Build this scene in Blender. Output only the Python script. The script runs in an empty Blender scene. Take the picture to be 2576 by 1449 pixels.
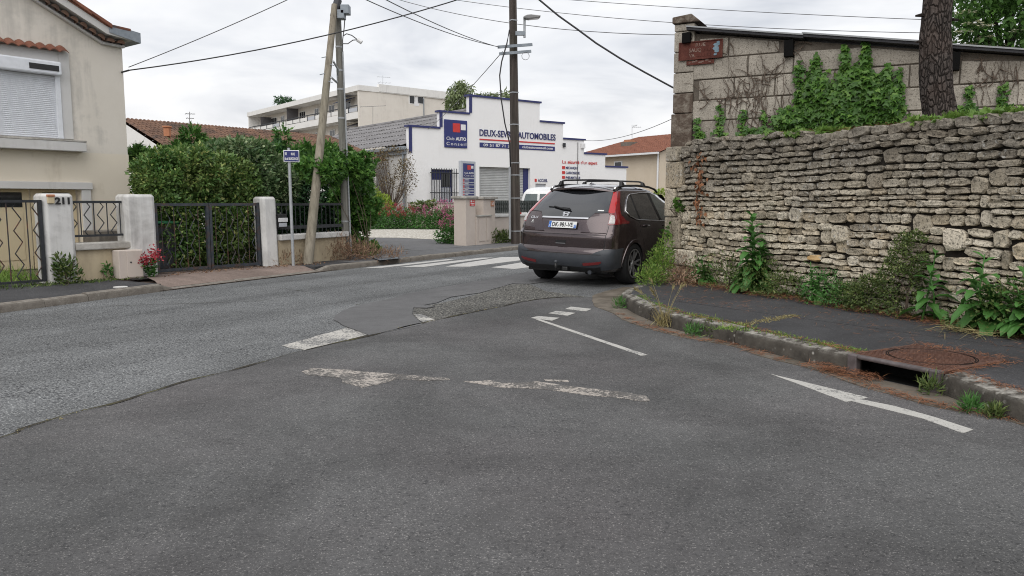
import bpy, bmesh, math, random
import numpy as np
from mathutils import Vector, Matrix, noise

R = math.radians
random.seed(7)
rng = np.random.default_rng(11)
scene = bpy.context.scene
COL = scene.collection

# ------------------------------------------------------------------ camera
FOC, CAM_H, HORIZON = 1935.0, 1.38, 506.0          # in units of a 2576 x 1449 picture
PITCH = math.atan((724.5 - HORIZON) / FOC)
cam_data = bpy.data.cameras.new('camera')
cam_data.sensor_width = 36.0
cam_data.lens = 36.0 * FOC / 2576.0
cam_data.clip_start = 0.05
cam_data.clip_end = 3000
camera = bpy.data.objects.new('camera', cam_data)
COL.objects.link(camera)
camera.location = (0, 0, CAM_H)
camera.rotation_euler = (math.pi / 2 - PITCH, 0, 0)
scene.camera = camera

# ------------------------------------------------------------------ sky and sun (overcast)
SUN_EL, SUN_AZ = 50.0, 195.0        # azimuth clockwise from +Y: light arrives from behind the camera
world = bpy.data.worlds.new('World')
scene.world = world
world.use_nodes = True
wn, wl = world.node_tree.nodes, world.node_tree.links
wn.clear()


def W_(t, **k):
    n = wn.new(t)
    for a, b in k.items():
        setattr(n, a, b)
    return n


w_out = W_('ShaderNodeOutputWorld')
w_bg = W_('ShaderNodeBackground')
w_bg.inputs['Strength'].default_value = 0.1
w_sky = W_('ShaderNodeTexSky', sky_type='NISHITA', sun_disc=False)
w_sky.sun_elevation = R(SUN_EL)
w_sky.sun_rotation = R(SUN_AZ)
w_sky.air_density = 1.2
w_sky.dust_density = 2.0
w_tc = W_('ShaderNodeTexCoord')
w_sep = W_('ShaderNodeSeparateXYZ')
wl.new(w_tc.outputs['Generated'], w_sep.inputs[0])
w_z = W_('ShaderNodeMath', operation='MAXIMUM')
w_z.inputs[1].default_value = 0.0
wl.new(w_sep.outputs[2], w_z.inputs[0])
w_za = W_('ShaderNodeMath', operation='ADD')
w_za.inputs[1].default_value = 0.16
wl.new(w_z.outputs[0], w_za.inputs[0])
w_dx = W_('ShaderNodeMath', operation='DIVIDE')
w_dy = W_('ShaderNodeMath', operation='DIVIDE')
for n, i in ((w_dx, 0), (w_dy, 1)):
    wl.new(w_sep.outputs[i], n.inputs[0])
    wl.new(w_za.outputs[0], n.inputs[1])
w_cmb = W_('ShaderNodeCombineXYZ')
wl.new(w_dx.outputs[0], w_cmb.inputs[0])
wl.new(w_dy.outputs[0], w_cmb.inputs[1])
w_n1 = W_('ShaderNodeTexNoise')
w_n1.inputs['Scale'].default_value = 1.15
w_n1.inputs['Detail'].default_value = 5.0
w_n1.inputs['Roughness'].default_value = 0.55
w_n1.inputs['Distortion'].default_value = 0.4
wl.new(w_cmb.outputs[0], w_n1.inputs['Vector'])
w_r = W_('ShaderNodeValToRGB')
w_r.color_ramp.elements[0].position = 0.30
w_r.color_ramp.elements[0].color = (3.9, 4.15, 4.65, 1)
w_r.color_ramp.elements[1].position = 0.62
w_r.color_ramp.elements[1].color = (7.5, 7.52, 7.6, 1)
e = w_r.color_ramp.elements.new(0.47)
e.color = (6.2, 6.32, 6.6, 1)
wl.new(w_n1.outputs['Fac'], w_r.inputs[0])
# the thin bright, slightly warm layer all round the horizon
w_hr = W_('ShaderNodeMapRange')
w_hr.inputs['From Min'].default_value = 0.0
w_hr.inputs['From Max'].default_value = 0.17
w_hr.inputs['To Min'].default_value = 0.75
w_hr.inputs['To Max'].default_value = 0.0
wl.new(w_z.outputs[0], w_hr.inputs['Value'])
w_m1 = W_('ShaderNodeMixRGB')
w_m1.inputs[2].default_value = (8.0, 7.8, 7.65, 1)
wl.new(w_hr.outputs[0], w_m1.inputs[0])
wl.new(w_r.outputs[0], w_m1.inputs[1])
w_m2 = W_('ShaderNodeMixRGB')
w_m2.inputs[0].default_value = 0.94
wl.new(w_sky.outputs[0], w_m2.inputs[1])
wl.new(w_m1.outputs[0], w_m2.inputs[2])
wl.new(w_m2.outputs[0], w_bg.inputs['Color'])
wl.new(w_bg.outputs[0], w_out.inputs['Surface'])

sun_data = bpy.data.lights.new('sun', 'SUN')
sun_data.energy = 1.5
sun_data.angle = R(70)
sun_data.color = (1.0, 0.97, 0.92)
sun = bpy.data.objects.new('sun', sun_data)
COL.objects.link(sun)
sd = Vector((math.sin(R(SUN_AZ)) * math.cos(R(SUN_EL)), math.cos(R(SUN_AZ)) * math.cos(R(SUN_EL)), math.sin(R(SUN_EL))))
sun.rotation_euler = sd.to_track_quat('Z', 'Y').to_euler()
sun.location = sd * 50

vs = scene.view_settings
vs.view_transform = 'Standard'
vs.look = 'None'
vs.exposure = 0.47
vs.gamma = 1.0
vs.use_curve_mapping = False
scene.render.engine = 'CYCLES'
scene.cycles.max_bounces = 6
scene.cycles.diffuse_bounces = 3
scene.cycles.glossy_bounces = 3
scene.cycles.transparent_max_bounces = 8
scene.cycles.use_denoising = True
scene.cycles.denoising_prefilter = 'FAST'
scene.cycles.pixel_filter_type = 'BLACKMAN_HARRIS'
scene.cycles.filter_width = 1.05

# ------------------------------------------------------------------ picture point -> place


def ray(x, y):
    u, v = (x - 1288.0) / FOC, (724.5 - y) / FOC
    c, s = math.cos(PITCH), math.sin(PITCH)
    return Vector((u, c + v * s, -s + v * c))


CAMP = Vector((0, 0, CAM_H))


def G(x, y, z=0.0):
    """ground point (height z) seen at a picture point"""
    d = ray(x, y)
    t = (z - CAM_H) / d.z
    return CAMP + d * t


def D(x, y, Y):
    """point seen at a picture point, at distance Y ahead"""
    d = ray(x, y)
    return CAMP + d * (Y / d.y)


class Frame:
    """vertical plane: u along it, d out of it (towards the viewer side), z up"""

    def __init__(s, a, b, flip=False):
        s.o = Vector((a[0], a[1], 0))
        e = Vector((b[0] - a[0], b[1] - a[1], 0))
        s.len = e.length
        s.e = e.normalized()
        s.n = Vector((s.e.y, -s.e.x, 0)) * (-1 if flip else 1)

    def p(s, u, d, z):
        return s.o + s.e * u + s.n * d + Vector((0, 0, z))

    def at(s, x, y, d=0.0):
        r = ray(x, y)
        o = s.o + s.n * d
        t = (o - CAMP).dot(s.n) / r.dot(s.n)
        q = CAMP + r * t - o
        return q.dot(s.e), q.z

    def ux(s, x, y=506, d=0.0):
        return s.at(x, y, d)[0]


# ------------------------------------------------------------------ mesh building
class MB:
    def __init__(s):
        s.v, s.f = [], []

    def add(s, vs_, fs):
        b = len(s.v)
        s.v += [tuple(q) for q in vs_]
        s.f += [tuple(i + b for i in f) for f in fs]
        return s

    def hexa(s, p):
        """8 points: bottom ring 0-3, top ring 4-7"""
        return s.add(p, [(3, 2, 1, 0), (4, 5, 6, 7), (0, 1, 5, 4), (1, 2, 6, 5), (2, 3, 7, 6), (3, 0, 4, 7)])

    def box(s, x0, x1, y0, y1, z0, z1):
        return s.hexa([(x0, y0, z0), (x1, y0, z0), (x1, y1, z0), (x0, y1, z0), (x0, y0, z1), (x1, y0, z1), (x1, y1, z1), (x0, y1, z1)])

    def fbox(s, fr, u0, u1, d0, d1, z0, z1):
        P = fr.p
        return s.hexa([P(u0, d0, z0), P(u1, d0, z0), P(u1, d1, z0), P(u0, d1, z0), P(u0, d0, z1), P(u1, d0, z1), P(u1, d1, z1), P(u0, d1, z1)])

    def fprism(s, fr, poly, d0, d1):
        """polygon in (u,z), extruded from d0 to d1"""
        n = len(poly)
        a = [fr.p(u, d0, z) for u, z in poly]
        b = [fr.p(u, d1, z) for u, z in poly]
        fs = [tuple(range(n)), tuple(range(2 * n - 1, n - 1, -1))]
        fs += [(i, i + n, (i + 1) % n + n, (i + 1) % n) for i in range(n)]
        return s.add(a + b, fs)

    def slab(s, poly, z0, z1):
        n = len(poly)
        fs = [tuple(range(n - 1, -1, -1)), tuple(range(n, 2 * n))]
        fs += [(i, (i + 1) % n, (i + 1) % n + n, i + n) for i in range(n)]
        return s.add([(p[0], p[1], z0) for p in poly] + [(p[0], p[1], z1) for p in poly], fs)

    def sheet(s, poly, z):
        return s.add([(p[0], p[1], z) for p in poly], [tuple(range(len(poly)))])

    def tube(s, pts, r, n=8, r2=None, cap=True):
        pts = [Vector(p) for p in pts]
        m = len(pts)
        rings = []
        for i, p in enumerate(pts):
            t = (pts[min(i + 1, m - 1)] - pts[max(i - 1, 0)]).normalized()
            a = Vector((0, 0, 1)) if abs(t.z) < 0.9 else Vector((1, 0, 0))
            x = t.cross(a).normalized()
            y = t.cross(x)
            rr = r if r2 is None else r + (r2 - r) * i / (m - 1)
            rings += [p + (x * math.cos(2 * math.pi * k / n) + y * math.sin(2 * math.pi * k / n)) * rr for k in range(n)]
        fs = []
        for i in range(m - 1):
            for k in range(n):
                a, b = i * n + k, i * n + (k + 1) % n
                fs.append((a, a + n, b + n, b))
        if cap:
            fs += [tuple(range(n)), tuple(range(m * n - 1, (m - 1) * n - 1, -1))]
        return s.add(rings, fs)

    def bar(s, a, b, w, h=None):
        """square bar from a to b"""
        a, b = Vector(a), Vector(b)
        h = h or w
        t = (b - a).normalized()
        q = Vector((0, 0, 1)) if abs(t.z) < 0.95 else Vector((1, 0, 0))
        x = t.cross(q).normalized() * (w / 2)
        y = t.cross(x).normalized() * (h / 2)
        return s.hexa([a - x - y, a + x - y, a + x + y, a - x + y, b - x - y, b + x - y, b + x + y, b - x + y])


WORLD0 = {}


def _org(parent):
    return WORLD0.get(parent.name, Vector((0, 0, 0))) if parent else Vector((0, 0, 0))


def mesh_of(name, mb):
    me = bpy.data.meshes.new(name)
    me.from_pydata(mb.v, [], mb.f)
    bm = bmesh.new()
    bm.from_mesh(me)
    bmesh.ops.recalc_face_normals(bm, faces=bm.faces)
    bm.to_mesh(me)
    bm.free()
    return me


def put(name, me, mat, parent=None, loc=None, rot=None, scl=None, smooth=False, bevel=0.0, local=False):
    o = bpy.data.objects.new(name, me)
    COL.objects.link(o)
    if mat is not None and len(me.materials) == 0:
        me.materials.append(mat)
    if smooth:
        me.polygons.foreach_set('use_smooth', [True] * len(me.polygons))
        if smooth == 'auto':
            me.set_sharp_from_angle(angle=R(35))
    L = Vector(loc) if loc is not None else Vector((0, 0, 0))
    if parent:
        o.parent = parent
        if not local:
            o.location = L - _org(parent)
            WORLD0[o.name] = L
        else:
            o.location = L
    else:
        o.location = L
        WORLD0[o.name] = L
    if rot is not None:
        o.rotation_euler = rot
    if scl is not None:
        o.scale = scl
    if bevel:
        m = o.modifiers.new('bevel', 'BEVEL')
        m.width = bevel
        m.segments = 2
        m.limit_method = 'ANGLE'
    return o


def obj(name, mb, mat, parent=None, **k):
    return put(name, mesh_of(name, mb), mat, parent, **k)


def tag(o, label=None, cat=None, group=None, kind=None):
    if label:
        o['label'] = label
    if cat:
        o['category'] = cat
    if group:
        o['group'] = group
    if kind:
        o['kind'] = kind
    return o


def thing(name, label, cat, loc=(0, 0, 0), group=None, rotz=0.0):
    o = bpy.data.objects.new(name, None)
    COL.objects.link(o)
    o.empty_display_size = 0.2
    o.location = loc
    o.rotation_euler = (0, 0, rotz)
    WORLD0[o.name] = Vector(loc)
    return tag(o, label, cat, group)


def struct(name, mb, mat, **k):
    return tag(obj(name, mb, mat, **k), kind='structure')


_tc = 0


def text_mesh(txt, size, bold=0.0, spacing=1.0, align='LEFT', xscale=1.0, thick=0.004):
    """lettering as (verts, faces) in a flat x/y plane, extruded a little along z"""
    cu = bpy.data.curves.new('lettering', 'FONT')
    cu.body = txt
    cu.size = size
    cu.align_x = align
    cu.offset = bold * size
    cu.space_character = spacing
    cu.extrude = thick / 2
    cu.resolution_u = 3
    o = bpy.data.objects.new('lettering', cu)
    COL.objects.link(o)
    dg = bpy.context.evaluated_depsgraph_get()
    me = bpy.data.meshes.new_from_object(o.evaluated_get(dg))
    vs_ = [(v.co.x * xscale, v.co.y, v.co.z) for v in me.vertices]
    fs = [tuple(p.vertices) for p in me.polygons]
    bpy.data.objects.remove(o)
    bpy.data.curves.remove(cu)
    bpy.data.meshes.remove(me)
    return vs_, fs


def ftext(name, fr, txt, u, z, d, h, mat, parent, w=None, bold=0.0, spacing=1.0, align='LEFT', thick=0.006, flipu=False):
    """lettering on a vertical plane; h = capital height, w = wanted width"""
    vs_, fs = text_mesh(txt, h / 0.69, bold, spacing, 'LEFT', 1.0, thick)
    xs = [q[0] for q in vs_]
    x0, x1 = min(xs), max(xs)
    k = (w / (x1 - x0)) if w else 1.0
    W = (x1 - x0) * k
    off = {'LEFT': 0, 'CENTER': -W / 2, 'RIGHT': -W}[align]
    mb = MB()
    mb.add([fr.p(u + off + (q[0] - x0) * k, d + q[2], z + q[1]) for q in vs_], fs)
    return obj(name, mb, mat, parent)


def wire(name, pts, r, mat, label, group='overhead cables', parent=None, n=5):
    mb = MB().tube(pts, r, n)
    o = obj(name, mb, mat, parent, smooth=True)
    if parent is None:
        tag(o, label, 'cable', group)
    return o


def sag(a, b, s, n=14):
    a, b = Vector(a), Vector(b)
    return [a.lerp(b, i / n) - Vector((0, 0, s * 4 * (i / n) * (1 - i / n))) for i in range(n + 1)]


# ------------------------------------------------------------------ leaves by the thousand
LEAF = {
    'oval': ([(0, 0, 0), (-.5, .45, .12), (0, 1, -.06), (.5, .45, .12)], [(0, 2, 1), (0, 3, 2)]),
    'ivy': ([(0, 0, 0), (-.42, -.08, .02), (-.55, .38, .06), (-.2, .5, .03), (0, 1, -.1), (.2, .5, .03), (.55, .38, .06), (.42, -.08, .02)],
            [(0, 2, 1), (0, 3, 2), (0, 4, 3), (0, 5, 4), (0, 6, 5), (0, 7, 6)]),
    'blade': ([(-.5, 0, 0), (.5, 0, 0), (.42, .5, .06), (-.42, .5, .06), (0, 1, -.08)], [(0, 1, 2, 3), (3, 2, 4)]),
    'frond': ([(0, 0, 0), (-.5, .3, .02), (-.18, .38, 0), (-.42, .66, .02), (-.1, .7, 0), (0, 1, -.1), (.1, .7, 0), (.42, .66, .02), (.18, .38, 0), (.5, .3, .02)],
              [(0, 2, 1), (0, 8, 2), (0, 9, 8), (2, 4, 3), (2, 6, 4), (2, 8, 6), (8, 7, 6), (4, 6, 5)]),
}


def leaves(name, pos, axis, nor, length, width, mat, parent=None, shape='oval', **k):
    tv, tf = LEAF[shape]
    tv = np.array(tv, float)
    pos = np.asarray(pos, float)
    N = len(pos)
    ax = np.asarray(axis, float)
    ax /= np.linalg.norm(ax, axis=1, keepdims=True) + 1e-9
    no = np.asarray(nor, float)
    sx = np.cross(ax, no)
    sx /= np.linalg.norm(sx, axis=1, keepdims=True) + 1e-9
    no = np.cross(sx, ax)
    L = np.asarray(length, float).reshape(-1, 1, 1) * np.ones((N, 1, 1))
    Wd = np.asarray(width, float).reshape(-1, 1, 1) * np.ones((N, 1, 1))
    V = pos[:, None, :] + sx[:, None, :] * tv[None, :, 0:1] * Wd + ax[:, None, :] * tv[None, :, 1:2] * L + no[:, None, :] * tv[None, :, 2:3] * L
    nv = len(tv)
    V = V.reshape(-1, 3)
    base = (np.arange(N) * nv)
    loops, starts, totals, c = [], [], [], 0
    lens = [len(f) for f in tf]
    flat = np.concatenate([np.array(f) for f in tf])
    loops = (base[:, None] + flat[None, :]).reshape(-1)
    tot = np.tile(np.array(lens), N)
    st = np.concatenate([[0], np.cumsum(tot)[:-1]])
    me = bpy.data.meshes.new(name)
    me.vertices.add(len(V))
    me.vertices.foreach_set('co', V.reshape(-1))
    me.loops.add(len(loops))
    me.loops.foreach_set('vertex_index', loops.astype(np.int32))
    me.polygons.add(len(tot))
    me.polygons.foreach_set('loop_start', st.astype(np.int32))
    me.polygons.foreach_set('loop_total', tot.astype(np.int32))
    me.update(calc_edges=True)
    return put(name, me, mat, parent, **k)


def unit(v):
    v = np.asarray(v, float)
    return v / (np.linalg.norm(v, axis=-1, keepdims=True) + 1e-9)


def blob_points(n, centres, radii, shell=0.55, seed=1):
    """points in the outer part of a union of ellipsoids, with their outward directions"""
    r = np.random.default_rng(seed)
    c = np.asarray(centres, float)
    rad = np.asarray(radii, float)
    vol = np.prod(rad, axis=1) ** (2 / 3)
    out_p, out_d = [], []
    left = n
    while left > 0:
        k = r.choice(len(c), size=left * 2, p=vol / vol.sum())
        d = unit(r.normal(size=(left * 2, 3)))
        rr = shell + (1.06 - shell) * r.random((left * 2, 1)) ** 0.7
        p = c[k] + d * rr * rad[k]
        inside = np.zeros(len(p), bool)
        for j in range(len(c)):
            q = (p - c[j]) / rad[j]
            inside |= ((q ** 2).sum(1) < shell ** 2 * 0.8)
        ok = ~inside
        p, dd = p[ok][:left], unit(d[ok] / rad[k][ok])[:left]
        out_p.append(p)
        out_d.append(dd)
        left -= len(p)
    return np.concatenate(out_p), np.concatenate(out_d)


# ------------------------------------------------------------------ materials
MATS = {}


class NT:
    def __init__(s, name):
        s.m = bpy.data.materials.new(name)
        s.m.use_nodes = True
        s.n, s.l = s.m.node_tree.nodes, s.m.node_tree.links
        s.b = s.n['Principled BSDF']
        s.geo = None

    def pos(s):
        if s.geo is None:
            s.geo = s.n.new('ShaderNodeNewGeometry')
        return s.geo.outputs['Position']

    def mapped(s, scale, rot=(0, 0, 0)):
        mp = s.n.new('ShaderNodeMapping')
        mp.inputs['Scale'].default_value = scale
        mp.inputs['Rotation'].default_value = rot
        s.l.new(s.pos(), mp.inputs['Vector'])
        return mp.outputs[0]

    def noise(s, scale, detail=4, rough=0.55, dist=0.0, vec=None):
        t = s.n.new('ShaderNodeTexNoise')
        t.inputs['Scale'].default_value = scale
        t.inputs['Detail'].default_value = detail
        t.inputs['Roughness'].default_value = rough
        t.inputs['Distortion'].default_value = dist
        s.l.new(vec if vec is not None else s.pos(), t.inputs['Vector'])
        return t.outputs['Fac']

    def voro(s, scale, out='Color', feature='F1', vec=None, rand=1.0):
        t = s.n.new('ShaderNodeTexVoronoi')
        t.feature = feature
        t.inputs['Scale'].default_value = scale
        t.inputs['Randomness'].default_value = rand
        s.l.new(vec if vec is not None else s.pos(), t.inputs['Vector'])
        return t.outputs[out]

    def ramp(s, fac, stops, interp='LINEAR'):
        t = s.n.new('ShaderNodeValToRGB')
        cr = t.color_ramp
        cr.interpolation = interp
        while len(cr.elements) > 1:
            cr.elements.remove(cr.elements[-1])
        for i, (p, c) in enumerate(stops):
            el = cr.elements[0] if i == 0 else cr.elements.new(p)
            el.position = p
            el.color = (c[0], c[1], c[2], 1) if not isinstance(c, (int, float)) else (c, c, c, 1)
        s.l.new(fac, t.inputs[0])
        return t.outputs[0]

    def mix(s, fac, a, b, mode='MIX'):
        t = s.n.new('ShaderNodeMixRGB')
        t.blend_type = mode
        for i, q in enumerate((fac, a, b)):
            if isinstance(q, (int, float)):
                t.inputs[i].default_value = q if i == 0 else (q, q, q, 1)
            elif isinstance(q, tuple):
                t.inputs[i].default_value = (q[0], q[1], q[2], 1)
            else:
                s.l.new(q, t.inputs[i])
        return t.outputs[0]

    def math(s, op, a, b=0.0):
        t = s.n.new('ShaderNodeMath')
        t.operation = op
        t.use_clamp = False
        for i, q in enumerate((a, b)):
            if isinstance(q, (int, float)):
                t.inputs[i].default_value = q
            else:
                s.l.new(q, t.inputs[i])
        return t.outputs[0]

    def sepz(s):
        t = s.n.new('ShaderNodeSeparateXYZ')
        s.l.new(s.pos(), t.inputs[0])
        return t.outputs[2]

    def rng(s, v, a, b, c=0.0, d=1.0):
        t = s.n.new('ShaderNodeMapRange')
        for i, q in enumerate((a, b, c, d)):
            t.inputs[i + 1].default_value = q
        s.l.new(v, t.inputs[0])
        return t.outputs[0]

    def bump(s, h, strength=0.4, dist=0.01):
        t = s.n.new('ShaderNodeBump')
        t.inputs['Strength'].default_value = strength
        t.inputs['Distance'].default_value = dist
        s.l.new(h, t.inputs['Height'])
        s.l.new(t.outputs[0], s.b.inputs['Normal'])

    def done(s, col=None, rough=0.8, metal=0.0, spec=None, coat=None):
        if col is not None:
            if isinstance(col, tuple):
                s.b.inputs['Base Color'].default_value = (*col[:3], 1)
            else:
                s.l.new(col, s.b.inputs['Base Color'])
        if isinstance(rough, (int, float)):
            s.b.inputs['Roughness'].default_value = rough
        else:
            s.l.new(rough, s.b.inputs['Roughness'])
        s.b.inputs['Metallic'].default_value = metal
        if spec is not None:
            s.b.inputs['Specular IOR Level'].default_value = spec
        if coat is not None:
            s.b.inputs['Coat Weight'].default_value = coat
            s.b.inputs['Coat Roughness'].default_value = 0.03
        MATS[s.m.name] = s.m
        return s.m


def mottled(name, c1, c2, scale=3.0, rough=0.85, bump=0.2, bscale=60.0, bdist=0.004, grime=None, gscale=1.2, metal=0.0, spec=0.3):
    t = NT(name)
    c = t.ramp(t.noise(scale, 6, 0.6), [(0.3, c1), (0.7, c2)])
    if grime:
        c = t.mix(t.ramp(t.noise(gscale, 7, 0.65, 0.5), [(0.48, 0.0), (0.72, 1.0)]), c, grime)
    if bump:
        t.bump(t.noise(bscale, 4, 0.6), bump, bdist)
    return t.done(c, rough, metal, spec)


def plain(name, c, rough=0.5, metal=0.0, spec=0.5, coat=None):
    t = NT(name)
    v = t.ramp(t.noise(9.0, 5, 0.6), [(0.25, tuple(q * 0.9 for q in c)), (0.75, tuple(min(1, q * 1.08) for q in c))])
    return t.done(v, rough, metal, spec, coat)


FOL_GAIN = 1.5


def foliage(name, stops, rough=0.5, trans=0.25):
    """leaf material: colour differs from leaf to leaf, some light passes through"""
    t = NT(name)
    g = t.n.new('ShaderNodeNewGeometry')
    stops = [(p_, tuple(min(.8, q * FOL_GAIN) for q in c_)) for p_, c_ in stops]
    c = t.ramp(g.outputs['Random Per Island'], stops)
    c = t.mix(t.ramp(t.noise(1.6, 3), [(0.3, 0.0), (0.75, 0.35)]), c, tuple(q * 0.75 for q in stops[-1][1]))
    m = t.done(c, rough, 0, 0.35)
    tr = t.n.new('ShaderNodeBsdfTranslucent')
    t.l.new(c, tr.inputs[0])
    mx = t.n.new('ShaderNodeMixShader')
    mx.inputs[0].default_value = trans
    t.l.new(t.b.outputs[0], mx.inputs[1])
    t.l.new(tr.outputs[0], mx.inputs[2])
    t.l.new(mx.outputs[0], t.n['Material Output'].inputs[0])
    return m


def asphalt(name, base, stone, dark, scale, contrast, patch=(0.9, 1.12), rough=0.86, bump=0.5, bdist=0.004, light=.62, pit=.36, tint=None, bands=False):
    """bitumen with rounded chips: light ones here and there, dark pits in drifts"""
    t = NT(name)
    drift = t.noise(1.7, 5, .65, .4)
    dist = t.voro(scale, 'Distance')
    f1 = t.noise(scale * .95, 2, .6, .3)
    f2 = t.noise(scale * .42, 3, .7, .3)
    c = t.mix(1.0, base, t.ramp(t.noise(scale * .6, 4, .8), [(.28, .74), (.5, 1.0), (.72, 1.24)]), 'MULTIPLY')
    pits = t.math('MULTIPLY', t.ramp(f2, [(pit, 1.0), (pit + .07, 0.0)]), t.ramp(drift, [(.35, .35), (.65, 1.0)]))
    c = t.mix(t.math('MULTIPLY', pits, contrast), c, dark)
    c = t.mix(t.math('MULTIPLY', t.ramp(f1, [(light, 0.0), (light + .06, 1.0)]), contrast), c, stone)
    cell = t.voro(scale * .45, 'Color')
    bw = t.n.new('ShaderNodeRGBToBW')
    t.l.new(cell, bw.inputs[0])
    chip = t.math('MULTIPLY', t.ramp(t.voro(scale * .45, 'Distance'), [(.16, 1.0), (.26, 0.0)]), t.ramp(bw.outputs[0], [(.80, 0.0), (.84, .8)]))
    c = t.mix(t.math('MULTIPLY', chip, contrast), c, stone)
    big = t.ramp(t.noise(0.6, 6, 0.62, 0.6), [(0.36, patch[0]), (0.64, patch[1])])
    spots = t.ramp(t.noise(2.6, 3, .5, 1.2), [(.68, 0.0), (.76, .35)])
    c = t.mix(spots, c, dark)
    c = t.mix(1.0, c, big, 'MULTIPLY')
    c = t.mix(1.0, c, t.ramp(t.noise(5.5, 6, 0.7), [(0.3, 0.88), (0.7, 1.1)]), 'MULTIPLY')
    if bands:
        mp_ = t.n.new('ShaderNodeMapping')
        mp_.vector_type = 'TEXTURE'
        mp_.inputs['Scale'].default_value = (.75, 14.0, 1.0)
        mp_.inputs['Rotation'].default_value = (0, 0, R(-31))
        t.l.new(t.pos(), mp_.inputs['Vector'])
        c = t.mix(1.0, c, t.ramp(t.noise(1.0, 4, .6, .2, mp_.outputs[0]), [(.34, .74), (.5, 1.0), (.66, 1.2)]), 'MULTIPLY')
    if tint:
        c = t.mix(t.ramp(t.noise(0.45, 4, 0.5), [(0.4, 0.0), (0.65, 1.0)]), c, tint, 'MULTIPLY')
    h = t.math('SUBTRACT', f1, dist)
    t.bump(h, bump, bdist)
    return t.done(c, rough, 0, 0.3)


m_side = asphalt('side_street_asphalt', (.090, .090, .090), (.26, .255, .245), (.028, .029, .031), 115, .75, patch=(.74, 1.22), bump=.5, bdist=.004, light=.60, pit=.38, tint=(1.0, .955, .965))
m_main = asphalt('main_road_asphalt', (.128, .132, .135), (.31, .315, .31), (.02, .021, .024), 66, .9, patch=(.86, 1.12), bump=.8, bdist=.008, light=.55, pit=.43, bands=True)
m_patch = asphalt('patch_asphalt', (.112, .111, .113), (.18, .175, .17), (.085, .085, .087), 120, .4, patch=(.86, 1.12), bump=.2, bdist=.002)
m_crumble = asphalt('crumbled_asphalt', (.115, .112, .105), (.33, .32, .28), (.02, .02, .02), 40, 1.0, patch=(.7, 1.25), bump=1.0, bdist=.02, light=.56, pit=.44)
m_pave = asphalt('pavement_asphalt', (.048, .048, .051), (.15, .15, .15), (.018, .018, .020), 90, .7, patch=(.75, 1.25), bump=.4, bdist=.003)
m_drive = asphalt('driveway_asphalt', (.125, .125, .128), (.22, .22, .22), (.08, .08, .08), 60, .4, bump=.3)
m_redpave = asphalt('reddish_concrete', (.215, .165, .142), (.32, .26, .23), (.10, .075, .065), 60, .6, patch=(.7, 1.2), bump=.4)
m_earth = mottled('earth', (.10, .085, .06), (.17, .145, .105), 2.0, .95, .5, 30, .02)


def kerbstone(name, c1, c2, lichen, moss):
    t = NT(name)
    c = t.ramp(t.noise(7, 7, 0.65), [(0.28, c1), (0.7, c2)])
    sp = t.voro(16, 'Distance')
    c = t.mix(t.math('MULTIPLY', t.ramp(sp, [(0.12, 1.0), (0.26, 0.0)]), t.ramp(t.noise(2.3, 4), [(0.5, 0.0), (0.62, 0.8)])), c, lichen)
    nz = t.n.new('ShaderNodeSeparateXYZ')
    t.l.new(t.pos() and t.geo.outputs['Normal'], nz.inputs[0])
    c = t.mix(t.math('MULTIPLY', t.ramp(nz.outputs[2], [(0.3, 0.0), (0.9, 1.0)]), t.ramp(t.noise(9, 6, .7), [(0.42, 0.0), (0.62, .8)])), c, lichen)
    c = t.mix(t.ramp(t.noise(1.4, 6, 0.7), [(0.55, 0.0), (0.75, 0.7)]), c, moss)
    t.bump(t.noise(45, 6, .7), .7, .012)
    return t.done(c, .92, 0, .2)


m_kerb = kerbstone('old_kerb_stone', (.034, .030, .026), (.095, .085, .072), (.42, .40, .36), (.05, .045, .034))
m_kerb2 = kerbstone('concrete_kerb', (.12, .105, .09), (.21, .19, .165), (.27, .25, .22), (.10, .09, .075))
m_gutter = mottled('concrete_gutter', (.09, .076, .06), (.19, .165, .135), 5, .92, .5, 50, .01, grime=(.06, .05, .035))


def worn_paint(name, c, under, cover, scale=55):
    t = NT(name)
    n = t.noise(scale, 5, .7)
    n2 = t.noise(3.0, 5, .6)
    f = t.math('ADD', t.math('MULTIPLY', n, .75), t.math('MULTIPLY', n2, .5))
    col = t.mix(t.ramp(f, [(cover - .03, 0.0), (cover + .04, 1.0)]), c, under)
    col = t.mix(t.ramp(t.noise(5, 6, .7), [(.4, 0.0), (.8, .3)]), col, (.3, .29, .28))
    t.bump(t.voro(70, 'Distance'), .5, .005)
    return t.done(col, .8, 0, .3)


m_paint = worn_paint('road_paint', (.46, .45, .42), (.14, .14, .14), .685)
m_paint_old = worn_paint('worn_road_paint', (.50, .48, .44), (.13, .13, .13), .625)
m_paint_pale = worn_paint('crossing_paint', (.50, .49, .47), (.22, .22, .22), .76, 30)
m_scrape = worn_paint('exposed_concrete', (.40, .36, .32), (.085, .08, .075), .60, 44)


def gravel_mat():
    t = NT('white_gravel')
    cell = t.voro(16, 'Color')
    bw = t.n.new('ShaderNodeRGBToBW')
    t.l.new(cell, bw.inputs[0])
    c = t.ramp(bw.outputs[0], [(.1, (.40, .37, .31)), (.5, (.60, .57, .51)), (.9, (.75, .73, .68))])
    c = t.mix(t.ramp(t.voro(16, 'Distance'), [(.4, 0.0), (.75, .8)]), c, (.22, .2, .16))
    c = t.mix(t.ramp(t.noise(1.1, 6, .7), [(.58, 0.0), (.7, .5)]), c, (.33, .28, .16))
    t.bump(bw.outputs[0], .6, .02)
    return t.done(c, .9)


m_gravel = gravel_mat()


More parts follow.
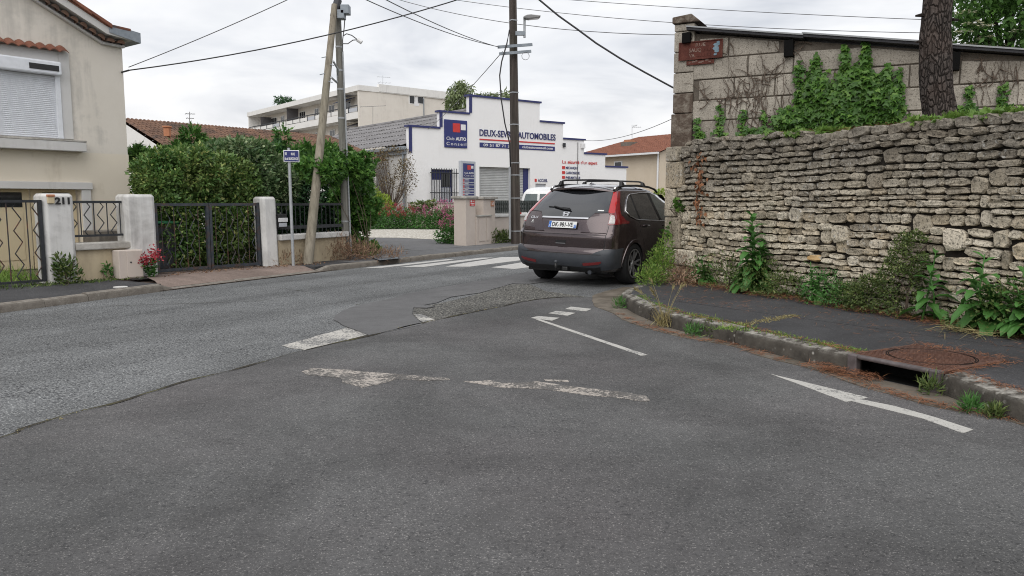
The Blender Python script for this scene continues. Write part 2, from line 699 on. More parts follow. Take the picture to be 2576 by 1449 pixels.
def render_wall(name, c1, c2, stain, s_lo=.5, s_hi=.72, streak=True, bump=.25):
    """rendered masonry with soft damp stains and vertical runs"""
    t = NT(name)
    c = t.ramp(t.noise(1.3, 6, .6), [(.3, c1), (.7, c2)])
    st = t.noise(.8, 7, .68, .6)
    if streak:
        v = t.mapped((5.0, 5.0, .45))
        st = t.math('ADD', t.math('MULTIPLY', st, .62), t.math('MULTIPLY', t.noise(1.0, 5, .65, 0, v), .38))
    c = t.mix(t.ramp(st, [(s_lo, 0.0), (s_hi, .85)]), c, stain)
    t.bump(t.noise(70, 5, .65), bump, .006)
    return t.done(c, .92, 0, .2)


m_house = render_wall('stained_house_render', (.645, .60, .53), (.70, .655, .59), (.37, .355, .325), .47, .66)
m_house_low = render_wall('cream_house_render', (.68, .615, .505), (.72, .655, .55), (.38, .32, .24), .56, .8)
m_trim = render_wall('pale_trim', (.55, .54, .52), (.62, .61, .60), (.36, .34, .31), .55, .8, True, .1)
m_post = render_wall('white_post_render', (.60, .59, .57), (.72, .715, .70), (.16, .15, .138), .49, .70)
m_lowwall = render_wall('cream_wall_render', (.47, .39, .265), (.55, .465, .33), (.25, .20, .14), .5, .74)
m_coping = mottled('weathered_coping', (.36, .34, .31), (.55, .53, .49), 5, .92, .5, 40, .01, grime=(.16, .15, .13))
m_coping_w = mottled('white_coping', (.55, .54, .52), (.66, .65, .63), 5, .9, .4, 40, .008, grime=(.30, .29, .27), gscale=2.5)
m_white = render_wall('white_garage_wall', (.82, .815, .815), (.85, .845, .845), (.72, .705, .69), .55, .8, True, .05)
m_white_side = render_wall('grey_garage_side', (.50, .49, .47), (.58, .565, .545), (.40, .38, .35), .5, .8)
m_beige = render_wall('beige_pillar_render', (.52, .455, .405), (.58, .51, .455), (.37, .31, .265), .54, .8)
m_apt = render_wall('apartment_render', (.68, .635, .575), (.72, .68, .62), (.5, .47, .43), .5, .85, True, .02)
m_apt_w = render_wall('apartment_white', (.74, .73, .71), (.78, .77, .75), (.5, .49, .47), .5, .85, True, .02)
m_farhouse = render_wall('far_house_render', (.60, .515, .405), (.645, .56, .45), (.52, .44, .34), .5, .9, True, .02)
m_navy = plain('navy_blue', (.022, .028, .125), .45)
m_red = plain('sign_red', (.55, .035, .03), .45)
m_signwhite = plain('sign_white', (.74, .74, .75), .45)
m_signblue = plain('sign_blue', (.018, .026, .145), .4)
m_signgrey = plain('sign_grey', (.46, .48, .52), .45)
m_darkmetal = mottled('dark_painted_metal', (.016, .018, .022), (.035, .038, .042), 12, .55, .1, 80, .001, spec=.5)
m_gate = mottled('grey_blue_painted_metal', (.028, .035, .045), (.055, .065, .078), 10, .5, .1, 80, .001, grime=(.10, .05, .03), gscale=7, spec=.5)
m_rustbar = mottled('rusty_painted_bar', (.03, .032, .036), (.05, .05, .05), 14, .65, .2, 80, .001, grime=(.17, .065, .035), gscale=5)
m_galv = mottled('galvanised_steel', (.33, .345, .36), (.44, .455, .47), 20, .5, .05, 60, .001, metal=.3, spec=.5)
m_zinc = mottled('zinc_gutter', (.20, .23, .26), (.30, .33, .36), 8, .5, .05, 60, .001, metal=.2)
m_shutter = plain('white_pvc', (.70, .72, .76), .4)
m_shutter_grey = mottled('grey_steel_shutter', (.42, .43, .43), (.50, .51, .51), 3, .5, 0, metal=.1)
m_door = render_wall('cream_door_paint', (.56, .47, .31), (.60, .51, .35), (.42, .34, .22), .55, .85, True, .05)
m_glassdark = NT('dark_glass').done((.012, .014, .017), .06, 0, .6)
m_black = plain('black_plastic', (.014, .014, .015), .45)
m_void = NT('unlit_hole').done((.008, .008, .008), .95, 0, .1)
m_tile = mottled('red_roof_tile', (.16, .065, .043), (.27, .115, .073), 6, .85, .3, 50, .004, grime=(.16, .07, .05), gscale=2.5)
m_tile_old = mottled('old_brown_roof_tile', (.10, .062, .048), (.235, .135, .09), 2.2, .92, .4, 40, .008, grime=(.06, .05, .045), gscale=1.1)
m_terracotta = mottled('terracotta', (.40, .17, .09), (.5, .23, .13), 8, .85, .1)
m_fibro = mottled('fibre_cement_roof', (.17, .165, .17), (.27, .262, .265), 1.6, .95, .6, 25, .02, grime=(.11, .105, .10), gscale=2.0)
m_cable = plain('black_cable', (.03, .03, .032), .6)
m_cable_grey = plain('grey_cable', (.13, .13, .135), .6)

# ================================================================== ground, roads, pavements
def wig(pts, step=0.12, amp=0.02, closed=False, seed=0):
    """resample a line and roughen it"""
    pts = [Vector((p[0], p[1], 0)) for p in pts]
    if closed:
        pts = pts + [pts[0]]
    out = []
    for a, b in zip(pts[:-1], pts[1:]):
        n = max(1, int((b - a).length / step))
        for i in range(n):
            q = a.lerp(b, i / n)
            w = noise.noise_vector(Vector((q.x * 3.1 + seed, q.y * 3.1, seed * 1.7))) * amp + noise.noise_vector(Vector((q.x * 11 + seed, q.y * 11, 4))) * amp * .6
            out.append(Vector((q.x + w.x, q.y + w.y, 0)))
    if not closed:
        out.append(pts[-1])
    return out


def smooth_line(pts, n=6):
    """Catmull-Rom through the points"""
    P = [Vector((p[0], p[1], 0)) for p in pts]
    P = [P[0] * 2 - P[1]] + P + [P[-1] * 2 - P[-2]]
    out = []
    for i in range(1, len(P) - 2):
        a, b, c, d = P[i - 1:i + 3]
        for k in range(n):
            t = k / n
            out.append(0.5 * ((2 * b) + (c - a) * t + (2 * a - 5 * b + 4 * c - d) * t * t + (3 * b - a - 3 * c + d) * t ** 3))
    out.append(P[-2])
    return out


def offset_line(pts, d):
    out = []
    for i, p in enumerate(pts):
        t = (pts[min(i + 1, len(pts) - 1)] - pts[max(i - 1, 0)]).normalized()
        out.append(p + Vector((-t.y, t.x, 0)) * d)
    return out


def sheet_fill(name, poly, z, mat, kind='structure', parent=None, thick=0.0):
    bm = bmesh.new()
    vs_ = [bm.verts.new((p[0], p[1], z)) for p in poly]
    es = [bm.edges.new((vs_[i], vs_[(i + 1) % len(vs_)])) for i in range(len(vs_))]
    bmesh.ops.triangle_fill(bm, use_beauty=True, use_dissolve=False, edges=es)
    for f in bm.faces:
        if f.normal.z < 0:
            f.normal_flip()
    if thick:
        r = bmesh.ops.extrude_face_region(bm, geom=bm.faces[:])
        bmesh.ops.translate(bm, vec=(0, 0, -thick), verts=[q for q in r['geom'] if isinstance(q, bmesh.types.BMVert)])
        bmesh.ops.recalc_face_normals(bm, faces=bm.faces)
    me = bpy.data.meshes.new(name)
    bm.to_mesh(me)
    bm.free()
    o = put(name, me, mat, parent)
    if kind:
        o['kind'] = kind
    return o


PAVE_Z = 0.10       # left-hand pavement and yards
struct('ground', MB().sheet([(-1500, -300), (1500, -300), (1500, 2500), (-1500, 2500)], -0.03), m_earth)

# the kerb foot along the main road (left-hand side), from behind the viewer to far ahead
LK = smooth_line([(-13.5, -4.0), (-9.4, 3.6), (-7.4, 7.3), (-6.32, 9.5), (-5.30, 11.9), (-4.15, 14.15), (-2.95, 16.45), (-1.85, 18.4), (-.85, 20.15), (.32, 22.15), (2.0, 25.0), (7.5, 34.4), (30, 73)], 6)
struct('main_road', MB().sheet([(p.x, p.y) for p in LK] + [(60, 73), (60, -25), (-24, -25)], 0.0), m_main)

# newer, darker surface of the side street; its ragged joint runs across the picture
SEAM_PX = [(0, 1105), (60, 1082), (180, 1045), (300, 1015), (450, 968), (540, 945), (620, 925), (760, 885), (925, 848), (1060, 815), (1200, 785), (1340, 757), (1420, 749), (1485, 749), (1560, 742)]
SEAM = [G(*p) for p in SEAM_PX]
SEAM = [Vector((-8.2, -6, 0)), Vector((-4.6, 1.2, 0)), Vector((-3.45, 3.4, 0))] + SEAM
seam_line = wig(smooth_line(SEAM, 5), 0.06, 0.018, seed=3)
sheet_fill('side_street', seam_line + [Vector((9, 11.6, 0)), Vector((9, -6, 0))], 0.006, m_side, thick=0.004)
# the open joint: a dark crack with bits of moss
crack = MB()
off = offset_line(seam_line, 0.012)
n = len(seam_line)
a_, b_ = [], []
for i, p in enumerate(seam_line):
    w = .010 + .045 * max(0, noise.noise(Vector((p.x * 2.3, p.y * 2.3, 9))) + .25)
    t = (seam_line[min(i + 1, n - 1)] - seam_line[max(i - 1, 0)]).normalized()
    nn = Vector((-t.y, t.x, 0))
    a_.append(p - nn * w * .2)
    b_.append(p + nn * w)
crack.add([(q.x, q.y, .0105) for q in a_] + [(q.x, q.y, .0105) for q in b_], [(i, i + 1, i + 1 + n, i + n) for i in range(n - 1)])
m_crack = mottled('crack_dirt', (.018, .016, .013), (.05, .043, .03), 12, .97, .4, 60, .005, grime=(.09, .085, .03), gscale=3)
struct('road_crack', crack, m_crack)


def q1(cx, cy):
    return G(638.9 + .3968 * cx, 638.9 + .3968 * cy)


def q2(cx, cy):
    return G(894.5 + .1984 * cx, 543 + .1984 * cy)


patch_poly = [q1(*p) for p in [(505, 420), (520, 390), (560, 365), (620, 342), (700, 320), (880, 285), (960, 257), (1230, 207), (1500, 162), (1730, 116), (2000, 100), (2300, 112), (2330, 150), (2100, 165), (1900, 172), (1750, 192), (1640, 190), (1430, 250), (1250, 275), (1160, 312), (1060, 330), (1012, 345), (1005, 385), (1050, 430), (1068, 452), (900, 488), (732, 521), (590, 466)]]
sheet_fill('road_patch', wig(patch_poly, .08, .012, True, 5), 0.0105, m_patch, thick=.006)
crumble_poly = [q1(*p) for p in [(1012, 347), (1140, 320), (1300, 288), (1430, 252), (1640, 192), (1750, 194), (1850, 238), (2100, 272), (1900, 290), (1700, 302), (1500, 352), (1300, 392), (1160, 424), (1085, 444), (1050, 428), (1008, 386)]]
sheet_fill('road_patch', wig(crumble_poly, .07, .02, True, 8), 0.0045, m_crumble)
lifted = [q1(*p) for p in [(1015, 345), (1060, 332), (1145, 340), (1095, 350)]]
sheet_fill('road_patch', wig(lifted, .03, .006, True, 2), 0.02, m_patch, thick=.012)

# fine cracks in the coarse surface
for k, pts in enumerate([[(-1440, 420), (-900, 330), (0, 302), (60, 295), (180, 272), (290, 262), (400, 245), (560, 207), (880, 165), (1200, 120)],
                         [(140, 225), (200, 222), (300, 235), (395, 248)], [(640, 325), (760, 308), (905, 280)], [(1290, 390), (1380, 372), (1500, 352), (1620, 330)]]):
    ln = wig([q1(*p) for p in pts], .05, .03, seed=20 + k)
    mb = MB()
    m = len(ln)
    A, B = [], []
    for i, p in enumerate(ln):
        w = .003 + .011 * max(0, noise.noise(Vector((p.x * 3, p.y * 3, k))) + .2)
        A.append((p.x, p.y - w, .005 if k < 3 else .012))
        B.append((p.x, p.y + w, .005 if k < 3 else .012))
    mb.add(A + B, [(i, i + 1, i + 1 + m, i + m) for i in range(m - 1)])
    struct('road_crack', mb, m_crack)


def marking(px, z, mat, conv=G, amp=.006, step=.05, seed=1):
    return sheet_fill('road_marking', wig([conv(*p) for p in px], step, amp, True, seed), z, mat, thick=.0028)


marking([(1940, 943.7), (2041, 968), (2183.5, 1002.6), (2165, 1007), (2250, 1024), (2350, 1052), (2448, 1084), (2424, 1093), (2318, 1055), (2230, 1033), (2141.8, 1011.6), (2126.8, 1013.5), (2041, 981)], .0095, m_paint, amp=.005)
marking([(1347, 805), (1359, 805), (1629, 895), (1613, 897)], .0095, m_paint, amp=.003)
marking([(1335, 802), (1353, 797), (1407, 801.6), (1389, 808.7)], .0112, m_paint, amp=.003)
marking([(1868, 380), (1915, 365), (2038, 378), (1990, 395)], .0095, m_paint, conv=q1, amp=.003)
marking([(1975, 352), (2010, 338), (2140, 352), (2105, 368)], .0095, m_paint, conv=q1, amp=.003)
marking([(706, 871), (780, 851), (873, 825.4), (925, 842), (850, 861), (770, 882)], .0055, m_paint_old, amp=.03, step=.04)
marking([(1040, 792), (1060, 792), (1095, 807.5), (1069, 814), (1055, 809)], .0095, m_paint_old, amp=.02, step=.04)
marking([(305, 750), (370, 728), (560, 740), (880, 765), (1230, 795), (1240, 805), (1100, 810), (900, 800), (800, 830), (680, 855), (570, 820), (560, 795), (420, 780), (330, 775)], .0092, m_scrape, q1, .022, .03, 4)
marking([(1330, 812), (1410, 812), (1490, 805), (1560, 822), (1740, 822), (1780, 812), (1990, 845), (2180, 865), (2480, 905), (2515, 935), (2490, 945), (2300, 920), (1980, 885), (1800, 862), (1550, 850), (1400, 825)], .0092, m_scrape, q1, .018, .03, 6)
marking([(1840, 803), (1990, 805), (1995, 815), (1850, 812)], .0092, m_scrape, q1, .012, .03, 7)
# pedestrian crossing: bars that lie along the road
for k, pts in enumerate([[(90, 665), (330, 660), (1250, 557), (1180, 550)], [(570, 650), (870, 648), (1750, 532), (1600, 532)], [(1140, 645), (1450, 645), (2250, 545), (2170, 520), (1850, 525), (1270, 618)],
                         [(1720, 655), (2020, 675), (2760, 588), (2560, 560), (2180, 580)], [(2440, 712), (2740, 735), (3400, 640), (3180, 615)], [(3230, 780), (3600, 805), (4150, 690), (3950, 668)]]):
    marking(pts, .0045 if k < 4 else .0145, m_paint_pale, q2, .008, .12, 30 + k)

# ---- left-hand pavement, kerb stones, crossover
lk_in = offset_line(LK, 0.15)      # back of the kerb


def lk_at(px):
    """parameter along the left kerb line nearest to picture column px"""
    best, bi = 1e9, 0
    for i in range(len(LK) - 1):
        for t in (0, .25, .5, .75):
            p = LK[i].lerp(LK[i + 1], t)
            if p.y < 2:
                continue
            x = 1288 + FOC * p.x / (p.y * math.cos(PITCH) + CAM_H * math.sin(PITCH))
            if abs(x - px) < best:
                best, bi = abs(x - px), i + t
    return bi


def on(line, s):
    i = min(int(s), len(line) - 2)
    return line[i].lerp(line[i + 1], s - i)


FENCE_A = G(150, 710, PAVE_Z)
FENCE_B = G(680, 669, PAVE_Z)
FA = Frame(FENCE_A, FENCE_B)
pv = [lk_in[i] for i in range(len(lk_in)) if lk_in[i].y < 60]
back = [p + Vector((-.86, .5, 0)) * 2.4 for p in pv]
s_cross0, s_cross1 = lk_at(415), lk_at(800)
back_f = [p + Vector((-.86, .5, 0)) * 2.4 for p in lk_in]
SP, SP2 = MB(), MB()
m_ = len(pv)
ss_all = sorted([float(i) for i in range(m_)] + [s_cross0 + .1, s_cross1 + .1])
for s0_, s1_ in zip(ss_all[:-1], ss_all[1:]):
    if s_cross0 + .05 < (s0_ + s1_) / 2 < s_cross1 + .1:
        continue
    (SP if s0_ < s_cross1 + 3 else SP2).add([(*on(l_, s_).xy, PAVE_Z) for l_, s_ in ((lk_in, s0_), (lk_in, s1_), (back_f, s1_), (back_f, s0_))], [(0, 1, 2, 3)])
struct('pavement', SP, m_pave)
fill = [on(LK, s_cross0 - .3 + (s_cross1 - s_cross0 + 1.5) * k / 20) for k in range(21)]
struct('crossover_base', MB().add([(p.x, p.y, .018) for p in fill] + [(p.x - .86 * 2.4, p.y + 1.2, .018) for p in fill], [(i, i + 1, i + 22, i + 21) for i in range(20)]), m_redpave)
struct('pavement', SP2, m_drive)
skirt = MB()
for s0_, s1_ in zip(ss_all[:-1], ss_all[1:]):
    if s_cross0 + .05 < (s0_ + s1_) / 2 < s_cross1 + .1:
        continue
    a_, b_ = on(lk_in, s0_), on(lk_in, s1_)
    skirt.add([(a_.x, a_.y, -.02), (b_.x, b_.y, -.02), (b_.x, b_.y, PAVE_Z - .002), (a_.x, a_.y, PAVE_Z - .002)], [(0, 1, 2, 3)])
for s_ in (s_cross0 + .1, s_cross1 + .1):
    a_, b_ = on(lk_in, s_), on(back_f, s_)
    skirt.add([(a_.x, a_.y, -.02), (b_.x, b_.y, -.02), (b_.x, b_.y, PAVE_Z - .002), (a_.x, a_.y, PAVE_Z - .002)], [(0, 1, 2, 3)])
struct('pavement_edge', skirt, m_pave)
yard = [p + Vector((-.86, .5, 0)) * 2.3 for p in pv]
struct('yard', MB().add([(p.x, p.y, PAVE_Z - .006) for p in yard] + [(p.x - 80, p.y + 46, PAVE_Z - .006) for p in yard], [(i, i + 1, i + 1 + m_, i + m_) for i in range(m_ - 1)]), m_earth)

KERB = tag(bpy.data.objects.new('kerb', None), kind='structure')
COL.objects.link(KERB)


def kerb_run(line, s0, s1, count, h, depth, mat, parent, side=1, h1=None, top_slope=.012):
    """a row of separate kerb stones along a line"""
    h1 = h if h1 is None else h1
    for k in range(count):
        mb = MB()
        ss = [s0 + (s1 - s0) * (k + t) / count for t in (.006, .25, .5, .75, .994)]
        rows = []
        jz = random.uniform(-.008, .008)
        for s_ in ss:
            p = on(line, s_)
            t = (on(line, s_ + .05) - on(line, s_ - .05)).normalized()
            nn = Vector((-t.y, t.x, 0)) * side
            hh = h + (h1 - h) * (s_ - s0) / (s1 - s0) + jz
            j = random.uniform(-.006, .006)
            rows.append([p + nn * j + Vector((0, 0, -.05)), p + nn * (j + .012) + Vector((0, 0, hh - .03)), p + nn * (.03 + j) + Vector((0, 0, hh - .004)),
                         p + nn * (depth - .015) + Vector((0, 0, hh + top_slope)), p + nn * depth + Vector((0, 0, hh + top_slope - .014)), p + nn * depth + Vector((0, 0, -.05))])
        vs_, w = [q for r_ in rows for q in r_], 6
        fs = [(i * w + j, i * w + j + 1, (i + 1) * w + j + 1, (i + 1) * w + j) for i in range(4) for j in range(w - 1)]
        fs += [tuple(range(w)), tuple(range(5 * w - 1, 4 * w - 1, -1))]
        mb.add(vs_, fs)
        obj('kerb_stone', mb, mat, parent, smooth='auto')


kerb_run(LK, 6.0, s_cross0 - .1, 12, PAVE_Z - .004, .15, m_kerb2, KERB)
kerb_run(LK, s_cross0 - .1, s_cross0 + .35, 1, PAVE_Z - .004, .15, m_kerb2, KERB, h1=.03)
kerb_run(LK, s_cross0 + .35, s_cross1, 5, .028, .15, m_kerb2, KERB)
kerb_run(LK, s_cross1, s_cross1 + .8, 1, .03, .15, m_kerb2, KERB, h1=PAVE_Z - .004)
kerb_run(LK, s_cross1 + .8, len(LK) - 8.5, 24, PAVE_Z - .004, .15, m_kerb2, KERB)
# reddish crossover in front of the double gate
cr_f = [on(lk_in, s_cross0 + .1 + (s_cross1 + .1 - s_cross0) * i / 14) for i in range(15)]
mbc = MB()
ub0, ub1 = FA.ux(372, 690), FA.ux(700, 668)
cb = [FA.p(ub0 + (ub1 - ub0) * i / 14, -.3, 0) for i in range(15)]
rows = []
for j in range(5):
    for i in range(15):
        p = cr_f[i].lerp(cb[i], j / 4)
        rows.append((p.x, p.y, PAVE_Z + .006 if j else .034 + .0))
mbc.add(rows, [(j * 15 + i, j * 15 + i + 1, (j + 1) * 15 + i + 1, (j + 1) * 15 + i) for j in range(4) for i in range(14)])
struct('vehicle_crossover', mbc, m_redpave)

# driveway of the garage lot and its pale gravel
lot = [G(930, 640, PAVE_Z), G(1160, 622, PAVE_Z), G(1175, 614, PAVE_Z), G(1112, 602, PAVE_Z), G(1000, 597, PAVE_Z), G(905, 597, PAVE_Z), G(850, 610, PAVE_Z)]
sheet_fill('driveway', lot, PAVE_Z + .004, m_drive)
grv = [G(1118, 604, PAVE_Z), G(1000, 598.5, PAVE_Z), G(890, 598, PAVE_Z), Vector((-14, 37, 0)), Vector((-4.5, 40, 0)), Vector((-2.4, 31, 0))]
sheet_fill('gravel_forecourt', wig(grv, .3, .08, True, 3), PAVE_Z + .009, m_gravel)
ln = offset_line([on(LK, lk_at(925)), on(LK, lk_at(1100)), on(LK, lk_at(1180))], 1.75)
sheet_fill('pavement_joint', wig(ln, .1, .04) + list(reversed(wig([p + Vector((.0, .07, 0)) for p in ln], .1, .04, seed=4))), PAVE_Z + .009, m_crack)

# ---- right-hand corner: pavement, old kerb stones, concrete gutter
WALL_A, WALL_B = Vector((2.50, 12.5, 0)), Vector((6.38, 3.29, 0))      # foot of the stone wall
FW = Frame(WALL_A, WALL_B)                                        # d points to the street
if FW.n.x > 0:
    FW = Frame(WALL_A, WALL_B, True)
RK_PX = [(1568, 774), (1600, 793), (1641, 811), (1697, 831), (1755, 845), (1813, 859), (1899, 882), (2015, 912), (2067, 925), (2131, 942), (2245, 966), (2363, 994), (2453, 1030), (2522, 1053)]
RK_G = [G(*p) for p in RK_PX]
nose = [Vector((2.42, 12.4, 0)), Vector((2.02, 11.6, 0)), Vector((1.60, 10.75, 0)), Vector((1.42, 10.1, 0))]
RK = smooth_line(nose + RK_G + [Vector((3.35, 4.0, 0)), Vector((3.9, 2.2, 0)), Vector((4.6, -1, 0)), Vector((5.2, -5, 0))], 5)
pr = offset_line(RK, .14)
pw = [FW.p(FW.len + 9, -.1, 0), FW.p(FW.len, -.1, 0), FW.p(0, -.1, 0)]
RP_Z = .155
sheet_fill('pavement', pr + pw, RP_Z, m_pave)
# gutter strip outside the kerb
gut_px = [(1490, 752), (1497, 772), (1530, 785), (1590, 815), (1654, 834), (1727, 853), (1835, 871), (1899, 894), (2062, 937), (2140, 967), (2243, 997), (2340, 1024), (2453, 1045), (2540, 1062)]
gg = [Vector((1.75, 12.2, 0)), Vector((1.25, 11.35, 0))] + [G(*p) for p in gut_px] + [Vector((3.2, 4.0, 0))]
rk_cut = [p for p in RK if 4.0 <= p.y <= 12.5]
sheet_fill('gutter', wig(smooth_line(gg, 3), .1, .02, seed=6) + list(reversed(rk_cut)), .0125, m_gutter, thick=.012)


def rk_y(y):
    for i in range(len(RK) - 1):
        if (RK[i].y - y) * (RK[i + 1].y - y) <= 0:
            return i + (RK[i].y - y) / (RK[i].y - RK[i + 1].y)
    return 0


KERB2 = tag(bpy.data.objects.new('kerb', None), kind='structure')
COL.objects.link(KERB2)
s_dl, s_dr = rk_y(G(2131, 942).y), rk_y(G(2363, 994).y)
DRAIN_L, DRAIN_R = on(RK, s_dl), on(RK, s_dr)
s_n = rk_y(9.9)
kerb_run(RK, .5, s_n, 3, RP_Z - .002, .15, m_kerb, KERB2)
kerb_run(RK, s_n, s_dl, 5, RP_Z - .002, .17, m_kerb, KERB2)
kerb_run(RK, s_dr, len(RK) - 12, 3, RP_Z + .004, .19, m_kerb, KERB2)

# ---- cast iron street inlet let into the kerb
m_iron = NT('rusty_cast_iron')
_c = m_iron.ramp(m_iron.noise(6, 6, .65), [(.3, (.085, .042, .03)), (.7, (.15, .075, .052))])
_c = m_iron.mix(m_iron.ramp(m_iron.noise(1.7, 5), [(.5, 0.0), (.75, .6)]), _c, (.075, .06, .055))
m_iron = m_iron.done(_c, .75, .2, .4)
m_ironedge = mottled('worn_iron_edge', (.10, .085, .085), (.19, .165, .165), 14, .5, .2, 60, .002, metal=.4)
INL = thing('street_drain', 'rusty cast iron street drain cover with a dark slot in the kerb', 'drain', (DRAIN_L.x, DRAIN_L.y, 0))
FD = Frame(DRAIN_L, DRAIN_R)
if FD.n.x > 0:
    FD = Frame(DRAIN_L, DRAIN_R, True)
Ld = FD.len
DEP = .86
top = RP_Z + .016
mb = MB()
mb.fbox(FD, 0, Ld, -DEP, -.05, top - .03, top)
lid = obj('cover_plate', mb, m_iron, INL, bevel=.008)
mb = MB()      # rolled front lip with the slot under it
mb.fbox(FD, 0, .085, -.05, .012, 0, top + .002)
mb.fbox(FD, Ld - .085, Ld, -.05, .012, 0, top + .002)
mb.fbox(FD, .085, Ld - .085, -.05, .012, top - .03, top + .002)
obj('front_lip', mb, m_ironedge, INL, bevel=.012)
mb = MB()
mb.fbox(FD, .02, Ld - .02, -DEP + .02, -.06, -.02, .012)
mb.fbox(FD, .02, Ld - .02, -.30, -.26, .012, top - .035)
obj('drain_pit', mb, m_void, INL)
mb = MB()      # tread bars and the round lid, each a few millimetres proud
cu_, cd_ = Ld / 2 + .02, -DEP / 2 - .03
for i in range(24):
    for j in range(17):
        u, d = .05 + i * (Ld - .1) / 23, -.08 - j * (DEP - .14) / 16
        if abs(math.hypot(u - cu_, d - cd_) - .31) < .022:
            continue
        if (i + j) % 2:
            mb.fbox(FD, u - .018, u + .018, d - .006, d + .006, top - .001, top + .004)
        else:
            mb.fbox(FD, u - .006, u + .006, d - .016, d + .016, top - .001, top + .004)
tr = obj('tread_pattern', mb, m_iron, lid)
tr['kind'] = 'stuff'
mb = MB()
N = 40
for r0, r1, z in ((.298, .306, .003), (.314, .322, .003)):
    vs_ = [FD.p(cu_ + math.cos(2 * math.pi * k / N) * r, cd_ + math.sin(2 * math.pi * k / N) * r, top + z) for r in (r0, r1) for k in range(N)]
    mb.add(vs_, [(k, (k + 1) % N, (k + 1) % N + N, k + N) for k in range(N)])
obj('lid_ring', mb, m_void, lid)

# small covers on the far pavement
gp = [G(935, 650, PAVE_Z), G(985, 646, PAVE_Z), G(1010, 652, PAVE_Z), G(955, 657, PAVE_Z)]
GR = thing('drain_grate', 'flat grey slatted drain grate in the pavement beside ivy', 'drain', tuple(gp[0]))
for k in range(9):
    t0, t1 = k / 9 + .015, k / 9 + .085
    mb = MB().add([gp[0].lerp(gp[3], t0), gp[1].lerp(gp[2], t0), gp[1].lerp(gp[2], t1), gp[0].lerp(gp[3], t1)], [(0, 1, 2, 3)])
    for i, v in enumerate(mb.v):
        mb.v[i] = (v[0], v[1], PAVE_Z + .02)
    obj('slat', mb, m_zinc, GR)
sheet_fill('grate_void', gp, PAVE_Z + .009, m_void, kind=None, parent=GR)  # black sheet under the slats stands in for the unlit gap below
c0 = G(303, 723, PAVE_Z)
mb = MB().add([(c0.x + math.cos(k * math.pi / 8) * .10, c0.y + math.sin(k * math.pi / 8) * .10, PAVE_Z + z) for z in (.0, .012) for k in range(16)],
              [tuple(range(16, 32))] + [(k, (k + 1) % 16, (k + 1) % 16 + 16, k + 16) for k in range(16)])
tag(obj('access_cover', mb, m_coping_w, None), 'small round white access cover set in the dark pavement', 'cover')

# ================================================================== left-hand house and its fence
def px2m(n, Y):
    return n * Y / FOC


def strip(fr, low, h0, h1, d0, d1, mb=None):
    """band that follows a polyline (u,z), between heights h0 and h1 above it"""
    mb = mb or MB()
    for (ua, za), (ub, zb) in zip(low[:-1], low[1:]):
        mb.hexa([fr.p(ua, d0, za + h0), fr.p(ub, d0, zb + h0), fr.p(ub, d1, zb + h0), fr.p(ua, d1, za + h0),
                 fr.p(ua, d0, za + h1), fr.p(ub, d0, zb + h1), fr.p(ub, d1, zb + h1), fr.p(ua, d1, za + h1)])
    return mb


FH = Frame(FA.p(0, -2.7, 0), FA.p(1, -2.7, 0))
HZ = PAVE_Z - .01
HOUSE = thing('house', 'stained beige rendered house with closed white roller shutter', 'house', tuple(FH.p(FH.ux(325, 560), 0, HZ)))
uR = FH.ux(322, 400)
V0, V1, V2 = FH.at(78, 0), FH.at(254, 112), FH.at(299, 121)
sl = (V0[1] - V1[1]) / (V1[0] - V0[0])
uAp = uR - 5.2
zAp = V1[1] + sl * (V1[0] - uAp)
verge = [(uAp, zAp), V1, (uR + .02, V2[1])]
low_split = FH.at(215, 384)[1]
wall_poly = [(uR - 10.4, low_split), (uR, low_split), (uR, V2[1]), V1, (uAp, zAp), (uR - 10.4, V2[1])]
mb = MB().fprism(FH, wall_poly, 0, -.3)
mb.fbox(FH, uR - .3, uR, -9, -.3, low_split, V2[1])
WALLP = obj('wall', mb, m_house, HOUSE)
# garage opening in the lower wall
dz1 = FH.at(150, 476)[1]
ud1 = FH.ux(208, 560)
ud0 = ud1 - 2.5
mb = MB()
mb.fbox(FH, ud1, uR + .015, .0, -.3, HZ, low_split)
mb.fbox(FH, uR - 10.4, ud0, .0, -.3, HZ, low_split)
mb.fbox(FH, ud0, ud1, .0, -.3, dz1, low_split)
mb.fbox(FH, uR - .3, uR + .015, -9, -.3, HZ, low_split)
LOWP = obj('lower_wall', mb, m_house_low, HOUSE)
mb = MB()
mb.fbox(FH, ud0 - .3, ud1 + .2, .003, .07, dz1, FH.at(150, 458)[1])
obj('lintel', mb, m_trim, HOUSE, bevel=.006)
mb = MB().fbox(FH, ud1, ud1 + .17, .003, .05, HZ, dz1)
obj('door_jamb', mb, m_trim, HOUSE, bevel=.006)
for k in range(3):
    u0, u1 = ud0 + .02 + k * .82, ud0 + .02 + k * .82 + .80
    dr = obj('door', MB().fbox(FH, u0, u1, -.18, -.13, HZ + .02, dz1), m_door, HOUSE, bevel=.008)
    z0, z1 = FH.at(80, 521, -.13)[1], FH.at(80, 484, -.13)[1]
    obj('pane', MB().fbox(FH, u0 + .2, u1 - .13, -.135, -.124, z0, z1), m_glassdark, dr)
    obj('door_rail', MB().fbox(FH, u0 + .2, u1 - .13, -.133, -.12, HZ + .2, z0 - .1), m_door, dr, bevel=.006)
    if k == 2:
        obj('handle', MB().fbox(FH, u0 + .05, u0 + .09, -.13, -.06, .72, .86), m_darkmetal, dr)
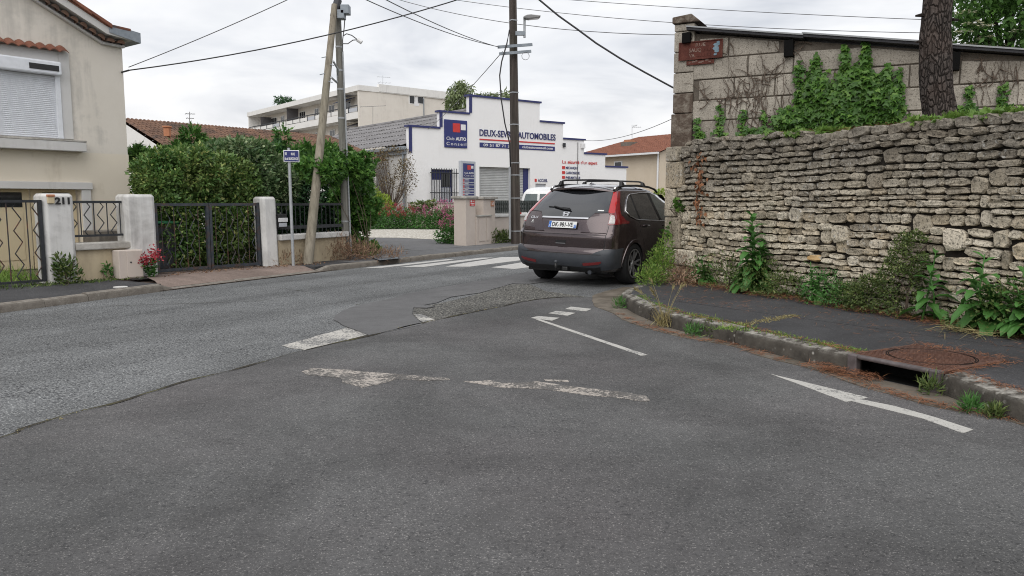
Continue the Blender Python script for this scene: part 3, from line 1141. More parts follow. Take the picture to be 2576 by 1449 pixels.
# window with roller shutter
wu1 = FH.ux(152, 260)
wu0 = wu1 - 2.0
wz0, wz1 = FH.at(145, 349)[1], FH.at(150, 158)[1]
WIN = obj('window', MB().fbox(FH, wu0, wu1, -.2, -.16, wz0, wz1), m_glassdark, HOUSE)
mb = MB()
mb.fbox(FH, wu1, wu1 + .19, .003, .035, wz0, wz1 + .2)
mb.fbox(FH, wu0 - .19, wu0, .003, .035, wz0, wz1 + .2)
mb.fbox(FH, wu0, wu1, .003, .035, wz1, wz1 + .2)
obj('window_surround', mb, m_trim, HOUSE, bevel=.008)
obj('shutter_rail', MB().fbox(FH, wu1 - .09, wu1 - .002, .004, .06, wz0, wz1), m_shutter, WIN, bevel=.006)
obj('shutter_rail', MB().fbox(FH, wu0 + .002, wu0 + .09, .004, .06, wz0, wz1), m_shutter, WIN, bevel=.006)
mb = MB().fbox(FH, wu0 + .05, wu1 - .002, .01, .17, wz1 - .26, wz1 - .01)
obj('shutter_box', mb, m_shutter, WIN, bevel=.03)
mb = MB().fbox(FH, wu1 - .56, wu1 - .06, .172, .18, wz1 - .19, wz1 - .09)
obj('vent_slot', mb, m_black, WIN)
ns = 33
sm = None
for k in range(ns):
    z = wz0 + (wz1 - .26 - wz0) * k / ns
    hh = (wz1 - .26 - wz0) / ns
    if sm is None:
        mb = MB()
        prof = [(0, 0.0), (.004, .003), (.011, .02), (.011, hh - .02), (.004, hh - .006), (0, hh - .001)]
        n = len(prof)
        mb.add([FH.p(u, d, zz) - FH.p(0, 0, 0) for u in (wu0 + .09, wu1 - .09) for d, zz in prof], [(i, i + 1, i + 1 + n, i + n) for i in range(n - 1)])
        sm = mesh_of('slat', mb)
    put('slat', sm, m_shutter, WIN, loc=tuple(FH.p(0, .012, z)))
mb = MB()
mb.fbox(FH, wu0 - .5, FH.ux(217, 365, .2), .003, .22, FH.at(217, 382, .2)[1], FH.at(217, 359, .2)[1])
SILL = obj('window_sill', mb, m_trim, HOUSE, bevel=.01)
mb = MB().fbox(FH, wu0 - .5, FH.ux(217, 365, .2) + .004, .003, .225, FH.at(217, 359, .2)[1] + .001, FH.at(217, 356, .2)[1] + .012)
obj('sill_top', mb, m_coping, SILL, bevel=.006)
# row of roof tiles as a drip course over the window
zt = FH.at(172, 136, .12)[1]
ut = FH.ux(172, 136, .12)
tm = None
for k in range(14):
    if tm is None:
        mb = MB()
        pts = [(-.085 + .17 * i / 6, .045 * math.sin(math.pi * i / 6)) for i in range(7)]
        vs_ = [FH.p(u, d, z + zz + th) - FH.p(0, 0, 0) for th in (0, .018) for d, zz in ((0.0, .10), (.17, 0.0)) for u, z in pts]
        fs = []
        for i in range(6):
            fs += [(i, i + 1, i + 8, i + 7), (14 + i, 14 + i + 1, 14 + i + 8, 14 + i + 7), (7 + i, 8 + i, 22 + i, 21 + i)]
        mb.add(vs_, fs)
        tm = mesh_of('drip_tile', mb)
    put('drip_tile', tm, m_tile, HOUSE, loc=tuple(FH.p(ut - .09 - k * .172, .004, zt)))
# verge: moulding, tile ends, bargeboard, roof tiles
obj('verge_moulding', strip(FH, verge, 0, .05, 0, .09), m_trim, HOUSE, bevel=.01)
ROOF = obj('bargeboard', strip(FH, [(uAp, zAp), V1, (uR + .22, V2[1] - .05)], .165, .31, -.3, .28), m_trim, HOUSE)
seg = 0.0
path = [Vector((uAp, zAp)), Vector(V1), Vector((uR, V2[1]))]
for a, b in zip(path[:-1], path[1:]):
    L = (b - a).length
    nt = int(L / .175)
    for k in range(nt):
        q = a.lerp(b, (k + .5) / nt)
        ang = math.atan2(b.y - a.y, b.x - a.x)
        mb = MB()
        ring = []
        for d in (-.02, .2):
            for i in range(7):
                t = math.pi * i / 6
                lu, lz = .075 * math.cos(t), .075 * math.sin(t)
                ring.append(FH.p(q.x + lu * math.cos(ang) - lz * math.sin(ang), d, q.y + .055 + lu * math.sin(ang) + lz * math.cos(ang)))
        mb.add(ring, [(i, i + 1, i + 8, i + 7) for i in range(6)] + [tuple(range(7, 14))])
        if q.x > V0[0] - .4:
            obj('tile_end', mb, m_tile_old, HOUSE, smooth='auto')
mb = strip(FH, verge, .05, .165, -.1, .02)
obj('verge_filling', mb, m_trim, HOUSE)
rp = [(uAp, zAp), V1, (uR + .05, V2[1] - .01)]
mb = strip(FH, rp, .31, .36, -9, .30)
obj('roof', mb, m_tile, HOUSE)
mirror = [(uR - 10.6, V2[1] - .05), (uAp, zAp)]
obj('roof', strip(FH, mirror, .0, .36, -9, .30), m_tile, HOUSE)
for k in range(13):      # overlapping verge tiles
    t = k / 13
    q = Vector((uAp, zAp)).lerp(Vector(V1), t)
    q2 = Vector((uAp, zAp)).lerp(Vector(V1), t + .095)
    mb = MB().hexa([FH.p(q.x, .34, q.y + .345), FH.p(q2.x, .34, q2.y + .315), FH.p(q2.x, .02, q2.y + .315), FH.p(q.x, .02, q.y + .345),
                    FH.p(q.x, .34, q.y + .40), FH.p(q2.x, .34, q2.y + .40), FH.p(q2.x, .02, q2.y + .47), FH.p(q.x, .02, q.y + .47)])
    obj('roof_tile', mb, m_tile, HOUSE, bevel=.015)
ug0, ug1 = V1[0] + .04, uR + .24
mb = MB()
for (d0, d1) in ((-9, .30),):
    mb.hexa([FH.p(ug0, d0, V1[1] + .20), FH.p(ug1, d0, V2[1] + .10), FH.p(ug1, d1, V2[1] + .10), FH.p(ug0, d1, V1[1] + .20),
             FH.p(ug0, d0, V1[1] + .36), FH.p(ug1, d0, V2[1] + .30), FH.p(ug1, d1, V2[1] + .30), FH.p(ug0, d1, V1[1] + .36)])
obj('gutter', mb, m_zinc, HOUSE)
# wire bracket on the corner
bk = FH.p(*[FH.at(312, 178, .1)[0], .1, FH.at(312, 178, .1)[1]])
mb = MB().tube([FH.p(uR - .03, -.02, bk.z - .02), bk + Vector((.12, -.05, 0))], .018)
obj('wire_bracket', mb, m_darkmetal, HOUSE)
pl = MB().fbox(FH, FH.ux(219, 600, .2), FH.ux(318, 600, .2), .02, .7, HZ, FH.at(270, 580, .5)[1])
obj('plinth', pl, m_kerb2, HOUSE, bevel=.01)

# ---- fence along the pavement
fz = PAVE_Z
GRP_P = 'rendered gate posts of the fence'


def gatepost(x0, x1, ytop, ybase, depth, label, lean=0.0, cham=.06):
    u0, u1 = FA.ux(x0, ybase), FA.ux(x1, ybase)
    zt_ = FA.at((x0 + x1) / 2, ytop)[1]
    mb = MB()
    c = cham
    w = u1 - u0
    ring = [(0, 0), (w, 0), (w, depth - c), (w - c, depth), (c, depth), (0, depth - c)]
    for zz, ins, ln_ in ((fz - .05, 0, 0), (zt_ - .05, .0, lean), (zt_, .035, lean)):
        pass
    vs_ = [FA.p(u0 + ln_ + ins + uu * (1 - 2 * ins / w), -depth * .6 + ins + dd * (1 - 2 * ins / depth), zz) for zz, ins, ln_ in ((fz - .05, 0, 0), (zt_ - .04, 0, lean), (zt_, .03, lean)) for uu, dd in ring]
    n = 6
    fs = [(r * n + i, r * n + (i + 1) % n, (r + 1) * n + (i + 1) % n, (r + 1) * n + i) for r in range(2) for i in range(n)] + [tuple(range(n)), tuple(range(12, 18))]
    mb.add(vs_, fs)
    return obj('gate_post', mb, m_post, None, bevel=.012), u0, u1, zt_


PST1 = thing('gate_post', 'streaky white gate post with black house number on it', 'post', tuple(FA.p(0, 0, fz)), GRP_P)
body, u0_, u1_, z1_ = gatepost(112, 190, 487, 708, .36, '')
body.name = 'post_body'
body.parent = PST1
body.location = -Vector(PST1.location)
zn = FA.at(160, 513)[1]
ftext('house_number', FA, '211', FA.ux(138, 500, .15), zn, .155, FA.at(160, 497)[1] - zn, m_black, PST1, w=.21, bold=.03, thick=.02)
LB = thing('doorbell', 'small cream and rust doorbell box on the numbered post', 'doorbell', tuple(FA.p(FA.ux(124, 505), .15, 1.3)))
ub, zb = FA.at(118, 512, .15)
obj('bell_box', MB().fbox(FA, ub, ub + .10, .148, .19, zb, zb + .10), m_door, LB, bevel=.01)
obj('bell_cap', MB().fbox(FA, ub - .005, ub + .105, .146, .2, zb + .102, zb + .14), m_terracotta, LB, bevel=.008)
p2, u2a, u2b, z2 = gatepost(315, 392, 489, 690, .34, '')
tag(p2, 'square white gate post behind the small cream meter box', 'post', GRP_P)
p3, u3a, u3b, z3 = gatepost(659, 697, 495, 669, .30, '', lean=-.03)
tag(p3, 'white gate post with chamfered top beside the mailbox', 'post', GRP_P)


def zigzag(fr, u, d, z0, z1, amp, n, r, flip=1):
    pts = [fr.p(u, d, z0)]
    for k in range(n):
        pts.append(fr.p(u + amp * (1 if k % 2 else -1) * flip, d, z0 + (z1 - z0) * (k + .5) / n))
    pts.append(fr.p(u, d, z1))
    return MB().tube(pts, r, 6)


def railing(th, fr, u0, u1, z0, z1, d, mats, spacing, zig=True, frame_mat=None, rails=True, amp=.055, nz=6, stile=None):
    fm = frame_mat or mats
    if rails:
        obj('rail', MB().fbox(fr, u0, u1, d - .02, d + .02, z1 - .04, z1), fm, th)
        obj('rail', MB().fbox(fr, u0, u1, d - .02, d + .02, z0, z0 + .035), fm, th)
    if stile:
        for us in (u0, u1 - stile):
            obj('stile', MB().fbox(fr, us, us + stile, d - .025, d + .025, z0 - .001, z1 + .001), fm, th)
    k, u = 0, u0 + spacing * .6
    while u < u1 - spacing * .3:
        if zig and k % 2 == 0:
            obj('zigzag_bar', zigzag(fr, u, d, z0 + .02, z1 - .03, amp, nz, .010), mats, th)
        else:
            obj('bar', MB().tube([fr.p(u, d, z0 + .02), fr.p(u, d, z1 - .03)], .009, 6), mats, th)
        k += 1
        u += spacing
    return th


zg1 = FA.at(60, 503)[1]
G1 = thing('garden_gate', 'dark metal gate with zigzag bars beside the numbered post', 'gate', tuple(FA.p(FA.ux(112, 700), .1, fz)))
railing(G1, FA, u0_ - 2.6, u0_ - .01, fz + .04, zg1, .1, m_rustbar, .135, frame_mat=m_darkmetal, stile=.055, nz=7)
# low wall with coping and railing
LW1 = thing('garden_wall', 'low cream wall with weathered coping between two posts', 'wall', tuple(FA.p(u1_, 0, fz)))
zc0, zc1 = FA.at(270, 627, .1)[1], FA.at(270, 609, .1)[1]
obj('wall_body', MB().fbox(FA, u1_ - .02, u2a + .05, -.12, .06, fz - .05, zc0), m_lowwall, LW1)
obj('coping', MB().fbox(FA, u1_ - .01, u2a + .12, -.18, .13, zc0 + .001, zc1), m_coping, LW1, bevel=.018)
RL1 = thing('railing', 'black railing of zigzag and straight bars above low wall', 'railing', tuple(FA.p(u1_, 0, zc1)))
railing(RL1, FA, u1_ - .03, u2a + .10, FA.at(270, 594)[1], FA.at(270, 505)[1], .0, m_darkmetal, .105, frame_mat=m_darkmetal, nz=4, amp=.05)
for uu in (u1_ + .02, u2a + .06):
    pass
# meter box
mu0, mu1 = FA.ux(301, 690, .3), FA.ux(362, 690, .3)
MBX = thing('meter_box', 'pinkish cream utility meter box in front of the low wall', 'meter box', tuple(FA.p(mu0, .3, fz)))
mz = FA.at(330, 629, .3)[1]
obj('cabinet', MB().fbox(FA, mu0, mu1, .07, .30, fz, mz), m_beige, MBX, bevel=.012)
obj('cabinet_door', MB().fbox(FA, mu0 + .13, mu1 - .012, .30, .312, fz + .02, mz - .012), m_beige, MBX, bevel=.005)
obj('lock', MB().tube([FA.p(mu0 + .19, .31, fz + .27), FA.p(mu0 + .19, .32, fz + .27)], .014, 8), m_darkmetal, MBX)
# double gate
zg = FA.at(520, 511)[1]
DG = thing('double_gate', 'tall grey blue metal double gate in front of hedge', 'gate', tuple(FA.p(u2b, 0, fz)))
um = FA.ux(527, 600)
for (ga, gb) in ((u2b + .02, um - .006), (um + .006, u3a - .04)):
    leaf = obj('gate_leaf', MB().fbox(FA, ga, gb, -.025, .025, zg - .05, zg), m_gate, DG)
    obj('rail', MB().fbox(FA, ga, gb, -.02, .02, fz + .04, fz + .09), m_gate, leaf)
    for us in (ga, gb - .05):
        obj('stile', MB().fbox(FA, us, us + .05, -.028, .028, fz + .03, zg + .004), m_gate, leaf)
    k, u = 0, ga + .13
    while u < gb - .1:
        if k % 2:
            obj('zigzag_bar', zigzag(FA, u, 0, fz + .08, zg - .05, .045, 7, .009), m_gate, leaf)
        else:
            obj('bar', MB().tube([FA.p(u, 0, fz + .08), FA.p(u, 0, zg - .05)], .008, 6), m_rustbar, leaf)
        k += 1
        u += .115
obj('hinge_post', MB().fbox(FA, u3a - .035, u3a + .0, -.03, .03, fz, zg + .01), m_darkmetal, DG)
# wheelie bin just inside the gate
bu = FA.ux(402, 640, -.45)
BIN = thing('wheelie_bin', 'grey wheelie bin with green lid behind the double gate', 'bin', tuple(FA.p(bu, -.45, fz)))
zb1 = FA.at(397, 563, -.45)[1]
mb = MB()
mb.hexa([FA.p(bu - .17, -.62, fz + .06), FA.p(bu + .17, -.62, fz + .06), FA.p(bu + .17, -.26, fz + .06), FA.p(bu - .17, -.26, fz + .06),
         FA.p(bu - .23, -.74, zb1), FA.p(bu + .23, -.74, zb1), FA.p(bu + .23, -.2, zb1), FA.p(bu - .23, -.2, zb1)])
obj('bin_body', mb, m_gate, BIN, bevel=.03)
m_green = plain('green_plastic', (.03, .17, .08), .45)
obj('lid', MB().fbox(FA, bu - .25, bu + .25, -.78, -.16, zb1 + .002, zb1 + .05), m_green, BIN, bevel=.02)
for du in (-.2, .2):
    obj('wheel', MB().tube([FA.p(bu + du - .025, -.68, fz + .1), FA.p(bu + du + .025, -.68, fz + .1)], .1, 14), m_black, BIN)

# ---- second low wall with black fence and mailbox, up to the poles
FB = Frame(FA.p(u3b, 0, 0), G(866, 651, PAVE_Z))
LW2 = thing('garden_wall', 'low cream wall with white coping beside street name pole', 'wall', tuple(FB.p(0, 0, fz)))
zk0, zk1 = FB.at(760, 602, .1)[1], FB.at(760, 588, .1)[1]
obj('wall_body', MB().fbox(FB, .0, FB.len, -.14, .06, fz - .05, zk0), m_lowwall, LW2)
obj('coping', MB().fbox(FB, .0, FB.len + .02, -.2, .14, zk0 + .001, zk1), m_coping_w, LW2, bevel=.015)
FN = thing('metal_fence', 'black metal fence on the low wall in front of conifers', 'fence', tuple(FB.p(0, 0, zk1)))
zf1 = FB.at(760, 511)[1]
obj('rail', MB().fbox(FB, 0, FB.len, -.05, -.01, zf1 - .05, zf1), m_darkmetal, FN)
obj('rail', MB().fbox(FB, 0, FB.len, -.05, -.01, zk1 + .10, zk1 + .17), m_darkmetal, FN)
for k in range(int(FB.len / .13)):
    obj('bar', MB().tube([FB.p(.07 + k * .13, -.03, zk1 + .0), FB.p(.07 + k * .13, -.03, zf1)], .010, 6), m_darkmetal, FN)
mlu0, mlu1 = FB.ux(697, 560, .1), FB.ux(719, 560, .1)
ML = thing('mailbox', 'black mailbox with white flap fixed beside the gate post', 'mailbox', tuple(FB.p(mlu0, .1, 1.0)))
mz0, mz1 = FB.at(708, 574, .1)[1], FB.at(708, 538, .1)[1]
obj('box_body', MB().fbox(FB, mlu0 + .02, mlu1 + .02, -.1, .12, mz0, mz1), m_black, ML, bevel=.012)
obj('flap', MB().fbox(FB, mlu0 + .015, mlu1 + .025, .121, .135, mz1 - .16, mz1 - .08), m_signwhite, ML, bevel=.004)
obj('notice', MB().fbox(FB, mlu0 + .03, mlu1 + .0, .122, .128, mz0 + .03, mz1 - .18), m_signgrey, ML)

# ---- street name sign on its pole
sp = G(738, 669, PAVE_Z)
SGN = thing('street_sign', 'blue street name plate on a thin galvanised pole', 'sign', (sp.x, sp.y, PAVE_Z))
st_ = D(726, 372, sp.y)
obj('pole', MB().tube([(sp.x, sp.y, PAVE_Z), (st_.x, sp.y, st_.z)], .030, 12), m_galv, SGN, smooth='auto')
FS = Frame(D(713, 390, sp.y - .05), D(753, 396, sp.y + .03))
z0, z1 = D(732, 408, sp.y)[2], D(732, 378, sp.y)[2]
PLATE = obj('plate', MB().fbox(FS, 0, FS.len, .0, .02, z0, z1), m_signwhite, SGN, bevel=.006)
obj('blue_field', MB().fbox(FS, .014, FS.len - .014, .02, .0225, z0 + .014, z1 - .014), m_signblue, PLATE)
hh = z1 - z0
ftext('lettering', FS, 'RUE', FS.len * .60, z0 + hh * .58, .024, hh * .2, m_signwhite, PLATE, w=FS.len * .24, bold=.03, align='CENTER', thick=.003)
ftext('lettering', FS, 'de la BURGONCE', FS.len * .5, z0 + hh * .18, .024, hh * .21, m_signwhite, PLATE, w=FS.len * .84, bold=.03, align='CENTER', thick=.003)
obj('emblem', MB().fbox(FS, FS.len * .09, FS.len * .21, .0225, .025, z0 + hh * .58, z0 + hh * .82), m_signgrey, PLATE)

# ---- the pair of wooden poles


def wood(name, c1, c2, dark):
    t = NT(name)
    v = t.mapped((14, 14, .6))
    c = t.ramp(t.noise(1.4, 6, .65, 0, v), [(.28, dark), (.5, c1), (.75, c2)])
    c = t.mix(t.ramp(t.noise(.9, 5), [(.5, 0.0), (.8, .5)]), c, (.13, .14, .10))
    t.bump(t.noise(2.2, 5, .7, 0, v), .5, .01)
    return t.done(c, .92, 0, .2)


m_wood = wood('weathered_pole_wood', (.27, .24, .19), (.36, .325, .265), (.13, .11, .09))
m_wood_d = wood('grey_pole_wood', (.20, .195, .175), (.29, .28, .255), (.09, .085, .075))
lb = G(773, 664, PAVE_Z)
vb = G(873, 650, PAVE_Z)
lt = D(842, 12, vb.y - .25)
vt = D(846, -60, vb.y)
TP = thing('utility_pole', 'pair of wooden poles, one leaning on the upright one', 'pole', (vb.x, vb.y, PAVE_Z))
obj('leaning_pole', MB().tube([Vector((lb.x, lb.y, 0)).lerp(lt, t) + Vector((0, 0, 0)) for t in (0, .3, .6, 1)], .105, 14, .066), m_wood, TP, smooth='auto')
vb0 = Vector((vb.x, vb.y, 0))
obj('upright_pole', MB().tube([vb0.lerp(vt, t) for t in (0, .3, .6, 1)], .095, 14, .066), m_wood_d, TP, smooth='auto')


def vp(y):
    """point on the upright pole seen at picture row y"""
    for k in range(200):
        p = vb0.lerp(vt, k / 200)
        d = p - CAMP
        yy = 724.5 - FOC * (d.z * math.cos(PITCH) + d.y * math.sin(PITCH)) / (d.y * math.cos(PITCH) - d.z * math.sin(PITCH))
        if yy <= y:
            return p
    return vt


def lp(y):
    a = Vector((lb.x, lb.y, 0))
    for k in range(200):
        p = a.lerp(lt, k / 200)
        d = p - CAMP
        yy = 724.5 - FOC * (d.z * math.cos(PITCH) + d.y * math.sin(PITCH)) / (d.y * math.cos(PITCH) - d.z * math.sin(PITCH))
        if yy <= y:
            return p
    return lt


for y in (119, 178, 226, 300, 560):
    p = vp(y)
    r = .095 - .029 * (p - vb0).length / (vt - vb0).length + .004
    obj('strap', MB().tube([p - Vector((0, 0, .018)), p + Vector((0, 0, .018))], r, 14), m_galv, TP)
obj('conduit', MB().tube([vp(645) + Vector((.105, -.04, 0)), vp(420) + Vector((.098, -.04, 0)), vp(130) + Vector((.083, -.03, 0))], .018, 8), m_galv, TP)
a, b = lp(160), vp(178)
obj('brace', MB().tube([a + Vector((.1, -.02, .05)), a.lerp(b, .6) + Vector((.08, -.12, -.05)), b + Vector((-.02, -.14, -.12)), b + Vector((-.04, -.14, -.28)), lp(197) + Vector((.1, -.06, 0))], .022, 8), m_galv, TP)
for y in (146, 166, 188, 208):
    p = lp(y)
    s = 1 if y in (166, 208) else -1
    obj('climbing_peg', MB().tube([p + Vector((.05 * s, -.05, 0)), p + Vector((.14 * s, -.1, -.03))], .010, 6), m_zinc, TP)
obj('pole_head', MB().tube([lt + Vector((-.02, -.02, -.25)), lt + Vector((.05, .1, .12))], .085, 12), m_darkmetal, TP)
for (xa, xb, ya, yb) in ((859, 880, 14, 37), (851, 868, 27, 49)):
    yy = vb.y - .2
    A, B = D(xa, yb, yy), D(xb, ya, yy)
    obj('junction_box', MB().box(A.x, B.x, yy - .12, yy + .1, A.z, B.z), m_zinc, TP, bevel=.012)
pw_ = [D(868, 40, vb.y - .2), D(866, 70, vb.y - .2), D(862, 100, vb.y - .2), D(862, 130, vb.y - .15)]
obj('drop_cable', MB().tube(pw_, .012, 5), m_cable_grey, TP)
pw_ = [D(864, 90, vb.y - .2), D(872, 85, vb.y - .2), D(885, 89, vb.y - .2), D(901, 101, vb.y - .2)]
obj('drop_cable', MB().tube(smooth3 if False else pw_, .012, 5), m_cable_grey, TP)
pw_ = [D(862, 110, vb.y - .2), D(875, 110, vb.y - .2), D(888, 101, vb.y - .2), D(900, 100, vb.y - .2)]
obj('drop_cable', MB().tube(pw_, .012, 5), m_cable_grey, TP)
q = D(904, 103, vb.y - .2)
obj('photocell', MB().tube([q + Vector((-.04, 0, .03)), q + Vector((.05, 0, -.03))], .045, 8), m_signwhite, TP)

# ---- tall main pole by the crossing, with lamp and cross-arms
pb = G(1298, 613, PAVE_Z)
m_pole = wood('dark_pole', (.075, .062, .055), (.115, .098, .088), (.04, .034, .03))
MP = thing('street_light_pole', 'dark tall pole with steel bands and a street lamp', 'pole', (pb.x, pb.y, PAVE_Z))
pt = D(1288, -160, pb.y)
p0 = Vector((pb.x, pb.y, 0))


def mp(y):
    t0, t1 = D(1298, 613, pb.y), D(1290, 0, pb.y)
    return t0.lerp(t1, (613 - y) / 613.0)


rot = R(28)
for nm, w0, w1, dpt, mt in (('pole_shaft', .118, .08, 1.0, m_pole),):
    mb = MB()
    ring = []
    H_ = 24
    prof = [(-1, -.8), (-.8, -1), (-.34, -1), (-.28, -.82), (.28, -.82), (.34, -1), (.8, -1), (1, -.8), (1, .8), (.8, 1), (-.8, 1), (-1, .8)]
    n = len(prof)
    zs = [0, .12, .14, .30, .32, .46, .48, .62, .64, 1.0]
    for k, t in enumerate(zs):
        c = p0.lerp(pt, t)
        w = w0 + (w1 - w0) * t
        rec = 1.0 if k in (1, 4, 5, 8) or k == 0 or k == 9 else .0
        for (x, y) in prof:
            yy = -1.0 if (abs(x) < .3 and k in (0, 1, 4, 5, 8, 9) and y < 0 and False) else y
            ring.append((c.x + w * (x * math.cos(rot) - yy * math.sin(rot)), c.y + w * (x * math.sin(rot) + yy * math.cos(rot)), c.z))
    fs = [(r * n + i, r * n + (i + 1) % n, (r + 1) * n + (i + 1) % n, (r + 1) * n + i) for r in range(len(zs) - 1) for i in range(n)] + [tuple(range(n)), tuple(range((len(zs) - 1) * n, len(zs) * n))]
    mb.add(ring, fs)
    obj(nm, mb, mt, MP)
for y in (50, 113, 130, 228, 308, 405, 436, 495, 580):
    p = mp(y)
    w = .118 - .038 * (p.z / pt.z) + .005
    mb = MB()
    cs = [(-w, -w), (w, -w), (w, w), (-w, w)]
    cc = [(p.x + x * math.cos(rot) - yy * math.sin(rot), p.y + x * math.sin(rot) + yy * math.cos(rot)) for x, yy in cs]
    mb.slab(cc, p.z - .015, p.z + .015)
    obj('band', mb, m_galv, MP)
cuts = [(1300, 79), (1321, 82), (1321, 90), (1300, 90)]
yl = pb.y - .25
A, B = D(1301, 89, yl), D(1321, 79, yl)
obj('lamp_bracket', MB().box(A.x - .05, B.x, yl - .05, yl + .05, A.z, B.z), m_zinc, MP)
obj('lamp_arm', MB().tube([D(1319.5, 95, yl), D(1319.5, 42, yl)], .035, 8), m_galv, MP)
m_lamp = plain('lamp_grey', (.20, .20, .20), .4)
mb = MB()
pr_ = [(1316, 45), (1318, 40), (1326, 36.5), (1336, 35.5), (1361, 38.5), (1355, 44), (1330, 46.5)]
aa = [D(x, y, yl - .16) for x, y in pr_]
bb = [D(x, y, yl - .16) + Vector((0, .34, .02)) for x, y in pr_]
n = len(pr_)
mb.add(aa + bb, [tuple(range(n)), tuple(range(2 * n - 1, n - 1, -1))] + [(i, (i + 1) % n, (i + 1) % n + n, i + n) for i in range(n)])
LH = obj('lamp_head', mb, m_lamp, MP, bevel=.02)
obj('lamp_glass', MB().add([D(1332, 47, yl - .1), D(1355, 45, yl - .1), D(1355, 45, yl - .1) + Vector((0, .24, .01)), D(1332, 47, yl - .1) + Vector((0, .24, .01))], [(0, 1, 2, 3)]), m_glassdark, LH)
for (x0, y0, x1, y1) in ((1252, 118.5, 1339, 112), (1256, 135.5, 1336, 129)):
    A, B = D(x0, y0, pb.y - .32), D(x1, y1, pb.y - .12)
    obj('cross_arm', MB().bar(A, B, .05, .08), m_zinc, MP)
pts = [mp(75) + Vector((-.11, -.1, 0)), D(1275, 110, pb.y - .3), D(1262, 155, pb.y - .4), D(1257, 190, pb.y - .4), D(1261, 250, pb.y - .4), D(1270, 310, pb.y - .38), D(1282, 360, pb.y - .3), D(1284, 420, pb.y - .25)]
obj('drop_cable', MB().tube(pts, .022, 6), m_cable, MP, smooth=True)
obj('conduit', MB().tube([mp(600) + Vector((-.18, -.1, 0)), mp(415) + Vector((-.155, -.08, 0))], .035, 8), m_galv, MP)
q = D(1322, 141, pb.y - .3)
obj('cable_coil', MB().tube([q + Vector((math.cos(k * .6) * .11, 0, math.sin(k * .6) * .11)) for k in range(12)], .008, 5), m_cable_grey, MP)

# ---- overhead wires
hb = bk + Vector((.12, -.05, 0))
wire('overhead_cable', sag(hb + Vector((0, 0, .06)), D(735, -6, 15.2), .03), .009, m_cable_grey, 'thin grey wire rising steeply from bracket on the house corner')
wire('overhead_cable', sag(hb, D(1175, -8, 17.0), .16), .013, m_cable, 'twisted black cable from house corner passing the pair of poles')
ca = D(1256, 118, pb.y - .32)
wire('overhead_cable', sag(ca, D(905, -8, 14.5), .10), .010, m_cable_grey, 'grey wire ending at upper cross-arm, lower one of two', group='wires on the cross-arm')
wire('overhead_cable', sag(ca + Vector((0, .05, .0)), D(955, -9, 14.0), .08), .010, m_cable_grey, 'grey wire ending at upper cross-arm, higher one of two', group='wires on the cross-arm')
wire('overhead_cable', sag(D(1264, 130, pb.y - .3), D(1050, 345, 46), .2), .012, m_cable_grey, 'thin wire falling from cross-arm to the roof behind the garage')
wire('overhead_cable', sag(D(985, -6, 30), D(1760, 88, 21), .35), .011, m_cable_grey, 'thin wire passing behind the lamp head towards the block building')
wire('overhead_cable', sag(D(1100, -7, 32), D(2420, 84, 22), .3), .011, m_cable_grey, 'long thin wire passing over the block building roof, middle one')
wire('overhead_cable', sag(D(1400, -3, 30), D(2700, 62, 22), .1), .011, m_cable_grey, 'long thin wire high above the block building roof, topmost one')
wire('overhead_cable', [D(1340, -14, 18), D(1357, 0, 18), D(1405, 40, 18), D(1450, 72, 18), D(1500, 109, 18), D(1560, 147, 18), D(1620, 181, 18), D(1690, 219, 18), D(1780, 262, 18.3), D(1900, 315, 18.8)], .022, m_cable, 'thick black cable sloping down to the block building corner')
wire('overhead_cable', sag(D(1466, 353, 47), D(1720, 285, 30), .35), .014, m_cable_grey, 'wire running from garage corner behind the block building')

# ================================================================== garage, its forecourt walls, far buildings
def fholes(fr, outer, holes, d0, d1):
    """wall panel with openings, as an MB"""
    bm = bmesh.new()
    es = []
    for loop in [outer] + holes:
        vs_ = [bm.verts.new((u, 0, z)) for u, z in loop]
        es += [bm.edges.new((vs_[i], vs_[(i + 1) % len(vs_)])) for i in range(len(vs_))]
    bmesh.ops.triangle_fill(bm, use_beauty=True, use_dissolve=False, edges=es)
    r = bmesh.ops.extrude_face_region(bm, geom=bm.faces[:])
    ex = [q for q in r['geom'] if isinstance(q, bmesh.types.BMVert)]
    for q in ex:
        q.co.y = 1
    bm.verts.index_update()
    mb = MB()
    mb.v = [tuple(fr.p(v.co.x, d1 if v.co.y > .5 else d0, v.co.z)) for v in bm.verts]
    mb.f = [tuple(v.index for v in f.verts) for f in bm.faces]
    bm.free()
    return mb


def rect(u0, u1, z0, z1):
    return [(u0, z0), (u1, z0), (u1, z1), (u0, z1)]


ga = D(1029, 400, 40.0)
ge = Vector((1.298, 1.0, 0)).normalized()
FG = Frame((ga.x, ga.y), (ga.x + ge.x * 16, ga.y + ge.y * 16))
GAR = thing('garage_building', 'white car repair garage with stepped gable and navy edging', 'building', (ga.x, ga.y, PAVE_Z))
steps = [(1029, 318, 1108, 325), (1105, 281, 1182, 289), (1180, 241, 1358, 261), (1357, 306, 1417, 312.5), (1416, 349, 1470, 355), (1468, 386.5, 1523, 390.5), (1522, 419.5, 1576, 423.5)]
us, zs_ = [], []
for x0, y0, x1, y1 in steps:
    a, b = FG.at(x0, y0), FG.at(x1, y1)
    us.append((a[0], b[0]))
    zs_.append((a[1] + b[1]) / 2)
ub_ = [us[0][0]] + [(us[i][1] + us[i + 1][0]) / 2 for i in range(6)] + [us[6][1]]
out = [(ub_[0], PAVE_Z - .1)]
for i in range(7):
    out += [(ub_[i], zs_[i]), (ub_[i + 1], zs_[i])]
out += [(ub_[7], PAVE_Z - .1)]
sh0, sh1, shz = FG.ux(1206, 450), FG.ux(1334, 450), FG.at(1260, 421)[1]
w0, w1, wzt = FG.ux(1087, 470), FG.ux(1140, 470), FG.at(1112, 426)[1]
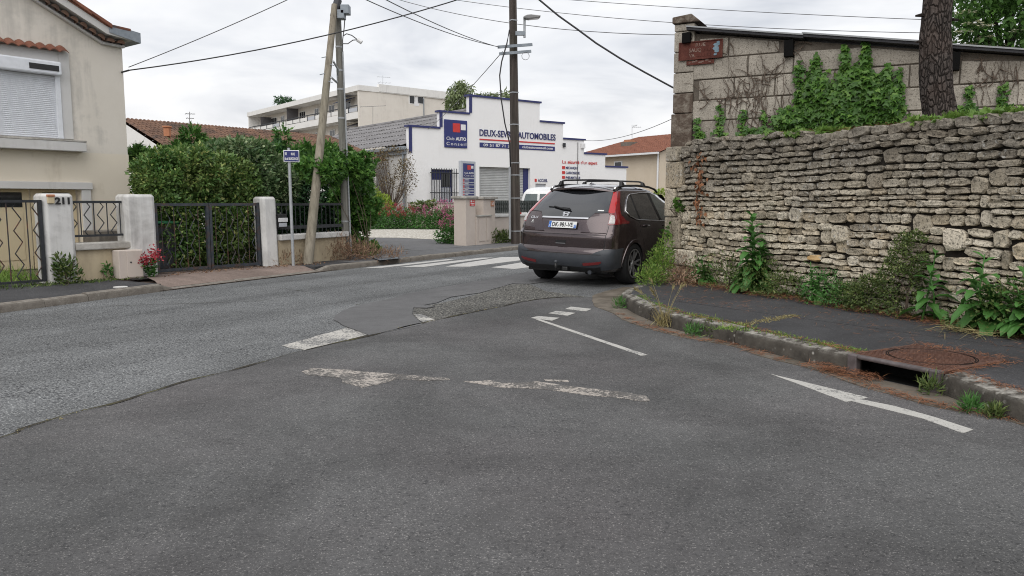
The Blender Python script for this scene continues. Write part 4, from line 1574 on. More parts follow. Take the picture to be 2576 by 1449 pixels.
wzb = FG.at(1112, 510)[1]
dr0, dr1, drz = FG.ux(1347, 470), FG.ux(1374, 470), FG.at(1360, 462)[1]
obj('facade', fholes(FG, out, [rect(sh0, sh1, PAVE_Z - .05, shz), rect(w0, w1, wzb, wzt), rect(dr0, dr1, PAVE_Z - .05, drz)], 0, -.3), m_white, GAR)
for i in range(7):
    lo, hi = ub_[i] - (.1 if i <= 2 else 0), ub_[i + 1] + (.1 if i >= 2 else .0)
    obj('edge_capping', MB().fbox(FG, lo, hi, -.34, .07, zs_[i] + .001, zs_[i] + .10), m_navy, GAR)
    if i <= 2:
        zl = zs_[i - 1] if i else PAVE_Z + 3.0
        obj('edge_capping', MB().fbox(FG, ub_[i] - .03, ub_[i] + .14, .003, .05, (zl + .1) if i else zs_[0] - 1.3, zs_[i]), m_navy, GAR)
# roller door
SHT = obj('roller_door', MB().fbox(FG, sh0, sh1, -.29, -.27, PAVE_Z - .05, shz), m_void, GAR)
nsl = 34
me_s = None
hs = (shz - PAVE_Z) / nsl
for k in range(nsl):
    if me_s is None:
        mb = MB()
        prof = [(0, 0), (.03, hs * .3), (.03, hs * .7), (0, hs * .98)]
        mb.add([FG.p(u, d, z) - FG.p(0, 0, 0) for u in (sh0 + .02, sh1 - .36) for d, z in prof], [(i, i + 1, i + 5, i + 4) for i in range(3)])
        me_s = mesh_of('slat', mb)
    put('slat', me_s, m_shutter_grey, SHT, loc=tuple(FG.p(0, -.25, PAVE_Z + k * hs)))
obj('door_reveal', MB().fbox(FG, sh1 - .35, sh1 - .003, -.26, -.2, PAVE_Z, shz - .003), m_navy, GAR)
obj('reception_door', MB().fbox(FG, dr0, dr1, -.15, -.1, PAVE_Z, drz), m_signgrey, GAR)
# barred window
WB = obj('window', MB().fbox(FG, w0, w1, -.2, -.15, wzb, wzt), m_navy, GAR)
obj('pane', MB().fbox(FG, w0 + .08, w0 + (w1 - w0) * .48, -.148, -.14, wzb + .05, wzt - .55), m_signwhite, WB)
obj('pane', MB().fbox(FG, w0 + (w1 - w0) * .5, w1 - .08, -.148, -.14, wzb + (wzt - wzb) * .48, wzt - .15), m_glassdark, WB)
obj('pane', MB().fbox(FG, w0 + (w1 - w0) * .5, w1 - .08, -.148, -.14, wzb + .05, wzb + (wzt - wzb) * .46), m_signgrey, WB)
for k in range(11):
    u = w0 - .12 + (w1 - w0 + .24) * k / 10
    obj('window_bar', MB().tube([FG.p(u, .16, wzb - .1), FG.p(u, .16, wzt + .05)], .022, 6), m_darkmetal, WB)
for z in (wzt - .22, wzb + .5):
    obj('window_bar', MB().fbox(FG, w0 - .22, w1 + .3, .15, .19, z, z + .05), m_darkmetal, WB)
# signs on the facade
b0, b1 = FG.at(1117, 374), FG.at(1174, 300)
bu0, bu1, bz0, bz1 = b0[0], b1[0], FG.at(1145, 372)[1], FG.at(1145, 302)[1]
BS = obj('logo_board', MB().fbox(FG, bu0, bu1, .005, .06, bz0, bz1), m_signblue, GAR, bevel=.03)


def logo(fr, parent, u0, u1, z0, z1, d):
    w, h = u1 - u0, z1 - z0
    obj('logo_square', MB().fbox(fr, u0 + w * .36, u0 + w * .68, d, d + .006, z0 + h * .56, z0 + h * .88), m_red, parent)
    obj('logo_square', MB().fbox(fr, u0 + w * .71, u0 + w * .92, d, d + .006, z0 + h * .65, z0 + h * .855), m_signwhite, parent)
    ftext('lettering', fr, 'Club', u0 + w * .08, z0 + h * .27, d + .004, h * .115, m_signwhite, parent, w=w * .34)
    ftext('lettering', fr, 'AUTO', u0 + w * .48, z0 + h * .27, d + .004, h * .115, m_signwhite, parent, w=w * .46, bold=.035)
    ftext('lettering', fr, 'Conseil', u0 + w * .08, z0 + h * .085, d + .004, h * .115, m_signwhite, parent, w=w * .86, spacing=1.35)


logo(FG, BS, bu0, bu1, bz0, bz1, .062)
tu0, tu1 = FG.ux(1206, 340), FG.ux(1397, 350)
tz0 = (FG.at(1206, 340)[1] + FG.at(1397, 354.5)[1]) / 2
cap = FG.at(1300, 332)[1] - FG.at(1300, 347.5)[1]
ftext('lettering', FG, 'DEUX-SEVRES AUTOMOBILES', tu0, tz0, .02, cap, m_navy, GAR, w=tu1 - tu0, bold=.012, thick=.03)
rz = (FG.at(1206, 349)[1] + FG.at(1396, 363)[1]) / 2
obj('red_line', MB().fbox(FG, tu0, tu1 - .05, .003, .025, rz - .035, rz + .035), m_red, GAR)
pz1 = (FG.at(1206, 357)[1] + FG.at(1396, 370)[1]) / 2
pz0 = (FG.at(1206, 369)[1] + FG.at(1396, 381.5)[1]) / 2
PBAR = obj('phone_board', MB().fbox(FG, tu0, tu1 - .05, .003, .03, pz0, pz1), m_signblue, GAR, bevel=.012)
wbar = tu1 - tu0
ftext('lettering', FG, '09 51 87 71 35', tu0 + wbar * .045, pz0 + (pz1 - pz0) * .24, .034, (pz1 - pz0) * .56, m_signwhite, PBAR, w=wbar * .36, bold=.015)
ftext('lettering', FG, 'clubautoconseil.com', tu0 + wbar * .54, pz0 + (pz1 - pz0) * .30, .034, (pz1 - pz0) * .52, m_signwhite, PBAR, w=wbar * .42, bold=.015)
su0, su1 = FG.ux(1414, 408), FG.ux(1502, 414)
sz = (FG.at(1414, 409.5)[1] + FG.at(1502, 415.5)[1]) / 2
ch = FG.at(1450, 403)[1] - FG.at(1450, 411)[1]
ws = su1 - su0
ftext('lettering', FG, 'La', su0, sz, .02, ch, m_red, GAR, w=ws * .11)
ftext('lettering', FG, 's\u00e9curit\u00e9', su0 + ws * .15, sz, .02, ch, m_red, GAR, w=ws * .33, bold=.02)
ftext('lettering', FG, "d'un", su0 + ws * .52, sz, .02, ch, m_red, GAR, w=ws * .18)
ftext('lettering', FG, 'expert', su0 + ws * .74, sz, .02, ch, m_red, GAR, w=ws * .26, bold=.02)
for txt, y, wd in (('MECANIQUE', 422.5, .34), ('CARROSSERIE', 435, .39), ('PNEUMATIQUE', 447, .41)):
    z = FG.at(1440, y + 3)[1]
    z_t = FG.at(1440, y - 3)[1]
    obj('bullet', MB().fbox(FG, su0, su0 + .22, .003, .03, z, z_t + .02), m_red, GAR)
    ftext('lettering', FG, txt, su0 + ws * .10, z, .02, z_t - z, m_navy, GAR, w=ws * wd, bold=.02)
za, zb_ = FG.at(1360, 457.5)[1], FG.at(1360, 450)[1]
obj('bullet', MB().fbox(FG, FG.ux(1345, 453), FG.ux(1349.5, 453), .003, .03, za, zb_), m_red, GAR)
ftext('lettering', FG, 'ACCUEIL', FG.ux(1353, 453), za, .02, zb_ - za, m_navy, GAR, w=FG.ux(1377, 453) - FG.ux(1353, 453), bold=.02)
# fittings at the right-hand step
uu, zz = FG.at(1464, 365)
obj('alarm_box', MB().fbox(FG, uu - .12, uu + .15, .003, .15, zz - .2, zz + .1), m_signwhite, GAR, bevel=.02)
obj('drop_cable', MB().tube([FG.p(FG.ux(1453, 360), .03, FG.at(1453, 358)[1]), FG.p(FG.ux(1453, 360), .03, .3)], .02, 6), m_cable_grey, GAR)
for y in (362, 367):
    uu, zz = FG.at(1416.5, y)
    obj('wall_light', MB().fbox(FG, uu - .05, uu + .12, .003, .12, zz - .08, zz + .05), m_darkmetal, GAR, bevel=.02)
# roof and side wall behind the gable
LEN = 19.0
ez = FG.at(1031, 366)[1]
ridge_u = (ub_[0] + ub_[5]) / 2
rdz = FG.at(1270, 262)[1] - .05
rows = 6
for side in (0, 1):
    ue, e2 = (ub_[0] - .35, ez) if side == 0 else (ub_[5] + .2, ez)
    for r_ in range(rows):
        mb = MB()
        t0, t1 = r_ / rows, (r_ + 1.08) / rows
        nc = 108
        vs_ = []
        for c in range(nc + 1):
            d = -.3 - LEN * c / nc
            wv = .035 * (1 if c % 2 else -1)
            for t, ad in ((t0, .05), (min(1, t1), -.0)):
                vs_.append(FG.p(ue + (ridge_u - ue) * t, d, e2 + (rdz - e2) * t + wv + ad))
        mb.add(vs_, [(2 * c, 2 * c + 1, 2 * c + 3, 2 * c + 2) for c in range(nc)])
        obj('roof_sheet', mb, m_fibro, GAR)
obj('ridge_capping', MB().tube([FG.p(ridge_u, -.3, rdz + .02), FG.p(ridge_u, -.3 - LEN, rdz + .02)], .14, 8), m_fibro, GAR)
obj('side_wall', MB().fbox(FG, ub_[0] + .005, ub_[0] + .3, -LEN, -.3, PAVE_Z - .1, ez - .05), m_white_side, GAR)
obj('side_wall', MB().fbox(FG, ub_[5] - .3, ub_[5], -LEN, -.3, PAVE_Z - .1, ez - .05), m_white_side, GAR)
obj('gutter', MB().fbox(FG, ub_[0] - .38, ub_[0] - .16, -LEN, -.02, ez - .22, ez - .04), m_zinc, GAR, bevel=.03)
obj('fascia', MB().fbox(FG, ub_[0] - .16, ub_[0] + .003, -LEN, -.301, ez - .42, ez - .05), m_zinc, GAR)
obj('downpipe', MB().tube([FG.p(ub_[0] - .1, -.5, ez - .2), FG.p(ub_[0] - .1, -.5, PAVE_Z)], .05, 8), m_zinc, GAR)
obj('back_wall', MB().fbox(FG, ub_[0], ub_[7], -LEN - .3, -LEN, PAVE_Z - .1, ez), m_white_side, GAR)

# ---- totem sign
TO = D(1175, 500, 27.2)
FT = Frame(D(1157, 450, 26.9), D(1193.5, 450, 27.6))
TOT = thing('totem_sign', 'upright grey sign panel with blue logo behind beige pillar', 'sign', (TO.x, TO.y, PAVE_Z))
tz1 = FT.at(1175, 405)[1]
PAN = obj('panel', MB().fbox(FT, 0, FT.len, -.06, .06, PAVE_Z, tz1), m_signgrey, TOT, bevel=.015)
lz0, lz1 = FT.at(1175, 447)[1], FT.at(1175, 411.5)[1]
LB_ = obj('logo_board', MB().fbox(FT, FT.len * .13, FT.len * .87, .062, .07, lz0, lz1), m_signblue, PAN)
logo(FT, LB_, FT.len * .13, FT.len * .87, lz0, lz1, .0715)
for k, (ya, yb, tx) in enumerate(((450.5, 457.5, .55), (460, 463.5, .45), (466, 473, .55), (475.5, 478.5, .42), (481.5, 485, .6), (488, 491.5, .4))):
    z0, z1 = FT.at(1175, yb)[1], FT.at(1175, ya)[1]
    rb = obj('list_board', MB().fbox(FT, FT.len * .22, FT.len * .87, .062, .068, z0, z1), m_signblue, PAN)
    obj('bullet', MB().fbox(FT, FT.len * .13, FT.len * .19, .062, .068, z0, z1), m_red, PAN)
    for j in range(2 if z1 - z0 > .07 else 1):
        zc = z0 + (z1 - z0) * (.5 if z1 - z0 <= .07 else (.72 if j == 0 else .28))
        obj('text_line', MB().fbox(FT, FT.len * .25, FT.len * (.25 + tx * .5), .0685, .0705, zc - .008, zc + .008), m_signwhite, rb)

# ---- beige pillars and walls at the forecourt
pa = G(1178, 618, PAVE_Z)
FF = Frame((pa.x, pa.y), (pa.x + .507, pa.y + .861))


def pillar(u0, u1, dep, ztop, label, cap=True, sign=False):
    t = thing('wall_pillar', label, 'pillar', tuple(FF.p((u0 + u1) / 2, 0, PAVE_Z)), 'beige pillars at the forecourt')
    obj('shaft', MB().fbox(FF, u0, u1, -dep, .0, PAVE_Z - .05, ztop), m_beige, t, bevel=.012)
    obj('cap_stone', MB().fbox(FF, u0 - .06, u1 + .06, -dep - .06, .06, ztop + .001, ztop + .075), m_coping, t, bevel=.014)
    return t


uA0, uA1 = FF.ux(1172, 560), FF.ux(1197, 560)
zA = FF.at(1180, 500)[1]
PA = pillar(uA0, uA1, .42, zA, 'beige rendered pillar with small red notice by the gravel')
nz0, nz1 = FF.at(1188, 518, .01)[1], FF.at(1188, 503, .01)[1]
nu0, nu1 = FF.ux(1182.5, 510, .01), FF.ux(1194.5, 510, .01)
NB = obj('notice', MB().fbox(FF, nu0, nu1, .002, .012, nz0, nz1), m_red, PA)
for k, (a, b, c, d_) in enumerate(((.1, .4, .6, .92), (.5, .9, .78, .84), (.5, .9, .66, .72), (.12, .88, .36, .46), (.25, .75, .1, .2))):
    obj('notice_print', MB().fbox(FF, nu0 + (nu1 - nu0) * a, nu0 + (nu1 - nu0) * b, .0125, .014, nz0 + (nz1 - nz0) * c, nz0 + (nz1 - nz0) * d_), m_signwhite, NB)
uB0, uB1 = FF.ux(1216, 560), FF.ux(1246, 560)
PB = pillar(uB0, uB1, .42, FF.at(1230, 501)[1], 'beige rendered pillar with orange number plate by slatted fence')
obj('number_plate', MB().fbox(FF, uB1 - .26, uB1 - .08, .002, .014, FF.at(1240, 519)[1], FF.at(1240, 505)[1]), m_terracotta, PB)
ftext('lettering', FF, '57', uB1 - .235, FF.at(1240, 516)[1], .016, .1, m_signwhite, PB, w=.13, thick=.003)
LWC = thing('garden_wall', 'beige rendered wall with meter doors between the two pillars', 'wall', tuple(FF.p(uA1, 0, PAVE_Z)))
zt2 = FF.at(1205, 545)[1]
obj('wall_body', MB().fbox(FF, uA1 - .01, uB0 + .35, -.35, .03, PAVE_Z - .05, zt2), m_beige, LWC)
obj('coping', MB().fbox(FF, uA1 + .0, uB0 + .40, -.37, .07, zt2 + .001, zt2 + .05), m_coping, LWC, bevel=.01)
for a, b in ((.05, .42), (.46, .62)):
    obj('meter_door', MB().fbox(FF, uB0 - .35 + a, uB0 - .35 + b, .031, .045, PAVE_Z + .1, zt2 - .06), m_beige, LWC, bevel=.006)
obj('fence_backing_wall', MB().fbox(FF, uA1, uB0, -.38, -.30, zt2, FF.at(1205, 512)[1]), m_beige, LWC)
LWD = thing('garden_wall', 'beige rendered wall under dark slatted fence behind car', 'wall', tuple(FF.p(uB1, 0, PAVE_Z)))
zt3 = FF.at(1262, 546)[1]
obj('wall_body', MB().fbox(FF, uB1 - .01, uB1 + 9.5, -.30, -.05, PAVE_Z - .05, zt3), m_beige, LWD)
obj('coping', MB().fbox(FF, uB1, uB1 + 9.5, -.34, .0, zt3 + .001, zt3 + .06), m_coping_w, LWD, bevel=.01)
SF = thing('slatted_fence', 'dark green vertical slat fence on beige wall behind pole', 'fence', tuple(FF.p(uB1, 0, zt3)))
sz0, sz1 = FF.at(1262, 536)[1], FF.at(1262, 504.5)[1]
m_slat = plain('dark_green_slat', (.022, .030, .026), .5)
ms = mesh_of('slat', MB().box(-.033, .033, -.012, .012, 0, sz1 - sz0))
for k in range(84):
    p = FF.p(uB1 + .06 + k * .112, -.14, sz0)
    put('slat', ms, m_slat, SF, loc=tuple(p), rot=(0, 0, math.atan2(FF.e.y, FF.e.x)))
for z in (sz0 + .1, sz1 - .14):
    obj('rail', MB().fbox(FF, uB1, uB1 + 9.5, -.19, -.155, z, z + .06), m_slat, SF)
for k in range(5):
    obj('fence_post', MB().fbox(FF, uB1 + .2 + k * 2.2, uB1 + .25 + k * 2.2, -.24, -.195, zt3 + .06, sz1 - .05), m_slat, SF)
FS2 = Frame((-5.2, 38.6), (-2.35, 36.6))
FS3 = Frame((-2.35, 36.6), tuple(FF.p(uA0 + .1, -.3, 0))[:2])
LWE = thing('garden_wall', 'beige wall with tile coping beside the gravel forecourt', 'wall', tuple(FS2.p(0, 0, PAVE_Z)))
obj('wall_body', MB().fbox(FS2, 0, FS2.len, -.2, .0, PAVE_Z - .05, 1.27), m_beige, LWE)
obj('wall_body', MB().fbox(FS3, .0, FS3.len, -.2, .0, PAVE_Z - .05, 1.27), m_beige, LWE)
obj('coping', MB().fbox(FS3, .05, FS3.len, -.25, .05, 1.271, 1.32), m_coping, LWE)
nt = 16
cm = None
for k in range(nt):
    if cm is None:
        cm = mesh_of('coping_tile', MB().fbox(Frame((0, 0), (FS2.e.x, FS2.e.y)), .004, FS2.len / nt - .004, -.25, .05, 0, .05))
    put('coping_tile', cm, m_coping, LWE, loc=tuple(FS2.p(k * FS2.len / nt, 0, 1.272 + random.uniform(0, .006))))

# ---- low tiled house behind the hedge


def tile_roof(name, a, b, c, d, ncol, nrow, mat, parent, amp=.05):
    """barrel-tiled slope: a,b along the eave, d,c along the ridge"""
    mb = MB()
    a, b, c, d = map(Vector, (a, b, c, d))
    nrm = (b - a).cross(d - a).normalized()
    if nrm.z < 0:
        nrm = -nrm
    for r_ in range(nrow):
        t0, t1 = r_ / nrow, (r_ + 1.12) / nrow
        vs_ = []
        seg = 4
        for i in range(ncol * seg + 1):
            s = i / (ncol * seg)
            wv = amp * abs(math.sin(math.pi * i / seg)) + random.uniform(-.006, .006)
            p0, p1 = a.lerp(b, s), d.lerp(c, s)
            vs_.append(p0.lerp(p1, t0) + nrm * (wv + .018))
            vs_.append(p0.lerp(p1, min(1, t1)) + nrm * wv)
        n = ncol * seg
        mb.add(vs_, [(2 * i, 2 * i + 2, 2 * i + 3, 2 * i + 1) for i in range(n)])
    o = obj(name, mb, mat, parent)
    o['kind'] = 'stuff'
    return o


r0 = D(305, 299, 34.0)
rdir = Vector((.6, .8, 0)).normalized()
rl = 11.4
nrm = Vector((.8, -.6, 0))
TH = thing('low_house', 'low house with old brown barrel tile roof behind hedge', 'house', (r0.x + 2, r0.y, PAVE_Z))
rz_ = r0.z
ridge0, ridge1 = Vector((r0.x, r0.y, rz_)), Vector((r0.x, r0.y, rz_)) + rdir * rl
eav = 3.8
ez_ = rz_ - 1.45
e0 = ridge0 + nrm * eav
e1 = ridge1 + nrm * eav + rdir * .7
e0.z = e1.z = ez_
tile_roof('roof_tiles', e0, e1, ridge1, ridge0, 62, 13, m_tile_old, TH, .085)
f0, f1 = ridge0 - nrm * eav, ridge1 - nrm * eav + rdir * .7
f0.z = f1.z = ez_
tile_roof('roof_tiles', f1, f0, ridge0, ridge1, 40, 8, m_tile_old, TH)
tile_roof('roof_tiles', e1, f1, ridge1 + Vector((0, 0, .0)), ridge1 + Vector((0, 0, .0)), 36, 10, m_tile_old, TH)
FTH = Frame((e0 - nrm * .4)[:2], (e1 - nrm * .4 - rdir * .4)[:2])
obj('wall', MB().fbox(FTH, 0, FTH.len, -eav * 2 + .8, 0, PAVE_Z - .1, ez_ - .02), m_apt_w, TH)
mb = MB().add([FTH.p(.02, 0, ez_ - .03), FTH.p(.02, -eav * 2 + .8, ez_ - .03), FTH.p(.02, -eav + .4, rz_ - .12)], [(0, 1, 2)])
obj('gable', mb, m_apt_w, TH)
cv = D(421, 337, 33.2)
obj('roof_vent', MB().box(cv.x - .11, cv.x + .11, cv.y - .11, cv.y + .11, cv.z - .1, cv.z + .26), m_terracotta, TH)
obj('vent_cap', MB().box(cv.x - .16, cv.x + .16, cv.y - .16, cv.y + .16, cv.z + .262, cv.z + .33), m_terracotta, TH, bevel=.03)


def antenna(x, ytop, ybase, Y, label, spans, tv_elems=6):
    p0, p1 = D(x, ybase, Y), D(x, ytop, Y)
    t = thing('tv_antenna', label, 'antenna', tuple(p0))
    r = max(.012, .30 * Y / FOC / 1.0 * .35)
    obj('mast', MB().tube([p0, p1], r * 1.2, 5), m_cable_grey, t)
    for (xa, ya, xb, yb, n, hpx) in spans:
        a, b = D(xa, ya, Y), D(xb, yb, Y)
        bm_ = obj('boom', MB().tube([a, b], r, 5), m_cable_grey, t)
        for k in range(n):
            c = a.lerp(b, (k + .5) / n)
            h = px2m(hpx, Y) * (1.0 if k else 1.8)
            obj('element', MB().tube([c - Vector((h * .3, h * .8, h * .5)), c + Vector((h * .3, h * .8, h * .5))], r * .7, 4), m_cable_grey, bm_)
    return t


antenna(477, 281, 312, 34.5, 'tv antenna standing on the brown tiled roof', [(466, 286, 491, 287, 6, 2.5), (468, 297, 488, 298, 4, 2.0)])

# ---- apartment block
AC = D(905, 300, 92.0)
AL = Frame((AC.x, AC.y), (AC.x - .624 * 10, AC.y + .781 * 10), True)
if AL.n.y > 0:
    AL = Frame((AC.x, AC.y), (AC.x - .624 * 10, AC.y + .781 * 10))
AR = Frame((AC.x, AC.y), (AC.x + .751 * 10, AC.y + .66 * 10))
APT = thing('apartment_block', 'pale flat roofed apartment block with long balconies', 'building', (AC.x, AC.y, 0))
la = AL.ux(625, 300)
ra = AR.ux(1127, 240)
zt_ = (AL.at(905, 216)[1] + AL.at(626, 281)[1]) / 2
z_sof = zt_ - .62
fl = [AL.at(905, 287)[1]]
pitch_ = z_sof - fl[0]
while fl[-1] > 3:
    fl.append(fl[-1] - (pitch_ + .45))
RC = 1.7
q0 = AL.p(0, -RC, 0)
pts = [AL.p(0, -RC, 0), AL.p(la, -RC, 0), AL.p(la, -RC, 0) + AR.e * (ra - RC * .2), AR.p(ra, 0, 0), AR.p(1.2, 0, 0), AR.p(1.2, 0, 0) - AR.n * .01]
body_poly = [AR.p(RC, -.0, 0), AR.p(ra, 0, 0), AR.p(ra, 0, 0) + AL.e * la, AL.p(la, -RC, 0)]
obj('wall', MB().slab([(p.x, p.y) for p in [AL.p(0.0, -RC, 0), AR.p(ra, 0, 0), AR.p(ra, 0, 0) + AL.e * la, AL.p(la, -RC, 0)]], 0, z_sof), m_apt, APT)
roof_poly = [AL.p(-.15, .15, 0), AR.p(ra + .15, .15, 0), AR.p(ra, 0, 0) + AL.e * (la + .15), AL.p(la + .15, .15, 0)]
obj('roof_slab', MB().slab([(p.x, p.y) for p in roof_poly], z_sof + .002, zt_), m_apt_w, APT)
obj('corner_wall', MB().fbox(AL, -.0, .35, -RC, .05, 0, z_sof), m_apt, APT)
obj('end_wall', MB().fbox(AL, la - .3, la, -RC, .05, 0, z_sof), m_apt_w, APT)
m_awn = plain('awning_fabric', (.10, .095, .10), .8)
m_navyawn = plain('navy_awning', (.03, .05, .12), .8)
for fi, z in enumerate(fl[:3]):
    obj('balcony_slab', MB().fbox(AL, .352, la - .302, -RC, .06, z - .45, z + .32), m_apt_w, APT)
    RA = obj('balcony_rail', MB().fbox(AL, .36, la - .31, .0, .06, z + 1.0, z + 1.12), m_darkmetal, APT)
    npn = 15
    for k in range(npn):
        ua, ub2 = .36 + (la - .7) * k / npn, .36 + (la - .7) * (k + 1) / npn
        obj('baluster', MB().fbox(AL, ua, ua + .10, -.005, .065, z + .32, z + .998), m_darkmetal, RA)
        obj('rail_panel', MB().fbox(AL, ua + .12, ub2 - .06, .015, .03, z + .40, z + .85), m_apt_w if (k * 7 + fi) % 5 else m_signgrey, RA)
    zc = z + pitch_
    for k, (x, wd) in enumerate(((660, .9), (690, 2.2), (712, 1.3), (762, 2.0), (798, 1.3), (872, 2.6), (836, 1.6))):
        uw = AL.ux(x, 300, -RC)
        WN = obj('window', MB().fbox(AL, uw - wd / 2, uw + wd / 2, -RC + .003, -RC + .06, z + (.15 if k in (1, 3, 5) else .9), zc - .5), m_apt_w, APT)
        nn = 2 if wd < 2 else 3
        for j in range(nn):
            obj('pane', MB().fbox(AL, uw - wd / 2 + .1 + j * (wd - .1) / nn, uw - wd / 2 + (j + 1) * (wd - .1) / nn, -RC + .062, -RC + .07, z + (.3 if k in (1, 3, 5) else 1.0), zc - .6), m_glassdark, WN)
    for k, x in enumerate((668, 735)):
        uw = AL.ux(x, 300, -.8)
        obj('balcony_divider', MB().fbox(AL, uw - .05, uw + .05, -RC, -.05, z + .12, zc - .05 if k != 0 else zc - .4), m_awn, APT)
    if fi < 2:
        ux_ = AL.ux(855 if fi == 0 else 880, 260, -.3)
        mb = MB().hexa([AL.p(ux_ - 1.6, -RC + .1, zc - .25), AL.p(ux_ + 1.6, -RC + .1, zc - .25), AL.p(ux_ + 1.6, -.2, zc - .8), AL.p(ux_ - 1.6, -.2, zc - .8),
                        AL.p(ux_ - 1.6, -RC + .1, zc - .2), AL.p(ux_ + 1.6, -RC + .1, zc - .2), AL.p(ux_ + 1.6, -.2, zc - .75), AL.p(ux_ - 1.6, -.2, zc - .75)])
        obj('awning', mb, m_navyawn if fi == 0 else m_awn, APT)
for x in (1037, 1057):
    uw, zw = AR.at(x, 250)
    WN = obj('window', MB().fbox(AR, uw - .55, uw + .55, .003, .05, zw - .6, zw + .7), m_apt_w, APT)
    obj('pane', MB().fbox(AR, uw - .4, uw + .4, .052, .06, zw - .5, zw + .6), m_glassdark, WN)
uw, zw = AR.at(1047, 250)
obj('blind', MB().fbox(AR, uw - .35, uw + .4, .003, .06, zw - .8, zw + .7), m_signwhite, APT)
uw, zw = AR.at(1065, 248)
obj('downpipe', MB().tube([AR.p(uw, .08, zw), AR.p(uw, .08, 1)], .07, 6), m_zinc, APT)
obj('parapet', MB().fbox(AR, AR.ux(952, 230), ra + .1, -.3, .2, z_sof + .1, zt_ + .35), m_apt_w, APT)
antenna(963, 190, 216, 96, 'tv antenna on the flat roof of apartment block', [(948, 193, 982, 195, 7, 2.5), (950, 208, 984, 209, 4, 5)])
antenna(938, 268, 312, 58, 'tall tv antenna standing between garage roof and apartments', [(905, 269, 971, 266, 12, 2.0)])

# ---- far house at the right of the garage
h0, h1 = D(1440, 430, 66.0), D(1659, 430, 58.0)
FR_ = Frame((h0.x, h0.y), (h1.x, h1.y))
RH = thing('far_house', 'cream house with red tiled roof beyond the garage', 'house', (h1.x, h1.y, PAVE_Z))
hz = FR_.at(1600, 388)[1]
dep = 9.0
obj('wall', MB().fbox(FR_, 0, FR_.len, -dep, 0, 0, hz), m_farhouse, RH)
rzz = hz + 1.75
A = FR_.p(-.5, .5, hz)
B = FR_.p(FR_.len + .4, .5, hz)
C = FR_.p(FR_.len + .4, -dep / 2, rzz)
D_ = FR_.p(3.4, -dep / 2, rzz)
tile_roof('roof_tiles', A, B, C, D_, 46, 14, m_tile, RH, .06)
tile_roof('roof_tiles', FR_.p(FR_.len + .4, -dep - .5, hz), FR_.p(-.5, -dep - .5, hz), D_, C, 40, 8, m_tile, RH, .06)
tile_roof('roof_tiles', FR_.p(-.5, -dep - .5, hz), A, D_, D_, 24, 10, m_tile, RH, .06)
obj('gable', MB().add([FR_.p(FR_.len + .003, 0, hz), FR_.p(FR_.len + .003, -dep, hz), FR_.p(FR_.len + .003, -dep / 2, rzz - .1)], [(0, 1, 2)]), m_farhouse, RH)
cu2, cz2 = FR_.at(1578, 375, -2)
obj('chimney', MB().fbox(FR_, cu2 - .55, cu2 + .55, -2.6, -1.8, hz + .3, cz2 + .55), m_kerb2, RH)
obj('chimney_pot', MB().fbox(FR_, cu2 - .3, cu2 + .3, -2.5, -1.9, cz2 + .552, cz2 + .75), m_terracotta, RH)
du = FR_.ux(1655, 400, .1)
obj('downpipe', MB().tube([FR_.p(du, .1, hz - .1), FR_.p(du, .1, .2)], .07, 6), m_signwhite, RH)
obj('gutter', MB().fbox(FR_, -.5, FR_.len + .4, .5, .66, hz - .12, hz + .02), m_signwhite, RH)
uw, zw = FR_.at(1556, 417)
WN = obj('window', MB().fbox(FR_, uw - .45, uw + .45, .003, .06, zw - .3, zw + .35), m_signwhite, RH)
obj('pane', MB().fbox(FR_, uw - .35, uw + .35, .062, .07, zw - .22, zw + .27), m_glassdark, WN)
antenna(1590, 314, 356, 60, 'tv antenna on the red tiled roof of the cream house', [(1590, 320, 1613, 320, 5, 2.5), (1592, 318, 1603, 315, 4, 5)])

# ================================================================== stone wall on the right
def stone_mat(name, zlo, zhi):
    t = NT(name)
    oi = t.n.new('ShaderNodeObjectInfo')
    g = t.n.new('ShaderNodeNewGeometry')
    r = t.math('FRACT', t.math('ADD', oi.outputs['Random'], g.outputs['Random Per Island']))
    c = t.ramp(r, [(0.0, (.29, .245, .18)), (.15, (.48, .415, .315)), (.4, (.66, .585, .455)), (.7, (.78, .70, .565)), (.88, (.70, .57, .39)), (1.0, (.40, .345, .265))])
    n1 = t.noise(9, 7, .7)
    c = t.mix(t.ramp(n1, [(.35, 0.0), (.7, .45)]), c, (.66, .60, .49))
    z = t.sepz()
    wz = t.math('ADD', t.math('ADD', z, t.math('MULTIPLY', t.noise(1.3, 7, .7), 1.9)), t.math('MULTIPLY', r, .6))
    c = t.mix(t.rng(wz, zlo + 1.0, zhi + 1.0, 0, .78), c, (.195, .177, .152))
    pits = t.ramp(t.noise(30, 6, .78), [(.38, 1.0), (.50, 0.0)])
    c = t.mix(t.math('MULTIPLY', pits, .85), c, (.055, .048, .04))
    lich = t.math('MULTIPLY', t.ramp(t.noise(26, 5, .6), [(.57, 0.0), (.64, 1.0)]), t.ramp(t.noise(1.3, 4), [(.5, 0.0), (.6, .7)]))
    c = t.mix(lich, c, (.60, .59, .55))
    t.bump(t.math('ADD', t.math('ADD', t.noise(24, 7, .72), t.math('MULTIPLY', t.noise(9, 4, .6), 1.2)), t.math('MULTIPLY', t.noise(90, 4, .7), .3)), 1.0, .026)
    return t.done(c, .95, 0, .15)


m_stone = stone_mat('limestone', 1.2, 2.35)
m_core = mottled('wall_core_earth', (.012, .010, .008), (.035, .03, .024), 6, .97, .5, 40, .02)


def wall_top(u):
    return 2.29 - .024 * u + .03 * noise.noise(Vector((u * 1.3, 0, 0)))


